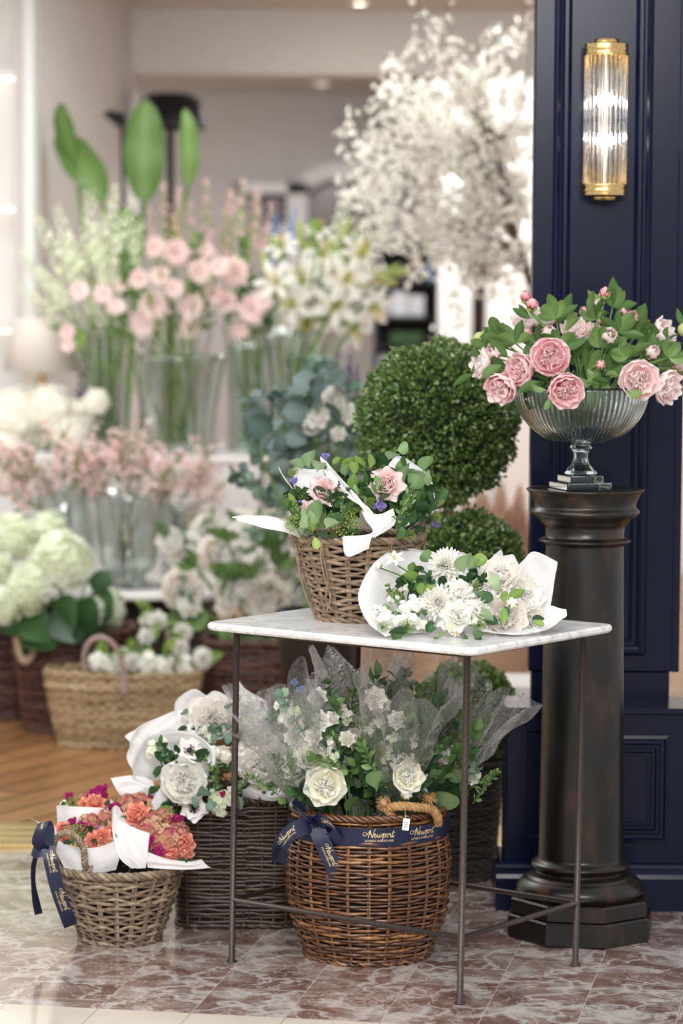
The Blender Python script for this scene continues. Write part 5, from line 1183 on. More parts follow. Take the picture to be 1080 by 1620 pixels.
leaves(b2, 'lime', [(805, 945, 6.39, 44, 38), (800, 950, 6.385, 34, 100), (797, 958, 6.38, 36, -80), (845, 978, 6.42, 30, -15)], .3, 1.0)
leaves(b2, 'dark', [(800, 955, 6.39, 30, -75), (843, 975, 6.42, 28, 10), (775, 950, 6.45, 34, 180)], .3)
stems(b2, at(790, 975, 6.60), [(792, 915, 6.54), (802, 972, 6.46), (812, 955, 6.42)])

# --- four posies in the small grey basket
s1 = thing('wrapped_posy', at(140, 1400, 6.90), 'posy of coral rose and plum blossoms in white paper, back left of small basket', 'bouquet', 'coral posies in the small grey basket')
sh(s1, [[(95, 1280, 6.92), (96, 1300, 6.90), (98, 1325, 6.89)], [(120, 1281, 6.87), (120, 1300, 6.86), (121, 1335, 6.86)], [(150, 1282, 6.86), (150, 1305, 6.85), (150, 1335, 6.86)], [(176, 1283, 6.89), (177, 1305, 6.88), (176, 1330, 6.88)]], crum=.002)
for a in (('rosec', 156, 1272, 6.90, 14, (0, -.8, .7)), ('plf', 150, 1262, 6.92, 15), ('plf', 165, 1255, 6.93, 14), ('plf', 114, 1265, 6.92, 9), ('umb', 120, 1276, 6.91, 11), ('hyc', 140, 1270, 6.93, 13), ('lmf', 105, 1278, 6.91, 8), ('rosec', 140, 1277, 6.91, 10)): bl(s1, *a)
leaves(s1, 'dark', [(110, 1278, 6.9, 18, 150), (170, 1278, 6.9, 18, 30)]); stems(s1, at(140, 1410, 6.89), [(156, 1280, 6.91), (120, 1282, 6.91), (165, 1265, 6.93)])
s2 = thing('wrapped_posy', at(148, 1400, 6.80), 'posy of coral roses and green umbel in white paper behind the left rope handle', 'bouquet', 'coral posies in the small grey basket')
sh(s2, [[(50, 1300, 6.84), (70, 1310, 6.82), (84, 1325, 6.80)], [(78, 1312, 6.84), (90, 1325, 6.82), (95, 1345, 6.80)], [(110, 1310, 6.88), (115, 1330, 6.86), (110, 1360, 6.82)]], crum=.003)
sh(s2, [[(96, 1335, 6.80), (98, 1355, 6.775), (108, 1378, 6.77)], [(125, 1345, 6.77), (130, 1362, 6.755), (135, 1385, 6.755)], [(160, 1345, 6.75), (165, 1365, 6.745), (165, 1385, 6.75)], [(188, 1335, 6.78), (195, 1358, 6.765), (190, 1380, 6.765)]], crum=.003)
for a in (('rosec', 168, 1328, 6.78, 13, (.1, -1, .5)), ('rosec', 152, 1334, 6.77, 11), ('rosec', 180, 1318, 6.80, 12), ('rosec', 104, 1318, 6.84, 12), ('umb', 125, 1322, 6.80, 20, (-.1, -1, .7)), ('plf', 120, 1305, 6.84, 9), ('hyc', 145, 1304, 6.84, 18), ('hyc', 168, 1298, 6.86, 18), ('plf', 138, 1312, 6.82, 12), ('rosec', 108, 1332, 6.80, 9), ('lilac', 165, 1314, 6.80, 5)): bl(s2, *a)
leaves(s2, 'dark', [(186, 1332, 6.78, 18, 50), (120, 1336, 6.79, 20, 190), (160, 1342, 6.77, 20, 120)]); fill(s2, ['dark', 'peony'], 145, 1328, 38, 16, 6.83, 20, 22, 13, sp=120)
stems(s2, at(148, 1410, 6.84), [(168, 1335, 6.79), (125, 1330, 6.81), (145, 1312, 6.85)])
s3 = thing('wrapped_posy', at(250, 1400, 6.84), 'posy of copper hydrangea and coral roses filling the right of the small grey basket', 'bouquet', 'coral posies in the small grey basket')
sh(s3, [[(184, 1282, 6.80), (190, 1278, 6.82), (196, 1284, 6.83)], [(184, 1320, 6.775), (192, 1310, 6.79), (210, 1310, 6.81)], [(195, 1360, 6.755), (212, 1352, 6.76), (230, 1345, 6.77)], [(215, 1378, 6.75), (225, 1377, 6.75), (237, 1376, 6.755)]], crum=.002, nu=18)
sh(s3, [[(190, 1300, 6.79), (215, 1312, 6.77), (243, 1322, 6.76)], [(192, 1330, 6.77), (215, 1340, 6.755), (241, 1340, 6.75)], [(200, 1358, 6.755), (220, 1362, 6.745), (239, 1362, 6.745)], [(212, 1375, 6.75), (225, 1378, 6.745), (237, 1377, 6.745)]], crum=.002, nu=18)
sh(s3, [[(236, 1350, 6.76), (238, 1362, 6.75), (240, 1376, 6.75)], [(270, 1362, 6.75), (272, 1370, 6.745), (272, 1378, 6.745)], [(305, 1366, 6.75), (308, 1372, 6.745), (312, 1378, 6.745)], [(325, 1362, 6.76), (332, 1370, 6.76), (340, 1376, 6.755)]], crum=.0025, nu=18)
for a in (('hyc', 245, 1312, 6.80, 26, (0, -1, .5)), ('hyc', 268, 1335, 6.78, 30, (.1, -1, .2)), ('rosec', 222, 1292, 6.82, 18, (-.3, -1, .6)), ('rosec', 295, 1340, 6.79, 20, (.6, -1, .1)), ('rosec', 300, 1355, 6.78, 13, (.7, -1, -.1)), ('hyc', 290, 1315, 6.83, 20, (.4, -.8, .6)), ('umb', 265, 1284, 6.86, 15, (0, -.6, 1)), ('plf', 285, 1298, 6.85, 12), ('hyc', 262, 1298, 6.84, 18), ('rosec', 275, 1360, 6.77, 14, (0, -1, -.2)), ('plf', 242, 1330, 6.77, 13), ('plf', 258, 1350, 6.765, 12), ('hyc', 285, 1352, 6.78, 18)): bl(s3, *a, jt=.12)
leaves(s3, 'dark', [(285, 1366, 6.76, 28, 10), (205, 1300, 6.82, 20, 110), (300, 1368, 6.77, 24, 30)]); fill(s3, ['dark', 'peony'], 255, 1325, 40, 35, 6.86, 22, 24, 12, sp=120)
stems(s3, at(250, 1410, 6.86), [(245, 1325, 6.82), (268, 1345, 6.80), (295, 1350, 6.81)])
s4 = thing('wrapped_posy', at(210, 1400, 6.94), 'posy of brown and plum hydrangea at the back centre of the small grey basket', 'bouquet', 'coral posies in the small grey basket')
for a in (('hyc', 205, 1275, 6.93, 21, (0, -.8, .7)), ('hyc', 225, 1270, 6.95, 17), ('plf', 188, 1278, 6.92, 12), ('plf', 194, 1288, 6.91, 10), ('hyc', 238, 1278, 6.94, 14), ('plf', 245, 1266, 6.97, 8)): bl(s4, *a)
leaves(s4, 'dark', [(222, 1284, 6.90, 22, 20), (230, 1280, 6.9, 20, 60)]); stems(s4, at(210, 1410, 6.92), [(205, 1285, 6.94), (225, 1280, 6.95)])
sh(s4, [[(180, 1268, 6.96), (182, 1290, 6.94), (190, 1330, 6.9)], [(205, 1290, 6.91), (205, 1305, 6.9), (210, 1340, 6.88)], [(230, 1285, 6.92), (235, 1300, 6.91), (235, 1340, 6.88)]], crum=.002)

# --- bouquets in the dark rectangular basket
r1 = thing('wrapped_bouquet', at(300, 1340, 7.08), 'bouquet with big white peony and two black-eyed anemones, front of the dark basket', 'bouquet', 'white bouquets in the dark basket')
sh(r1, [[(206, 1166, 6.98), (232, 1150, 7.02), (278, 1128, 7.08), (300, 1125, 7.10)], [(212, 1190, 6.97), (235, 1172, 7.02), (280, 1155, 7.06), (310, 1150, 7.10)], [(215, 1225, 6.97), (240, 1200, 7.04), (290, 1190, 7.10), (330, 1190, 7.10)], [(235, 1265, 6.98), (250, 1240, 7.06), (300, 1240, 7.10), (340, 1240, 7.10)]], crum=.014, fr=7, nu=30, nv=30)
sh(r1, [[(238, 1172, 7.0), (280, 1160, 6.99), (320, 1168, 6.97), (346, 1190, 6.95)], [(250, 1178, 7.02), (290, 1170, 7.0), (330, 1185, 6.97), (342, 1215, 6.93)], [(270, 1195, 7.04), (300, 1190, 7.02), (325, 1200, 6.98), (330, 1208, 6.95)]], crum=.004)
sh(r1, [[(180, 1235, 6.98), (210, 1228, 6.99), (245, 1235, 7.0)], [(190, 1255, 6.97), (225, 1245, 6.97), (255, 1255, 6.98)], [(200, 1270, 6.98), (230, 1268, 6.97), (268, 1275, 6.97)]], crum=.008, fr=7)
sh(r1, [[(258, 1250, 6.94), (268, 1258, 6.935), (272, 1282, 6.94)], [(246, 1270, 6.94), (258, 1275, 6.935), (268, 1284, 6.94)], [(242, 1284, 6.94), (255, 1285, 6.935), (268, 1286, 6.94)]], crum=.001, nu=8, nv=8)
for a in (('white', 297, 1240, 6.93, 37, (-.05, -1, .3)), ('anem', 303, 1188, 6.97, 25, (-.1, -1, .35)), ('anem', 312, 1282, 6.91, 25, (.1, -1, .0)), ('lmf', 250, 1190, 6.98, 17), ('rosel', 260, 1192, 6.98, 11), ('lmf', 262, 1182, 6.99, 12), ('hyw', 355, 1200, 7.0, 20), ('seed', 362, 1228, 6.96, 12), ('seed', 357, 1238, 6.95, 9), ('lmf', 350, 1275, 6.93, 20), ('lmf', 362, 1262, 6.93, 18), ('wfl', 345, 1192, 6.98, 12), ('plf', 358, 1258, 6.92, 6), ('lmf', 345, 1262, 6.94, 13)): bl(r1, *a, jt=.1)
leaves(r1, 'dark', [(268, 1205, 6.97, 34, 150), (275, 1200, 6.97, 30, 200), (300, 1208, 6.97, 40, 175), (310, 1206, 6.97, 38, 20), (330, 1200, 6.97, 30, 40), (262, 1215, 6.96, 32, 220), (280, 1275, 6.93, 34, 190), (275, 1270, 6.93, 28, 220), (345, 1255, 6.95, 34, 60), (340, 1235, 6.95, 34, 80), (380, 1260, 6.93, 34, -70), (375, 1240, 6.94, 30, -30), (285, 1198, 6.98, 28, 90), (265, 1195, 6.98, 24, 60), (255, 1218, 6.96, 24, 250)], .3)
leaves(r1, 'euc', [(330, 1258, 6.90, 18, 150), (328, 1262, 6.90, 18, 60), (322, 1268, 6.895, 18, 200), (335, 1268, 6.895, 20, -60), (330, 1275, 6.895, 18, -20)], .5, 1.3)
spr(r1, 'fine', 345, 1255, 6.93, 60, 85); spr(r1, 'fine', 355, 1250, 6.93, 60, 110); spr(r1, 'dark', 290, 1225, 6.97, 60, 120); spr(r1, 'fine', 370, 1280, 6.94, 60, 70)
fill(r1, ['dark', 'peony', 'dark'], 310, 1235, 60, 50, 7.0, 40, 34, 10, sp=120)
stems(r1, at(310, 1350, 7.08), [(297, 1250, 6.98), (303, 1195, 7.0), (312, 1285, 6.95), (355, 1210, 7.02), (255, 1200, 7.0)])
r2 = thing('wrapped_bouquet', at(340, 1340, 7.14), 'bouquet with large cream peony in pointed white paper, back left of the dark basket', 'bouquet', 'white bouquets in the dark basket')
sh(r2, [[(282, 1132, 7.10), (285, 1110, 7.13), (310, 1093, 7.16), (330, 1103, 7.17), (345, 1097, 7.18), (375, 1112, 7.18)], [(285, 1155, 7.08), (295, 1135, 7.13), (315, 1120, 7.17), (335, 1120, 7.19), (350, 1120, 7.19), (380, 1130, 7.18)], [(300, 1180, 7.05), (310, 1165, 7.10), (330, 1165, 7.15), (345, 1165, 7.17), (360, 1165, 7.17), (385, 1170, 7.15)]], crum=.006, fr=6, nu=28)
sh(r2, [[(292, 1130, 7.08), (300, 1158, 7.05), (318, 1172, 7.02)], [(296, 1150, 7.06), (312, 1172, 7.02), (335, 1182, 7.0)], [(310, 1165, 7.04), (335, 1182, 7.0), (372, 1185, 7.0)]], crum=.003, nu=14, nv=14)
for a in (('cream', 338, 1140, 7.06, 36, (0, -1, .5)), ('cream', 310, 1145, 7.08, 22, (-.4, -1, .5)), ('rosel', 325, 1166, 7.03, 13), ('anem', 308, 1155, 7.04, 12, (-.4, -1, .2)), ('lmf', 335, 1170, 7.02, 12), ('ber', 370, 1140, 7.06, 8)): bl(r2, *a, jt=.1)
leaves(r2, 'euc', [(345, 1160, 7.02, 20, 120), (350, 1168, 7.02, 20, 200), (358, 1165, 7.02, 22, -20), (342, 1155, 7.01, 18, 90), (302, 1132, 7.08, 16, 150), (360, 1155, 7.03, 16, 60), (365, 1125, 7.06, 16, 90)], .5, 1.3)
leaves(r2, 'dark', [(345, 1172, 7.03, 30, 190), (360, 1175, 7.03, 30, 10), (335, 1175, 7.03, 26, 170), (375, 1168, 7.03, 26, 50)], .3); fill(r2, ['dark', 'euc'], 335, 1165, 40, 18, 7.07, 20, 28, 11, sp=120)
stems(r2, at(340, 1350, 7.14), [(338, 1150, 7.09), (310, 1155, 7.1), (345, 1170, 7.04)])
r3 = thing('wrapped_bouquet', at(415, 1340, 7.07), 'bouquet with one white peony, rust seed heads and rolled paper rim, in the dark basket', 'bouquet', 'white bouquets in the dark basket')
sh(r3, [[(385, 1235, 7.0), (388, 1250, 6.985), (395, 1262, 6.985)], [(410, 1250, 6.965), (412, 1258, 6.955), (415, 1266, 6.96)], [(435, 1252, 6.96), (438, 1260, 6.95), (440, 1268, 6.955)], [(455, 1240, 6.97), (458, 1250, 6.96), (458, 1262, 6.965)]], crum=.002)
sh(r3, [[(372, 1190, 7.05), (372, 1160, 7.10), (378, 1130, 7.12)], [(385, 1210, 7.03), (392, 1175, 7.1), (400, 1150, 7.14)], [(395, 1240, 7.0), (405, 1205, 7.1), (425, 1170, 7.14)]], crum=.004)
for a in (('white', 412, 1213, 6.97, 32, (.1, -1, .35)), ('hyw', 390, 1180, 7.04, 20), ('wfl', 385, 1195, 7.02, 14), ('wfl', 438, 1180, 7.04, 14), ('rosel', 445, 1190, 7.02, 12), ('seed', 443, 1235, 6.965, 12), ('seed', 450, 1228, 6.97, 9), ('lmf', 425, 1247, 6.965, 10), ('lmf', 410, 1246, 6.97, 10), ('wfl', 440, 1165, 7.06, 12)): bl(r3, *a, jt=.1)
leaves(r3, 'dark', [(390, 1235, 6.98, 30, 160), (385, 1225, 6.99, 26, 120), (400, 1242, 6.975, 22, 200), (425, 1245, 6.97, 22, -20)], .3); stems(r3, at(415, 1350, 7.07), [(412, 1220, 7.0), (443, 1240, 6.98), (390, 1190, 7.06)])
r4 = thing('wrapped_bouquet', at(400, 1330, 7.15), 'pale bouquet in clear film and paper, at the back right of the dark basket', 'bouquet', 'white bouquets in the dark basket')
sh(r4, [[(378, 1075, 7.20), (380, 1100, 7.18), (380, 1140, 7.16)], [(392, 1092, 7.20), (400, 1120, 7.19), (400, 1150, 7.17)], [(425, 1110, 7.18), (430, 1135, 7.17), (430, 1160, 7.16)]], crum=.004)
for a in (('rosew', 395, 1122, 7.10, 17), ('budp', 415, 1115, 7.12, 10), ('lmf', 400, 1140, 7.09, 14), ('rosew', 385, 1108, 7.13, 12), ('umb', 440, 1142, 7.08, 12), ('wfl', 420, 1135, 7.1, 12), ('wfl', 425, 1160, 7.08, 14), ('cream', 410, 1165, 7.06, 18)): bl(r4, *a)
spr(r4, 'euc', 415, 1170, 7.08, 60, 60); spr(r4, 'dark', 440, 1175, 7.07, 50, 80); spr(r4, 'fine', 425, 1170, 7.06, 50, 40); stems(r4, at(400, 1340, 7.15), [(395, 1130, 7.12), (440, 1150, 7.1), (410, 1170, 7.08)])
I4 = r4.matrix_basis.inverted(); wrapcone('clear_film', tuple(I4 @ at(405, 1290, 7.10)), (.12, -.15, 1), .27, .03, .10, CELLO, r4, sd=3, a0=.5, span=5.2, n=80, crum=.012)

# --- film-wrapped bouquets in the round basket
FD = [
 ('bouquet of white roses in clear film leaning out over the navy ribbon bow', (-.42, -.22, 1), (530, 1290, 6.68), .34, .115, [('ranl', 520, 1243, 6.58, 31, (-.1, -1, .2)), ('ranl', 496, 1198, 6.62, 22, (-.3, -1, .4)), ('rosew', 468, 1218, 6.64, 24, (-.6, -1, .3)), ('rosew', 510, 1195, 6.63, 20, (0, -1, .5)), ('wfl', 485, 1150, 6.70, 26), ('wfl', 465, 1135, 6.72, 22), ('wfl', 500, 1165, 6.68, 20), ('hyw', 478, 1170, 6.70, 24, (-.4, -.6, .7)), ('lmf', 530, 1200, 6.63, 13), ('budw', 545, 1170, 6.66, 11), ('rosel', 553, 1168, 6.64, 11), ('blf', 480, 1090, 6.78, 9), ('blf', 468, 1080, 6.78, 7)],
  [('green', 560, 1220, 6.60, 75, 155), ('euc', 520, 1190, 6.66, 80, 100), ('green', 525, 1180, 6.68, 80, 75), ('fine', 490, 1160, 6.7, 70, 90)]),
 ('bouquet with a lemon-centred rose in clear film standing above the rope handle', (.10, -.25, 1), (625, 1290, 6.66), .36, .11, [('ranl', 650, 1228, 6.56, 24, (.1, -1, .3)), ('ranl', 640, 1208, 6.58, 16, (-.2, -1, .5)), ('budw', 648, 1255, 6.57, 14, (0, -1, .6)), ('white', 624, 1158, 6.64, 19, (0, -1, .3)), ('wfl', 655, 1103, 6.70, 14), ('rosew', 648, 1120, 6.68, 12), ('wfl', 665, 1160, 6.66, 16), ('wfl', 680, 1170, 6.66, 12), ('umb', 662, 1180, 6.65, 15), ('lmf', 615, 1195, 6.62, 13), ('blf', 640, 1135, 6.7, 6), ('rosel', 610, 1178, 6.63, 14), ('lmf', 690, 1150, 6.68, 12)],
  [('green', 625, 1180, 6.63, 40, 90), ('green', 600, 1230, 6.6, 70, 110), ('dark', 620, 1230, 6.6, 80, 70), ('green', 660, 1170, 6.68, 90, 80), ('fine', 640, 1150, 6.7, 70, 95)]),
 ('leafy bouquet in clear film standing at the back of the round basket', (-.05, .22, 1), (590, 1290, 6.80), .37, .12, [('wfl', 560, 1120, 6.80, 18), ('rosew', 560, 1145, 6.76, 16), ('lmf', 590, 1110, 6.82, 14), ('wfl', 600, 1080, 6.86, 14), ('umb', 530, 1120, 6.80, 14), ('hyw', 570, 1160, 6.74, 20), ('wfl', 530, 1145, 6.76, 16), ('umb', 620, 1095, 6.84, 12), ('rosew', 590, 1175, 6.70, 13), ('blf', 520, 1100, 6.8, 8)],
  [('fine', 560, 1170, 6.78, 110, 95), ('green', 585, 1170, 6.78, 120, 85), ('euc', 610, 1170, 6.78, 110, 75), ('fine', 540, 1170, 6.76, 110, 105), ('green', 560, 1230, 6.66, 80, 70), ('dark', 580, 1240, 6.62, 70, 90), ('fine', 620, 1150, 6.8, 100, 80)]),
 ('green bouquet with blue blossoms in clear film leaning right out of the round basket', (.50, -.05, 1), (660, 1290, 6.74), .36, .11, [('umb', 700, 1140, 6.74, 16), ('blf', 685, 1190, 6.68, 8), ('blf', 672, 1145, 6.70, 6), ('wfl', 705, 1120, 6.78, 14), ('lmf', 720, 1150, 6.74, 12), ('umb', 690, 1210, 6.66, 12), ('wfl', 740, 1160, 6.76, 10), ('blf', 720, 1180, 6.72, 7)],
  [('green', 700, 1230, 6.66, 110, 60), ('dark', 690, 1240, 6.65, 100, 40), ('green', 720, 1200, 6.70, 100, 75), ('fine', 740, 1190, 6.72, 80, 60), ('green', 680, 1200, 6.68, 90, 90), ('dark', 670, 1250, 6.64, 80, 70)]),
]
for lab, ax_, bs, ln, r1_, bls, sps in FD:
    base = at(*bs); base.z = min(base.z, .30)
    t = thing('film_wrapped_bouquet', Vector((rxc + (base.x - rxc) * .5, RY + (base.y - RY) * .5, .12)), lab, 'bouquet', 'film wrapped bouquets in the round basket')
    for a in bls: bl(t, *a, jt=.12)
    for a in sps: spr(t, *a)
    for a in bls[:4]: spr(t, 'dark', a[1] + rnd.uniform(-12, 12), a[2] + 30, a[3] + .04, 60, 90 + rnd.uniform(-60, 60))
    rg = random.Random(int(bs[0]))
    for q in range(12):
        leafput(t, rg.choice(['dark', 'peony', 'dark', 'sage']), bs[0] + rg.uniform(-50, 50), 1288 - rg.random() * 60, bs[2] + rg.uniform(-.06, .02), rg.uniform(34, 60), 90 - ax_[0] * 60 + rg.uniform(-60, 60), .3, 1.3)
    for q in range(18):
        x_ = bs[0] + (ax_[0] * 120) * rg.random() + rg.uniform(-48, 48); y_ = 1285 - rg.random() * 150; Yq = bs[2] + rg.uniform(-.05, .05)
        spr(t, rg.choice(['green', 'fine', 'dark', 'fine', 'euc']), x_, y_, Yq, rg.uniform(55, 90), 90 - ax_[0] * 60 + rg.uniform(-45, 45), .3)
    for q in range(16):
        x_ = bs[0] + (ax_[0] * 150) * rg.random() + rg.uniform(-50, 50); bl(t, rg.choice(['wfl', 'lmf', 'umb', 'wfl', 'rosew']), x_, 1240 - rg.random() * 140, bs[2] - .02 + rg.uniform(-.05, .04), rg.uniform(10, 16))
    stems(t, (rxc + (base.x - rxc) * .5, RY + (base.y - RY) * .5, .14), [(a[1], a[2] + 8, a[3] + .03) for a in bls])
    It = t.matrix_basis.inverted(); wrapcone('clear_film', tuple(It @ (base - Vector((0, 0, .02)))), ax_, ln, .04, r1_, CELLO, t, sd=int(bs[0]), a0=rnd.uniform(0, 6), span=2 * PI * .97, n=110, nv=22, crum=.02, folds=13, fold=.07, jag=.22)

# ================================================================== TOPIARY
def leafball(mb, c_, R, n, ls, sd, sq=(1, 1, 1), depth=.16):
    rg = np.random.RandomState(sd); P = fib(n) + rg.normal(0, .03, (n, 3)); P /= np.linalg.norm(P, axis=1)[:, None]
    bump = 1 + .05 * np.sin(P[:, 0] * 9 + sd) * np.sin(P[:, 1] * 8 + 1) + .03 * np.sin(P[:, 2] * 13 + P[:, 0] * 7)
    rad = R * (1 - depth * rg.rand(n) ** 1.6) * bump; rad[rg.rand(n) < .04] *= 1.05
    C = P * rad[:, None] * np.array(sq) + np.array(c_)
    D = P + rg.normal(0, .55, (n, 3)); D /= np.linalg.norm(D, axis=1)[:, None]
    S_ = np.cross(D, rg.normal(0, 1, (n, 3))); S_ /= np.linalg.norm(S_, axis=1)[:, None]; Nn = np.cross(D, S_)
    l = ls * rg.uniform(.7, 1.2, n)[:, None]; w = l * .33
    V = np.stack([C, C + D * l * .5 + S_ * w + Nn * l * .08, C + D * l, C + D * l * .5 - S_ * w + Nn * l * .08], 1)
    clump = .5 + .5 * np.sin(P[:, 0] * 17 + sd) * np.sin(P[:, 2] * 19 + P[:, 1] * 11); rr = np.clip(rg.rand(n) * .6 + .4 * clump, 0, 1)
    i = np.arange(n) * 4
    mb.add(V.reshape(-1, 3), np.stack([i, i + 1, i + 2, i + 3], 1), np.tile([0, .5, 1, .5], n), np.repeat(rr, 4))
TPY = 7.62
tb = at(722, 1400, TPY)
top_ = thing('topiary', (tb.x, TPY, 0), 'boxwood topiary of three clipped balls in a dark woven pot behind the marble table', 'topiary')
def bc(px, py): p = at(px, py, TPY); return (p.x - tb.x, 0, p.z)
balls = [(bc(690, 668), m(126, TPY), 15000), (bc(737, 900), m(93, TPY), 8000), (bc(742, 1128), m(80, TPY), 7000)]
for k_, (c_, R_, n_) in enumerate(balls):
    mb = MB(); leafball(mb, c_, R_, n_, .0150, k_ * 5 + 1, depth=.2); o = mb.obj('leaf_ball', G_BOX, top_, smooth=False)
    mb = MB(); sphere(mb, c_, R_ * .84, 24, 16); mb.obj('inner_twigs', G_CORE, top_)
mb = MB(); tube(mb, catmull([(0, 0, .18), (bc(742, 1128)[0] * .6, 0, bc(742, 1128)[2]), bc(733, 1000), bc(737, 900), bc(703, 780), bc(690, 700)], 30), .011, 8); mb.obj('trunk', BARK, top_)
pb = basket('x', (0, 0, 0), zat(1210, TPY - .1), lambda f: m(66 + 15 * f, TPY - .05), W_POT, 'x', ns=44, pitch=.0085, rs=.0042, amp=.0016, rst=.002, seg=4, sd=12, rimr=.005, k=5)
for ch in list(pb.children): ch.parent = top_; ch.name = {'woven_wall': 'woven_pot'}.get(ch.name.split('.')[0], 'pot_' + ch.name.split('.')[0])
bpy.data.objects.remove(pb)
mb = MB(); lathe(mb, [(.001, 0), (m(78, TPY), 0)], 32, c=(0, 0, zat(1222, TPY - .1))); mb.obj('soil', plain('soil', '#1a130e', .95), top_)

# ================================================================== SHOP DISPLAY
BGG = dict
YT1, YT2 = 10.2, 10.9
zT1, zT2 = zat(942, YT1), zat(724, YT2)
GLW = plain('white_marble_shelf', '#efedea', .25, var=.03, vscale=8)
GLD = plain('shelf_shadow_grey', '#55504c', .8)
dt = thing('display_table', (at(240, 900, 10.7).x, 10.7, 0), 'white two-tier display stand holding the glass vases of flowers', 'display stand')
xc = at(240, 900, 10.7).x; lx = at(-120, 900, YT1).x - xc; rx_ = at(345, 900, YT1).x - xc
mb = MB(); boxmb(mb, (lx, -.5, zT1 - .022), (rx_, .9, zT1), .004); mb.obj('lower_shelf', GLW, dt, smooth=False)
mb = MB(); boxmb(mb, (at(-100, 900, YT2).x - xc, .2, zT1), (at(411, 800, YT2).x - xc, .92, zT2 - .02), .003); mb.obj('upper_block', plain('white_block_paint', '#dddad6', .6, var=.02), dt, smooth=False)
mb = MB(); boxmb(mb, (at(-100, 900, YT2).x - xc, .19, zT2 - .02), (at(413, 800, YT2).x - xc, .93, zT2), .003); mb.obj('upper_shelf', GLW, dt, smooth=False)
mb = MB(); boxmb(mb, (lx, -.1, 0), (rx_ - .05, .85, zT1 - .022), .003); mb.obj('under_shelf_shade', GLD, dt, smooth=False)  # dark grey box stands in for the shade under the lower shelf
# glass vases
def vase(px, v1, Y, wt, wb, zbase, label, shape='cyl', ped=False):
    c_ = at(px, 800, Y); H_ = zat(v1, Y) - zbase; rt, rb_ = m(wt, Y), m(wb, Y)
    if shape == 'cyl': pr = [(.001, 0), (rb_, 0), (rb_, .01), (rb_ * 1.0, H_ * .3), ((rb_ + rt) / 2, H_ * .7), (rt, H_)]
    elif shape == 'flare': pr = [(.001, 0), (rb_ * 1.3, 0), (rb_ * 1.3, .006), (rb_ * .6, .03), (rb_, H_ * .25), (rb_ * 1.15, H_ * .6), (rt, H_)]
    elif shape == 'bowl': pr = [(.001, 0), (rb_ * .6, 0), (rb_ * 1.1, H_ * .15), (rb_ * 1.35, H_ * .5), (rb_ * 1.1, H_ * .85), (rt, H_)]
    pr = catmull([(a, b, 0) for a, b in pr], 24)[:, :2]; pr[:, 0] = np.maximum(pr[:, 0], .001)
    ins = [(max(.001, a - .0035), b + .004) for a, b in pr[::-1]]
    mb = MB(); lathe(mb, [tuple(x) for x in pr] + ins, 40)
    o = mb.obj('glass_vase', VASEG, None, label=label, cat='vase', group='clear glass vases on the display'); o.location = (c_.x, Y, zbase + .0005)
    return Vector((c_.x, Y, zbase + .03)), m(min(wt, wb), Y) * .5
VA = vase(168, 525, 11.35, 34, 30, zT2, 'tall narrow clear glass vase of white delphiniums at the left of the upper shelf')
VB = vase(282, 565, 11.15, 76, 58, zT2, 'widest clear glass vase on the upper shelf, under the pink blooms')
VC = vase(400, 548, 11.40, 46, 40, zT2, 'clear glass vase behind, between the widest vase and the lily vase')
VD = vase(455, 522, 11.05, 44, 26, zT2, 'flared clear glass vase of white lily stems, nearest the eucalyptus', 'flare')
# the lily vase stands on its own little plinth beside the stand
pl_ = box('plinth', (at(418, 800, 11.05).x, 10.93, 0), (at(500, 800, 11.05).x, 11.2, zT2), plain('grey_plinth_paint', '#cfccc8', .6, var=.02), None, .003, label='pale square plinth under the lily vase beside the display stand', cat='plinth')
VE = vase(203, 782, 10.45, 56, 44, zT1, 'clear glass vase of pink blossom sprays at the middle of the lower shelf', 'flare')
VF = vase(100, 772, 10.55, 46, 40, zT1, 'round-bellied clear glass vase on the lower shelf near the hydrangeas', 'bowl')
VG = vase(282, 800, 10.55, 34, 28, zT1, 'small clear glass vase at the right of the lower shelf', 'cyl')
VW = (Vector((at(60, 700, 11.2).x, 11.2, zT2 + .02)), .05)

def bstem(name, kind, vs, px, py, Y, rpx, tilt, label, cat='flower', group=None, bend=.3, leafk=None, nl=2, R=.003, mat=None, fatpart=None):
    A = vs[0] + Vector((rnd.uniform(-1, 1), rnd.uniform(-1, 1), 0)) * vs[1]; B = at(px, py, Y)
    root = thing(name, A, label, cat, group); n = Vector(tilt).normalized()
    if isinstance(kind, str): bl(root, kind, px, py, Y, rpx, tilt)
    else:
        for nm, me in kind: put(root, nm, me, B, n, m(rpx, Y))
    I = root.matrix_basis.inverted(); A2 = A.lerp(B, .45); A2.x = A.x + (B.x - A.x) * .3
    P = catmull([tuple(I @ v) for v in (A, A2, B - n * m(12, Y), B)], 14); mb = MB(); tube(mb, P, R, 5, r=.5); mb.obj('stem', mat or G_STEM, root)
    if leafk:
        for q in range(nl):
            p = root.matrix_basis @ Vector(P[8 + (q * 2) % 5]); a = rnd.uniform(20, 160); d_ = Vector((math.cos(math.radians(a)), rnd.uniform(-.6, .3), math.sin(math.radians(a))))
            put(root, 'leaf', CHOICE(LEAFS[leafk]), p, d_, m(rnd.uniform(26, 48), Y))
    return root
SPW = [mk('flower_spike', spike(s, 36, 1., .11, .085, 5, 60, top=.4), P_LIME) for s in range(3)]
SPPm = tinted('snapdragon', [(0, '#f0bcc0'), (.5, '#f4d2d0'), (1, '#f6e4e0')], [(0, '#a6b86a'), (.45, '#9cb260'), (.5, '#f0c4c4'), (1, '#fae2de')], rfac=.8)
SPP = [mk('flower_spike', spike(s + 9, 30, 1., .07, .075, 4, 35, top=.5), SPPm) for s in range(3)]
SPU = [mk('flower_spike', spike(s + 20, 30, 1., .1, .09, 5, 60, top=.4), P_PURPLE) for s in range(1)]
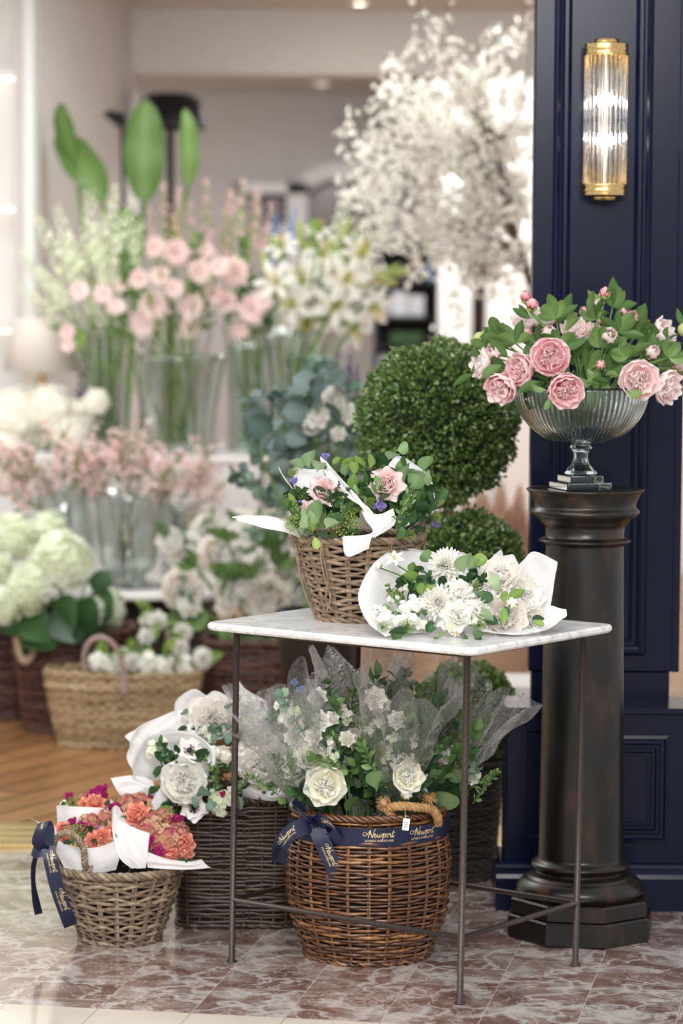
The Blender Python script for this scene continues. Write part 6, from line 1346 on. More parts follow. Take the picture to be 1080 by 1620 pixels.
SPB = [mk('flower_spike', spike(s + 24, 30, 1., .1, .09, 5, 60, top=.4), P_BLUE) for s in range(1)]
def dirpx(x0, y0, x1, y1, t=-.1): d_ = Vector((x1 - x0, 0, -(y1 - y0))); d_.normalize(); d_.y = t; return d_
g_ = 'white delphiniums in the tall narrow vase'
for i_, (x0, y0, x1, y1) in enumerate([(110, 450, 50, 340), (95, 480, 25, 400), (90, 500, 15, 455), (120, 440, 85, 330), (140, 430, 135, 305), (165, 420, 178, 298), (185, 425, 205, 320), (150, 440, 160, 340), (125, 460, 100, 370), (105, 490, 60, 430), (90, 520, 40, 480), (130, 480, 100, 410),
                          (165, 470, 150, 380), (190, 470, 195, 375), (145, 500, 120, 440), (175, 500, 175, 420), (115, 510, 85, 460), (200, 440, 222, 350), (160, 520, 130, 470)]):
    L_ = math.hypot(x1 - x0, y1 - y0); bstem('delphinium', [('flower_spike', CHOICE(SPW))], VA, x0, y0, 11.3 + rnd.uniform(-.15, .15), L_, dirpx(x0, y0, x1, y1, rnd.uniform(-.3, .2)), 'white-green delphinium spike in the tall narrow vase', group=g_)
g_ = 'pink snapdragons rising behind the open pink blooms'
for (x0, y0, x1, y1) in [(262, 420, 255, 290), (275, 410, 278, 300), (322, 390, 322, 285), (345, 420, 362, 300), (372, 400, 378, 285), (392, 400, 402, 300), (240, 420, 232, 330), (300, 420, 296, 320), (385, 420, 405, 330), (360, 420, 350, 330), (412, 410, 425, 320), (290, 430, 268, 340)]:
    L_ = math.hypot(x1 - x0, y1 - y0); bstem('snapdragon', [('flower_spike', CHOICE(SPP))], VB if x0 < 340 else VC, x0, y0, 11.35 + rnd.uniform(-.15, .1), L_, dirpx(x0, y0, x1, y1), 'slender pink snapdragon spike with green buds', group=g_)
for i_, (x, y, r_) in enumerate([(240, 485, 30), (222, 515, 27), (300, 490, 27), (298, 522, 24), (216, 445, 20), (272, 402, 26), (310, 432, 24), (395, 492, 28), (368, 432, 30), (342, 425, 20), (412, 478, 22), (160, 470, 20), (122, 466, 20), (102, 530, 16), (105, 550, 15), (250, 440, 22), (335, 468, 20), (375, 525, 18), (240, 395, 20), (180, 490, 18), (270, 460, 20), (320, 400, 18), (355, 480, 22), (190, 455, 16)]):
    lb = {0: 'large open pink scabious bloom over the left edge of the widest vase', 2: 'large open pink scabious bloom over the middle of the widest vase', 7: 'open pink scabious bloom next to the lowest white lily', 13: 'pale pink bloom beside the white lamp shade', 1: 'open pink bloom touching the rim of the widest vase, lower of the left pair', 3: 'open pink bloom touching the rim of the widest vase, lower of the middle pair'}.get(i_, 'open blush bloom among the upper flowers')
    bstem('scabious', [('bloom', CHOICE(DSY))], VB if x < 350 else VC, x, y, 11.05 + rnd.uniform(-.12, .1), r_, (rnd.uniform(-.4, .4), -1, rnd.uniform(-.1, .5)), lb, group='blush blooms in the upper vases' if i_ not in (0, 1, 2, 3, 7, 13) else None, leafk='lime', nl=1)
for i_, (x, y, r_, t_) in enumerate([(470, 440, 42, (-.2, -1, .3)), (508, 395, 36, (.1, -.8, .7)), (545, 440, 40, (.3, -1, .2)), (480, 512, 46, (-.1, -1, -.1)), (440, 385, 30, (-.2, -.6, .9)), (565, 398, 34, (.4, -.8, .6)), (590, 490, 36, (.6, -.8, -.4)), (528, 482, 38, (.2, -1, 0)), (430, 445, 34, (-.3, -1, .2)), (585, 442, 34, (.7, -.8, .2)), (500, 360, 24, (0, -.5, .9)), (455, 480, 34, (-.3, -1, 0)), (560, 525, 34, (.4, -.9, -.5)), (520, 425, 34, (0, -1, .4))]):
    lb = {3: 'lowest front white lily, wide open above its glass vase', 6: 'white lily drooping furthest right over the dark doorway', 0: 'open white lily at the centre left of the lily bunch', 1: 'upward-facing white lily near the top of the bunch', 12: 'hanging white lily below the rightmost blooms'}.get(i_, 'white lily in the bunch above the flared vase')
    bstem('white_lily', 'lily', VD, x, y, 10.95 + rnd.uniform(-.12, .15), r_ * 1.3, t_, lb, group='white lilies' if i_ not in (0, 1, 3, 6, 12) else None, leafk='lime', nl=1, R=.004)
for (x, y, a, l) in [(600, 440, -20, 50), (560, 395, 40, 46), (625, 430, 10, 40), (470, 370, 100, 40), (540, 370, 70, 50), (415, 420, 100, 40)]:
    d_ = (math.cos(math.radians(a)), -.2, math.sin(math.radians(a)))
    bstem('lily_bud', [('bud', CORE)], VD, x, y, 11.0, 8, d_, 'long pale green lily bud at the edge of the lily bunch', group='lily buds', leafk='lime', nl=1)
    o = [q for q in COL.objects if q.name.startswith('lily_bud')][-1]
    for ch in o.children:
        if ch.name.startswith('bud'): ch.matrix_local = o.matrix_basis.inverted() @ TRS(at(x, y, 11.0), d_, (m(8, 11), m(8, 11), m(l * .55, 11)))
for (x0, y0, x1, y1, k_) in [(428, 420, 430, 340, 0), (450, 400, 462, 330, 0), (520, 400, 545, 300, 1), (545, 390, 600, 330, 1), (560, 380, 620, 370, 1), (530, 380, 560, 340, 1)]:
    bstem('delphinium', [('flower_spike', SPB[0] if k_ == 0 else SPW[0])], VD, x0, y0, 11.25, math.hypot(x1 - x0, y1 - y0), dirpx(x0, y0, x1, y1), 'pale blue delphinium spike behind the lilies' if k_ == 0 else 'thin airy white spray behind the lilies', group=('blue' if k_ == 0 else 'airy white') + ' spikes behind the lilies')
# leafy greenery among the upper flowers
for (x, y, a, l) in [(250, 540, 120, 90), (270, 530, 60, 80), (330, 530, 100, 90), (350, 520, 60, 90), (400, 540, 110, 80), (420, 520, 80, 90), (480, 560, 60, 80), (440, 545, 120, 80), (200, 530, 110, 80), (230, 550, 160, 60), (520, 520, 30, 80), (310, 470, 90, 90), (200, 480, 90, 90), (500, 470, 70, 80), (140, 535, 170, 60), (380, 460, 90, 80)]:
    vs = VA if x < 210 else VB if x < 340 else VC if x < 430 else VD
    A = vs[0] + Vector((rnd.uniform(-1, 1), rnd.uniform(-1, 1), 0)) * vs[1]; r_ = thing('greenery_stem', A, 'leafy stem in the upper vases', 'foliage', 'greenery in the upper vases')
    spr(r_, 'green', x, y, 11.15, l, a); I = r_.matrix_basis.inverted(); B = at(x, y, 11.15); mb = MB(); tube(mb, catmull([tuple(I @ A), tuple(I @ A.lerp(B, .5)), tuple(I @ B)], 8), .0035, 5, r=.5); mb.obj('stem', G_STEM, r_)
for (x0, y0, x1, y1) in [(130, 640, 128, 560), (155, 640, 158, 575), (140, 650, 142, 590)]:
    bstem('delphinium', [('flower_spike', SPU[0])], VA, x0, y0, 11.6, math.hypot(x1 - x0, y1 - y0), dirpx(x0, y0, x1, y1), 'dark purple delphinium spike seen through the tall narrow vase', group='purple spikes behind the narrow vase')

# pink blossom sprays on the lower shelf
P_SPRAY = tinted('spray_blossom', [(0, '#f2cccb'), (1, '#fae4e2')], [(0, '#f6c8c8'), (.3, '#fce8e6'), (.6, '#fffcfa'), (1, '#fae0d6')], rfac=.7)
def spray(sd):
    rg = np.random.RandomState(sd); st = MB(); bm = MB()
    for b in range(9):
        a = rg.rand() * 2 * PI; e = rg.uniform(.3, 1.25); z0 = rg.uniform(.1, .6); d_ = np.array([math.sin(e) * math.cos(a), math.sin(e) * math.sin(a), math.cos(e)]); p0 = np.array([.05 * z0, 0, z0]); L_ = rg.uniform(.35, .6)
        P = catmull([p0, p0 + d_ * L_ * .5, p0 + d_ * L_ + np.array([0, 0, -.06])], 6); tube(st, P, .007, 4)
        for q in range(9):
            p = P[min(5, 1 + q // 2)] + rg.uniform(-.11, .11, 3); tube(st, [P[min(5, 1 + q // 2)], p], .004, 3)
            for _ in range(2): floret(bm, npM(TRS(p + rg.uniform(-.02, .02, 3), rg.uniform(-1, 1, 3) + np.array([0, 0, .4]), 1., 0)), rg.rand(), 5, .042 * rg.uniform(.7, 1.2), dome=-40)
    tube(st, catmull([(0, 0, 0), (.02, 0, .4), (.05, 0, .9)], 8), .01, 4)
    for q in range(8): leafmb(st, .12, .03, npM(TRS((0.02, 0, rg.uniform(.1, .8)), (rg.uniform(-1, 1), rg.uniform(-1, 1), .6))), nv=5)
    return mk('twigs', st, plain('twig_green%d' % sd, '#8a8f62', .6)), mk('blossoms', bm, P_SPRAY)
SPRY = [spray(s) for s in range(4)]
for i_, (vs, x0, y0, x1, y1) in enumerate([(VF, 60, 800, -10, 720), (VF, 80, 790, 30, 690), (VF, 100, 780, 90, 670), (VF, 70, 810, -20, 780), (VF, 110, 790, 140, 680), (VF, 90, 800, 60, 740), (VE, 170, 790, 130, 690), (VE, 190, 780, 190, 680), (VE, 215, 780, 250, 680), (VE, 230, 790, 300, 700),
                                (VE, 200, 790, 210, 730), (VG, 270, 800, 260, 710), (VG, 285, 800, 320, 720), (VG, 300, 810, 360, 760), (VG, 270, 810, 230, 760), (VF, 120, 800, 170, 740), (VE, 180, 800, 140, 750), (VG, 290, 820, 340, 830), (VF, 55, 820, 10, 850), (VE, 240, 800, 280, 770), (VF, 40, 780, 0, 690), (VE, 200, 760, 170, 670), (VG, 310, 790, 330, 700)]):
    s_ = SPRY[i_ % 4]; w = {id(VF): 'round-bellied', id(VE): 'middle', id(VG): 'small'}[id(vs)]
    bstem('blossom_spray', [('twigs', s_[0]), ('blossoms', s_[1])], vs, x0, y0, vs[0].y + rnd.uniform(-.15, .1), math.hypot(x1 - x0, y1 - y0) * 1.05, dirpx(x0, y0, x1, y1, rnd.uniform(-.5, .2)), 'spray of pink blossoms in the %s vase' % w, group='blossom sprays in the %s lower vase' % w, mat=BARK)
# white cloud of hydrangea at the far left
for i_, (x, y, r_) in enumerate([(20, 660, 46), (75, 650, 40), (120, 665, 34), (50, 700, 44), (105, 690, 36), (5, 720, 40), (150, 640, 24)]):
    bstem('white_hydrangea', [('flower_head', HYW[0])], (Vector((at(70, 700, 11.25).x, 11.25, zT2 + .01)), .04), x, y, 11.2 + rnd.uniform(-.1, .1), r_, (rnd.uniform(-.3, .3), -1, .4), 'soft white hydrangea head below the lamp', group='white hydrangeas below the lamp')
vase(70, 702, 11.25, 40, 36, zT2, 'low clear glass vase hidden under the white hydrangeas', 'cyl')

# ---- floor baskets in the shop
def bb(px, v_top, Y, rxp, H, mat, label, **kw):
    c_ = at(px, v_top, Y); return basket('wicker_basket', (c_.x, Y, 0), H, kw.pop('prof', lambda f: .92 + .08 * f), mat, label, ax=m(rxp, Y), **kw)
kwb = dict(pw=4, ns=34, pitch=.019, rs=.0085, amp=.006, rst=.007, seg=4, rimr=.010, paired=False)
bl2 = bb(118, 1000, 10.08, 96, zat(1003, 9.95), W_RED, 'tall red-brown wicker basket with a pale rope handle, behind the straw bag', ay=.15, sd=21, prof=lambda f: .78 + .22 * f, **kwb)
bl1 = bb(-2, 1000, 10.36, 60, zat(1010, 10.2), W_RED, 'red-brown wicker basket cut by the left edge behind the rope-handled one', ay=.12, sd=22, **kwb)
br1 = bb(425, 1000, 9.98, 100, zat(1022, 9.8), W_RED, 'dark red-brown wicker basket of white peonies right of the straw bag', ay=.15, sd=23, **kwb)
ropeh(bl2, [at(28, 994, 9.95), at(30, 1020, 9.93), at(36, 1045, 9.92), at(44, 1052, 9.92), at(54, 1042, 9.92), at(63, 1020, 9.93), at(62, 1000, 9.94), at(52, 994, 9.96)], .013, 9, ROPEL)
# straw bag
bgx = at(198, 1100, 9.72).x; SBH = zat(1066, 9.60)
def prB(f): return .80 + .20 * f ** .8
bag = basket('straw_bag', (bgx, 9.74, 0), SBH, prB, W_STRAW, 'x', 'bag', ns=60, pitch=.0145, rs=.0085, amp=.0035, rst=.003, seg=3, ax=m(126, 9.7), ay=.135, pw=2.3, sd=31, rim=False, zamp=.004, paired=False, cat='bag')
bag['label'] = 'wide pale straw bag with leather handles, full of white flowers'; del bag['group']
LEA = plain('pale_leather', '#a08c86', .5)
I = bag.matrix_basis.inverted()
for (P_) in ([at(137, 1062, 9.60), at(136, 1040, 9.59), at(145, 1020, 9.58), at(163, 1013, 9.58), at(182, 1024, 9.58), at(195, 1050, 9.585), at(199, 1072, 9.59)], [at(225, 1030, 9.86), at(228, 1000, 9.87), at(243, 985, 9.87), at(262, 990, 9.87), at(272, 1030, 9.86)]):
    mb = MB(); tube(mb, catmull([tuple(I @ p) for p in P_], 30), .0085, 8); mb.obj('handle', LEA, bag)
for px in (199,):
    mb = MB(); p = I @ at(px, 1080, 9.592); boxmb(mb, (p.x - .012, p.y - .004, p.z - .045), (p.x + .012, p.y + .004, p.z + .02), .003); mb.obj('handle_tab', LEA, bag, smooth=False)
def cluster(root_pt, lst, name, labels, group, Yj=.06, leafk='peony', nl=2, cat='flower'):
    for i_, a in enumerate(lst):
        kind, x, y, Y, r_ = a[:5]; t_ = a[5] if len(a) > 5 else (rnd.uniform(-.5, .5), -1, rnd.uniform(0, .6))
        bstem(name, kind, (Vector(root_pt), .05), x, y, Y, r_, t_, labels if isinstance(labels, str) else labels[i_], cat, group, leafk=leafk, nl=nl, R=.0035)
cluster((bgx, 9.74, .08), [('dahlia', 290, 1003, 9.78, 16), ('dahlia', 325, 1042, 9.72, 18), ('dahlia', 286, 1028, 9.74, 15), ('rosew', 250, 985, 9.84, 14), ('rosew', 235, 1010, 9.82, 12), ('dahlia', 215, 1050, 9.70, 16), ('wfl', 170, 1048, 9.74, 22), ('wfl', 190, 1055, 9.70, 20), ('wfl', 235, 1055, 9.70, 22), ('wfl', 262, 1056, 9.70, 20), ('rosew', 205, 1045, 9.74, 16), ('wfl', 290, 1056, 9.72, 20), ('wfl', 150, 1050, 9.76, 18), ('lmf', 232, 978, 9.86, 14)], 'white_flower', 'white bloom packed into the straw bag', 'white flowers in the straw bag', leafk='lime', nl=2)
brx = at(425, 1000, 9.98).x
cluster((brx, 9.98, .12), [('cream', 290, 938, 9.92, 34), ('white', 368, 935, 9.9, 30), ('cream', 425, 950, 9.9, 38), ('white', 300, 880, 10.1, 34), ('cream', 345, 880, 10.05, 32), ('white', 400, 850, 10.15, 38), ('cream', 450, 862, 10.1, 34), ('white', 380, 890, 10.05, 30), ('cream', 460, 905, 10.0, 30), ('white', 330, 845, 10.2, 30), ('white', 440, 830, 10.2, 30), ('cream', 385, 835, 10.25, 28), ('white', 478, 940, 9.9, 30), ('cream', 415, 905, 10.0, 30), ('white', 270, 860, 10.1, 22), ('rosew', 300, 960, 9.88, 18), ('white', 485, 880, 10.1, 26), ('cream', 360, 960, 9.88, 18)], 'white_peony', 'full white peony right of the straw bag', 'white peonies in the wicker basket', nl=4)
for (x, y, a, l) in [(330, 970, 200, 90), (360, 985, -60, 80), (400, 985, -40, 90), (420, 990, -80, 80), (380, 990, -100, 90), (300, 960, 220, 80), (440, 960, -10, 80), (340, 910, 60, 80), (400, 920, 120, 80), (440, 900, 60, 80), (310, 900, 140, 70), (360, 860, 90, 80), (420, 870, 80, 80), (460, 930, 30, 70), (300, 980, 170, 70), (470, 870, 60, 70)]:
    A = Vector((brx, 9.98, .15)) + Vector((rnd.uniform(-.06, .06), rnd.uniform(-.05, .05), 0)); r_ = thing('peony_leaf_stem', A, 'leafy stem among the white peonies', 'foliage', 'peony greenery in the wicker basket')
    B = at(x, y, 9.92)
    for q in (-40, 0, 40): leafput(r_, 'peony', x, y, 9.92, l * rnd.uniform(.45, .75), a + q, .3, 1.1)
    I = r_.matrix_basis.inverted(); mb = MB(); tube(mb, catmull([tuple(I @ A), tuple(I @ (A.lerp(B, .5) + Vector((0, 0, .04)))), tuple(I @ B)], 8), .0035, 5, r=.5); mb.obj('stem', G_STEM, r_)
# hydrangeas at the left
hx = at(100, 1000, 10.08).x
cluster((hx, 10.08, .1), [([('flower_head', HYL[0])], 97, 893, 9.95, 52), ([('flower_head', HYL[1])], 45, 937, 9.92, 44), ([('flower_head', HYL[2])], 165, 968, 9.95, 37), ([('flower_head', HYL[0])], 2, 965, 9.9, 36), ([('flower_head', HYL[1])], 20, 855, 10.15, 40), ([('flower_head', HYL[2])], 75, 845, 10.2, 34), ([('flower_head', HYL[1])], -8, 905, 10.1, 36)], 'hydrangea',
        ['largest lime-white hydrangea head, above the dark leaves', 'lime-white hydrangea head just above the rope-handled basket', 'lime-white hydrangea head hanging right over the straw bag', 'lime-white hydrangea head cut by the left edge, lowest', 'lime-white hydrangea head at the upper left behind the others', 'lime-white hydrangea head partly behind the largest one', 'lime-white hydrangea head cut by the left edge, middle'], 'lime hydrangeas', leafk='dark', nl=3)
for (x, y, a, l) in [(75, 975, 250, 80), (85, 960, -20, 90), (90, 965, -60, 80), (70, 985, -95, 80), (140, 950, -20, 70), (40, 985, 200, 60), (110, 985, 10, 80), (60, 960, 160, 60), (150, 990, -10, 50), (140, 920, -10, 50)]:
    A = Vector((hx, 10.05, .15)); r_ = thing('hydrangea_leaf_stem', A, 'dark broad-leaved stem under the lime hydrangea heads', 'foliage', 'hydrangea leaves'); B = at(x, y, 9.93)
    leafput(r_, 'dark', x, y, 9.93, l, a, .3, 1.5); I = r_.matrix_basis.inverted(); mb = MB(); tube(mb, catmull([tuple(I @ A), tuple(I @ (A.lerp(B, .5) + Vector((0, 0, .04)))), tuple(I @ B)], 8), .004, 5, r=.5); mb.obj('stem', G_STEM, r_)

# ---- eucalyptus bunch in a tall grey bucket behind the table basket
bkx = at(505, 900, 9.1).x
mb = MB(); lathe(mb, [(.001, 0), (.095, 0), (.125, .5), (.13, .51), (.13, .52), (.12, .52), (.092, .01), (.001, .01)], 40); o = mb.obj('flower_bucket', plain('dark_zinc', '#3a3432', .5, metal=.5), None, label='tall dark metal bucket holding eucalyptus, behind the marble table', cat='bucket'); o.location = (bkx, 9.1, 0)
ek = 0
for (x0, y0, x1, y1) in [(470, 800, 400, 700), (480, 790, 430, 640), (490, 760, 470, 600), (505, 740, 505, 590), (520, 740, 540, 600), (530, 760, 575, 640), (480, 820, 390, 770), (475, 840, 400, 830), (495, 790, 440, 700), (510, 780, 500, 670), (525, 790, 560, 680), (535, 790, 590, 700), (500, 820, 450, 760), (480, 780, 415, 690), (500, 730, 480, 640), (520, 730, 530, 640), (540, 780, 580, 740), (470, 810, 385, 740), (505, 800, 470, 730), (515, 700, 520, 590), (490, 720, 450, 620), (530, 720, 565, 620), (500, 760, 560, 740)]:
    vs = (Vector((bkx, 9.1, .3)), .05); Y = 9.1 + rnd.uniform(-.15, .15)
    bstem('eucalyptus_stem', [('leafy_sprig', CHOICE(SPR['blue'] + SPR['euc']))], vs, x0, y0, Y, math.hypot(x1 - x0, y1 - y0) * 1.15, dirpx(x0, y0, x1, y1, rnd.uniform(-.5, .2)), 'eucalyptus stem in the blue-green bunch', 'foliage', 'eucalyptus behind the table basket')
cluster((bkx, 9.1, .3), [('white', 526, 633, 8.86, 20), ('rosew', 500, 660, 8.84, 17), ('rosew', 548, 652, 8.86, 15), ('white', 492, 676, 8.86, 15), ('rosew', 533, 686, 8.84, 11), ('budw', 420, 728, 8.86, 8), ('ber', 500, 704, 8.86, 6)], 'white_rose', ['largest white rose in the eucalyptus bunch', 'white rose just below the largest one in the eucalyptus', 'white rose right of the largest one in the eucalyptus', 'small white rose low on the left of the eucalyptus', 'white rosebud nearest the boxwood ball', 'pale bud at the left tip of the eucalyptus', 'dark berry cluster inside the eucalyptus'], 'roses in the eucalyptus bunch', leafk='blue')
for (x0, y0, x1, y1) in [(545, 620, 552, 560), (560, 620, 562, 575), (520, 600, 535, 555)]:
    bstem('delphinium', [('flower_spike', SPU[0])], (Vector((bkx, 9.15, .3)), .04), x0, y0, 9.3, math.hypot(x1 - x0, y1 - y0), dirpx(x0, y0, x1, y1), 'dark purple delphinium spike above the eucalyptus', group='purple spikes above the eucalyptus')

# ================================================================== BACK OF THE SHOP
# framed mirror on the left side wall
MIR = plain('mirror_silver', '#dcdce4', .04, metal=1, var=.01)
Pm0 = at(50, 300, 12.0); Pm1 = at(182, 300, 13.75)
dm = Vector((Pm1.x - Pm0.x, Pm1.y - Pm0.y, 0)); wm = dm.length; dm.normalize()
mir = thing('wall_mirror', (Pm0.x, Pm0.y, 0), 'tall black-framed mirror on the side wall behind the banana leaves', 'mirror', rz=math.atan2(dm.y, dm.x))
zA, zB = .80, zat(150, 12.0, 50)
mb = MB(); framesweep(mb, 0, wm, zA, zB, -.0, [(0, -.03), (0, .03), (.03, .035), (.07, .02), (.09, .008), (.095, 0)]); mb.obj('frame', BLACKP, mir, smooth=False)
mb = MB(); boxmb(mb, (.06, -.006, zA + .05), (wm - .06, .01, zB - .05)); mb.obj('mirror_glass', MIR, mir, smooth=False)
# banana plant
bpx = at(185, 500, 11.75).x; bpl = thing('banana_plant', (bpx, 11.75, 0), 'tall plant with four broad bright green paddle leaves in front of the mirror', 'plant')
BAN = tinted('banana_leaf', [(0, '#4f7434'), (.5, '#688c46'), (1, '#86a663')], [(0, '#5f8440'), (1, '#7c9c58')], rough=.35, transl=.35, rfac=.4, spec=.4)
for (x0, y0, x1, y1, w_, roll, cu) in [(222, 325, 224, 163, 31, 0, 8), (290, 300, 296, 176, 22, .9, 12), (158, 325, 95, 205, 30, .5, 30), (112, 260, 80, 170, 18, -.5, 20), (210, 420, 190, 330, 26, .2, 20)]:
    Y = 11.75; A = at(x0, y0, Y); d_ = dirpx(x0, y0, x1, y1, -.05); s_ = m(math.hypot(x1 - x0, y1 - y0), Y)
    z = d_.normalized(); x = -(DV - z * DV.dot(z)).normalized(); y = z.cross(x); Rm = Matrix((x, y, z)).transposed().to_4x4(); I = bpl.matrix_basis.inverted()
    mb = MB(); leafmb(mb, 1., m(w_, Y) / s_, curl=cu, fold=.18, nv=16, round_=True, p0=0, wav=.08); o = link('leaf', mb.mesh('leaf', BAN), bpl, I @ Matrix.Translation(A) @ Rm @ Matrix.Rotation(roll, 4, 'Z') @ Matrix.Diagonal((s_,) * 3 + (1,)))
    mb = MB(); tube(mb, catmull([(0, 0, .45), tuple((I @ A) * .5 + Vector((0, 0, .3))), tuple(I @ A)], 12), .009, 6, r=.5); mb.obj('leaf_stalk', G_STEM, bpl)
mb = MB(); lathe(mb, [(.001, 0), (.13, 0), (.17, .48), (.175, .5), (.16, .5), (.12, .02), (.001, .02)], 32); mb.obj('pot', BLACKP, bpl)
mb = MB(); lathe(mb, [(.001, .46), (.158, .46)], 32); mb.obj('soil', MATS['soil'], bpl)
# table lamp on a white cabinet
cab = None and box('console_cabinet', (at(-60, 650, 11.3).x, 11.9, 0), (at(118, 650, 11.5).x, 12.25, zat(655, 12.0)), WHITEW, None, .004, label='white console cabinet under the table lamp at the far left', cat='cabinet')
lz = zT2; LY = 11.45; lxp = at(64, 560, LY).x
lam = thing('table_lamp', (lxp, LY, lz), 'table lamp with a wide tapered white shade, at the left edge below the mirror', 'lamp')
SHADE = None
def mk_shade():
    mt, nt, out = newmat('linen_shade'); b = N(nt, 'ShaderNodeBsdfPrincipled'); b.inputs['Base Color'].default_value = srgb('#efe8e2'); b.inputs['Roughness'].default_value = .8
    tr = N(nt, 'ShaderNodeBsdfTranslucent'); tr.inputs[0].default_value = srgb('#f4e8dc'); mx = N(nt, 'ShaderNodeMixShader'); mx.inputs[0].default_value = .22
    L(nt, b.outputs[0], mx.inputs[1]); L(nt, tr.outputs[0], mx.inputs[2]); L(nt, mx.outputs[0], out.inputs[0]); return mt
SHADE = mk_shade(); zt_l, zb_l = zat(506, LY) - lz, zat(590, LY) - lz
mb = MB(); lathe(mb, [(m(44, LY), zt_l), (m(62, LY), zb_l), (m(61.2, LY), zb_l), (m(43.2, LY), zt_l)], 48); mb.obj('lamp_shade', SHADE, lam)
mb = MB(); lathe(mb, [(.001, 0), (.05, 0), (.05, .01), (.012, .02), (.012, zb_l * .2), (.03, zb_l * .5), (.012, zb_l * .8), (.010, zb_l + .02), (.001, zb_l + .02)], 24); mb.obj('base', BRASS, lam)
mb = MB(); sphere(mb, (0, 0, zb_l + .05), .03, 16, 10); mb.obj('bulb', plain('lamp_bulb', '#ffffff', .5, emis='#ffdca8', es=8), lam)
# lit shelving at the left edge
shf = thing('lit_shelving', (at(0, 300, 11.9).x, 11.9, 0), 'white wall shelving with glowing light strips at the far left edge', 'shelves'); sx0, sx1 = -.30, at(32, 300, 11.9).x - at(0, 300, 11.9).x
for v in (120, 328, 520, 760):
    zz0 = zat(v, 11.9); mb = MB(); boxmb(mb, (sx0, -.12, zz0 - .012), (sx1, .04, zz0 + .012), .002); mb.obj('shelf', WHITEW, shf, smooth=False)
    mb = MB(); boxmb(mb, (sx0 + .02, .0, zz0 - .022), (sx1 - .01, .03, zz0 - .0125)); mb.obj('light_strip', plain('strip_glow', '#ffffff', .5, emis='#fff4ea', es=2) if 'strip_glow' not in MATS else MATS['strip_glow'], shf, smooth=False)
# black floor lamp
fy = 13.85; fx_ = at(262, 200, fy).x
flp = thing('floor_lamp', (fx_, fy, 0), 'black floor lamp with a wide dark drum shade behind the banana leaves', 'lamp')
mb = MB(); zl1, zl0 = zat(150, fy), zat(206, fy); lathe(mb, [(m(30, fy), zl1), (m(48, fy), zl1 - .03), (m(58, fy), zl0 + .01), (m(58, fy), zl0), (m(56, fy), zl0), (m(28, fy), zl1 - .01)], 40); mb.obj('lamp_shade', BLACKP, flp)
mb = MB(); tube(mb, [(0, 0, 0), (0, 0, zl1 - .02)], m(6, fy), 10); mb.obj('pole', BLACKP, flp)
mb = MB(); lathe(mb, [(.001, 0), (.14, 0), (.14, .02), (.001, .025)], 32); mb.obj('base', BLACKP, flp)
# back wall pictures, round mirror, door frame
DK = plain('dark_brown_glass', '#6a5c56', .15, var=.1)
rm = thing('round_mirror', (at(532, 350, 17.95).x, 17.95, zat(412, 17.95)), 'large round dark mirror with a pale outer ring on the back wall', 'mirror'); zr_ = (zat(350, 17.95) - zat(412, 17.95))
for (nm, r0, r1, mt_, y_) in (('pale_ring', m(92, 18), m(66, 18), plain('pale_ring_paint', '#f2efec', .5, var=.02), .0), ('frame', m(64, 18), m(58, 18), BLACKP, -.01), ('mirror_glass', m(58, 18), .001, DK, .0)):
    mb = MB(); a = np.arange(64) * 2 * PI / 64; V = []
    for (r_, y0_) in ((r0, .04), (r0, -.02), (r1, -.02), (r1, .04)): V += [(r_ * math.cos(t_), y0_ + y_, zr_ + r_ * math.sin(t_)) for t_ in a]
    F = [[k * 64 + j, k * 64 + (j + 1) % 64, (k + 1) * 64 + (j + 1) % 64, (k + 1) * 64 + j] for k in range(3) for j in range(64)]; mb.add(V, F, .5, .5); mb.obj(nm, mt_, rm, smooth=False)
pf = thing('picture_frame', (at(430, 352, 17.9).x, 17.93, zat(352, 17.93)), 'small dark framed picture on the back wall between the doorway and the round mirror', 'picture')
hw_, hh_ = m(18, 17.9), zat(308, 17.93) - zat(352, 17.93)
mb = MB(); framesweep(mb, -hw_, hw_, 0, hh_, 0, [(0, -.05), (0, .02), (.02, .02), (.022, 0)]); mb.obj('frame', BLACKP, pf, smooth=False)
mb = MB(); boxmb(mb, (-hw_ + .02, -.004, .02), (hw_ - .02, .05, hh_ - .02)); mb.obj('picture', plain('grey_picture', '#8a8280', .6, var=.4, vscale=9), pf, smooth=False)
x1_, x2_, x3_ = at(375, 300, 17.8).x, at(448, 300, 17.8).x, at(480, 300, 17.8).x
mb = MB(); zt9 = zat(290, 17.8); boxmb(mb, (at(366, 300, 17.8).x, 17.85, 0), (x1_, 18.0, zt9)); boxmb(mb, (x2_, 17.85, 0), (x3_, 18.0, zt9)); boxmb(mb, (at(366, 300, 17.8).x, 17.85, zt9 - .06), (x3_, 18.0, zt9)); mb.obj('door_1', plain('white_door_frame', '#eceae8', .5, var=.02), smooth=False, **S)
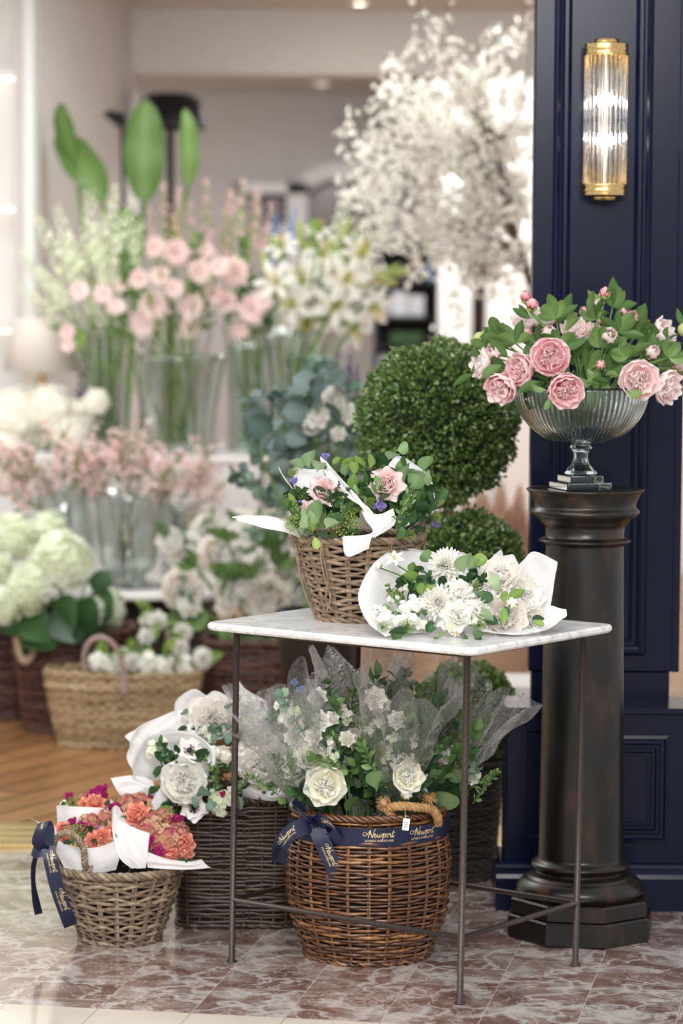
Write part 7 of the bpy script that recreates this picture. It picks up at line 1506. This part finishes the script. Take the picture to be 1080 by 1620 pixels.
# dark shelves of goods
dsx = at(588, 500, 16.6).x; dex = at(692, 500, 16.6).x; dsh = thing('display_shelves', (dsx, 16.6, 0), 'dark open shelves of pale boxes and bottles in the back of the shop', 'shelves'); wds = dex - dsx
DKB = plain('dark_shelf_wood', '#1c1714', .5); ztop = zat(385, 16.6)
mb = MB(); boxmb(mb, (0, .3, 0), (wds, .34, ztop)); boxmb(mb, (0, 0, 0), (.02, .3, ztop)); boxmb(mb, (wds - .02, 0, 0), (wds, .3, ztop)); mb.obj('cabinet_body', DKB, dsh, smooth=False)
for v in (386, 445, 500, 545, 590, 640, 700):
    mb = MB(); z9 = zat(v, 16.6); boxmb(mb, (.02, 0, z9 - .02), (wds - .02, .3, z9)); mb.obj('shelf', DKB, dsh, smooth=False)
WB = plain('pale_box', '#e4e2e4', .5, var=.03)
for (x, v, w_, h_, nm, mt_) in [(600, 500, 12, 26, 'gift_box', WB), (628, 500, 13, 36, 'gift_box', WB), (655, 500, 12, 30, 'gift_box', WB), (676, 445, 5, 22, 'bottle', plain('blue_bottle', '#7aa6e8', .3)), (610, 445, 14, 18, 'gift_box', plain('brown_box', '#7a5644', .6)), (640, 445, 12, 24, 'gift_box', plain('grey_box', '#6c6664', .6)), (612, 590, 16, 26, 'gift_box', WB), (650, 590, 12, 22, 'gift_box', plain('peach_box', '#e0b08c', .6)), (668, 590, 9, 30, 'gift_box', WB), (620, 640, 18, 24, 'gift_box', WB), (655, 640, 12, 20, 'gift_box', WB), (640, 545, 26, 18, 'gift_box', plain('green_box', '#3f5a34', .6))]:
    z9 = zat(v, 16.6); c_ = at(x, v, 16.7).x; colr = {'pale_box': 'white', 'blue_bottle': 'blue', 'brown_box': 'brown', 'grey_box': 'grey', 'peach_box': 'peach', 'green_box': 'green'}[mt_.name.split('.')[0]]
    lab = '%s %s on the dark back shelves' % (colr, 'bottle' if nm == 'bottle' else 'gift box'); kw = dict(label=lab, cat='bottle' if nm == 'bottle' else 'box')
    if colr == 'white': kw['group'] = 'white boxes on the dark back shelves'
    if nm == 'bottle': mb = MB(); lathe(mb, [(.001, 0), (m(w_, 16.6), 0), (m(w_, 16.6), .09), (m(w_ * .4, 16.6), .11), (m(w_ * .4, 16.6), m(h_ * 2, 16.6)), (.001, m(h_ * 2, 16.6))], 16); o = mb.obj(nm, mt_, None, **kw); o.location = (c_, 16.72, z9)
    else: o = box(nm, (-m(w_, 16.6), -.08, 0), (m(w_, 16.6), .08, m(h_, 16.6) * 1.1), mt_, None, .004, **kw); o.location = (c_, 16.74, z9 + .0005)
# white partition, curtain and wall behind the tree
box('wall_partition', (at(690, 400, 15.5).x, 15.5, 0), (at(742, 400, 15.5).x, 15.7, 2.6), WHITEW, **S)
mb = MB(); cxs = at(753, 400, 15.6).x; a = np.linspace(-1, 1, 60); cu_ = m(13, 15.6)
V = [(cxs + q * cu_, 15.62 + .012 * math.sin(q * 22), z) for z in (0.02, zat(392, 15.6)) for q in a]; mb.add(V, [[k, k + 1, 60 + k + 1, 60 + k] for k in range(59)], .5, .5)
V = [(x, y + .02, z) for x, y, z in V]; mb.add(V, [[k, 60 + k, 60 + k + 1, k + 1] for k in range(59)], .5, .5)
mb.obj('curtain', plain('brown_curtain', '#5a443f', .8), None, label='narrow brown curtain hanging between the white partition and wall', cat='curtain')
box('wall_partition_far', (at(765, 400, 15.5).x, 15.5, 0), (2.6, 15.7, 2.6), plain('warm_white_wall', '#eae4dd', .7, var=.02), **S)
# downlights and camera
for (x, v, zc, lb) in ((130, 3, 2.75, 'round ceiling downlight at the upper left corner of the shop'), (559, 4, 2.75, 'round ceiling downlight at the top centre of the shop'), (500, 132, 2.60, 'round downlight in the lower ceiling above the back wall')):
    p = fl(x, v, zc - .004); d_ = thing('ceiling_downlight', p, lb, 'ceiling light'); R_ = m(19, p.y)
    mb = MB(); lathe(mb, [(.001, 0), (R_ * .8, 0)], 32, c=(0, 0, -.003)); mb.obj('lens', LAMPW, d_); mb = MB(); lathe(mb, [(R_ * .8, -.004), (R_ * .9, -.010), (R_, 0), (R_, .006)], 32); mb.obj('trim_ring', WHITEW, d_)
p = fl(75, 24, 2.75); cmr = thing('security_camera', p, 'small black dome security camera on the shop ceiling', 'security camera')
mb = MB(); lathe(mb, [(.001, 0), (.03, 0), (.03, -.015), (.001, -.016)], 20); mb.obj('mount', WHITEW, cmr); mb = MB(); sphere(mb, (0, 0, -.022), .024, 14, 10); mb.obj('dome', BLACKP, cmr)
# bench, pampas, block on the floor right of the topiary
box('low_bench', (at(700, 760, 12.4).x, 12.2, 0.0), (at(795, 760, 12.4).x, 12.6, zat(747, 12.3)), WHITEW, None, .01, label='long white bench top seen between the topiary and the navy pilaster', cat='bench')
box('white_block', (at(806, 1100, 9.5).x, 9.4, 0), (at(900, 1100, 9.5).x, 9.7, zat(1080, 9.45)), WHITEW, None, .004, label='low white block on the wood floor just left of the navy pilaster', cat='block')
def plume(sd):
    rg = np.random.RandomState(sd); mb = MB()
    for k in range(420):
        f = rg.rand(); z = f; w = .17 * math.sin(PI * min(1, f * .9 + .12)) ** .8; a = rg.rand() * 2 * PI; p = np.array([0, 0, z]); q = p + np.array([math.cos(a) * w, math.sin(a) * w, .16 + .06 * rg.rand()])
        mid = (p + q) / 2 + np.array([math.cos(a) * w * .2, math.sin(a) * w * .2, .02]); d_ = .014
        s_ = np.array([-math.sin(a), math.cos(a), 0]) * d_; mb.add([p - s_ * .3, p + s_ * .3, mid + s_, mid - s_, q], [[0, 1, 2, 3]], [0, 0, .5, .5, 1]); mb.F[3].append(np.array([[mb.n - 2, mb.n - 3, mb.n - 1]])); mb.MI[3].append(np.zeros(1))
    return mk('plume', mb, P_PAMPAS)
PLM = [plume(s) for s in range(2)]
pvx = at(790, 900, 10.3).x
mb = MB(); lathe(mb, [(.001, 0), (.09, 0), (.13, .2), (.09, .45), (.07, .5), (.06, .5), (.08, .44), (.001, .02)], 32); o = mb.obj('floor_vase', plain('sand_ceramic', '#b8957c', .6), None, label='sand coloured floor vase of pampas grass beyond the topiary', cat='vase'); o.location = (pvx, 10.3, 0)
for (x0, y0, x1, y1) in [(770, 915, 735, 790), (780, 915, 760, 780), (795, 915, 790, 775), (810, 915, 820, 780), (825, 915, 850, 790), (785, 930, 775, 820), (805, 930, 815, 830), (760, 930, 730, 830), (820, 930, 840, 840), (795, 940, 800, 850), (775, 945, 765, 870), (815, 950, 830, 880)]:
    bstem('pampas_stem', [('plume', CHOICE(PLM))], (Vector((pvx, 10.3, .1)), .03), x0, y0, 10.3 + rnd.uniform(-.1, .1), math.hypot(x1 - x0, y1 - y0), dirpx(x0, y0, x1, y1), 'blush pampas plume beyond the topiary', 'dried grass', 'pampas plumes', mat=BARK)
# blossom tree
TY2 = 10.9; tx0 = at(850, 520, TY2).x
tree = thing('blossom_tree', (tx0 + .12, TY2, 0), 'tall tree with a brown trunk and clouds of white blossom left of the navy pilaster', 'tree')
I = tree.matrix_basis.inverted(); br_ = MB(); bs_ = MB(); rg = np.random.RandomState(5)
trunk = catmull([(0, 0, .35), (-.06, 0, 1.0), tuple(I @ at(842, 470, TY2)), tuple(I @ at(812, 380, TY2)), tuple(I @ at(790, 300, TY2)), tuple(I @ at(770, 200, TY2))], 30)
tube(br_, trunk, np.linspace(.024, .010, 30), 8)
tg = [(620, 110), (650, 70), (700, 80), (750, 100), (800, 60), (820, 120), (560, 180), (600, 220), (640, 190), (690, 160), (740, 180), (790, 170), (830, 200), (580, 280), (620, 300), (660, 260), (710, 240), (760, 250), (810, 260), (540, 320), (600, 340), (650, 340), (700, 310), (750, 320), (800, 330), (680, 380), (740, 380), (790, 390), (620, 380), (560, 230), (720, 130), (670, 120), (770, 60), (820, 320), (690, 210), (640, 400), (700, 400), (590, 130), (770, 400), (655, 300), (735, 280), (785, 220), (625, 250), (715, 345), (820, 390), (760, 430), (680, 340), (590, 390), (560, 300), (830, 60), (640, 130), (720, 420), (660, 420), (545, 230), (600, 90), (690, 70)]
for (x, y) in tg:
    T_ = np.array(I @ at(x, y, TY2 + rnd.uniform(-.45, .45))); s0 = trunk[rg.randint(14, 30)]; md = (s0 + T_) / 2 + rg.uniform(-.04, .04, 3); B_ = catmull([s0, md, T_], 14); B_[:, 2] = np.minimum(B_[:, 2], 2.42); tube(br_, B_, np.linspace(.0045, .0016, 14), 5)
    for q in range(5):
        b0 = B_[rg.randint(6, 14)]; e = b0 + rg.normal(0, .10, 3); tube(br_, [b0, (b0 + e) / 2, e], .0016, 4)
        for _ in range(17):
            f = rg.rand(); p = b0 + (e - b0) * f + rg.normal(0, .022, 3); floret(bs_, npM(TRS(p, rg.normal(0, 1, 3), 1., 0)), rg.rand(), 5, rg.uniform(.010, .017), dome=-20)
br_.obj('trunk_and_branches', BARK, tree); bs_.obj('blossom', P_WHITE, tree, kind='stuff')
mb = MB(); lathe(mb, [(.001, 0), (.16, 0), (.2, .38), (.21, .4), (.19, .4), (.15, .02), (.001, .02)], 32); mb.obj('pot', BLACKP, tree)
mb = MB(); lathe(mb, [(.001, .36), (.185, .36)], 32); mb.obj('soil', MATS['soil'], tree)

# ================================================================== each repeat gets its own label from where it sits among its likes
def px_of(p):
    v = Vector(p) - Vector((0, 0, CAMH)); cp, sp = math.cos(PITCH), math.sin(PITCH); z = v.y * cp - v.z * sp; y = v.y * sp + v.z * cp
    return 540 + FPX * v.x / z, 810 - FPX * y / z
def head_of(o):
    best = None
    for ch in o.children:
        if ch.name.split('.')[0] in ('stem', 'leaf', 'stems'): continue
        best = ch; break
    if best is None: best = o.children[0] if o.children else o
    return (o.matrix_basis @ best.matrix_local).translation
ORD = ['leftmost', 'second from left', 'third from left', 'fourth from left', 'fifth from left', 'sixth from left', 'seventh from left', 'eighth from left', 'ninth from left', 'tenth from left']
def relabel():
    by = {}
    for o in COL.objects:
        if o.parent is None and o.get('label'): by.setdefault(o['label'], []).append(o)
    for lab, os_ in by.items():
        if len(os_) < 2: continue
        P = {o.name: px_of(head_of(o)) for o in os_}; n = len(os_)
        nr = 1 if n <= 6 else 2 if n <= 12 else 3 if n <= 21 else 4
        names = {1: [''], 2: ['upper row', 'lower row'], 3: ['top row', 'middle row', 'bottom row'], 4: ['top row', 'second row', 'third row', 'bottom row']}[nr]
        srt = sorted(os_, key=lambda o: P[o.name][1]); k = 0
        for r in range(nr):
            cnt = n // nr + (1 if r < n % nr else 0); row = sorted(srt[k:k + cnt], key=lambda o: P[o.name][0]); k += cnt
            for i, o in enumerate(row):
                w = 'rightmost' if i == cnt - 1 and cnt > 1 else ORD[i]
                o['label'] = lab + ', ' + w + (' in the ' + names[r] if names[r] else '')
relabel()
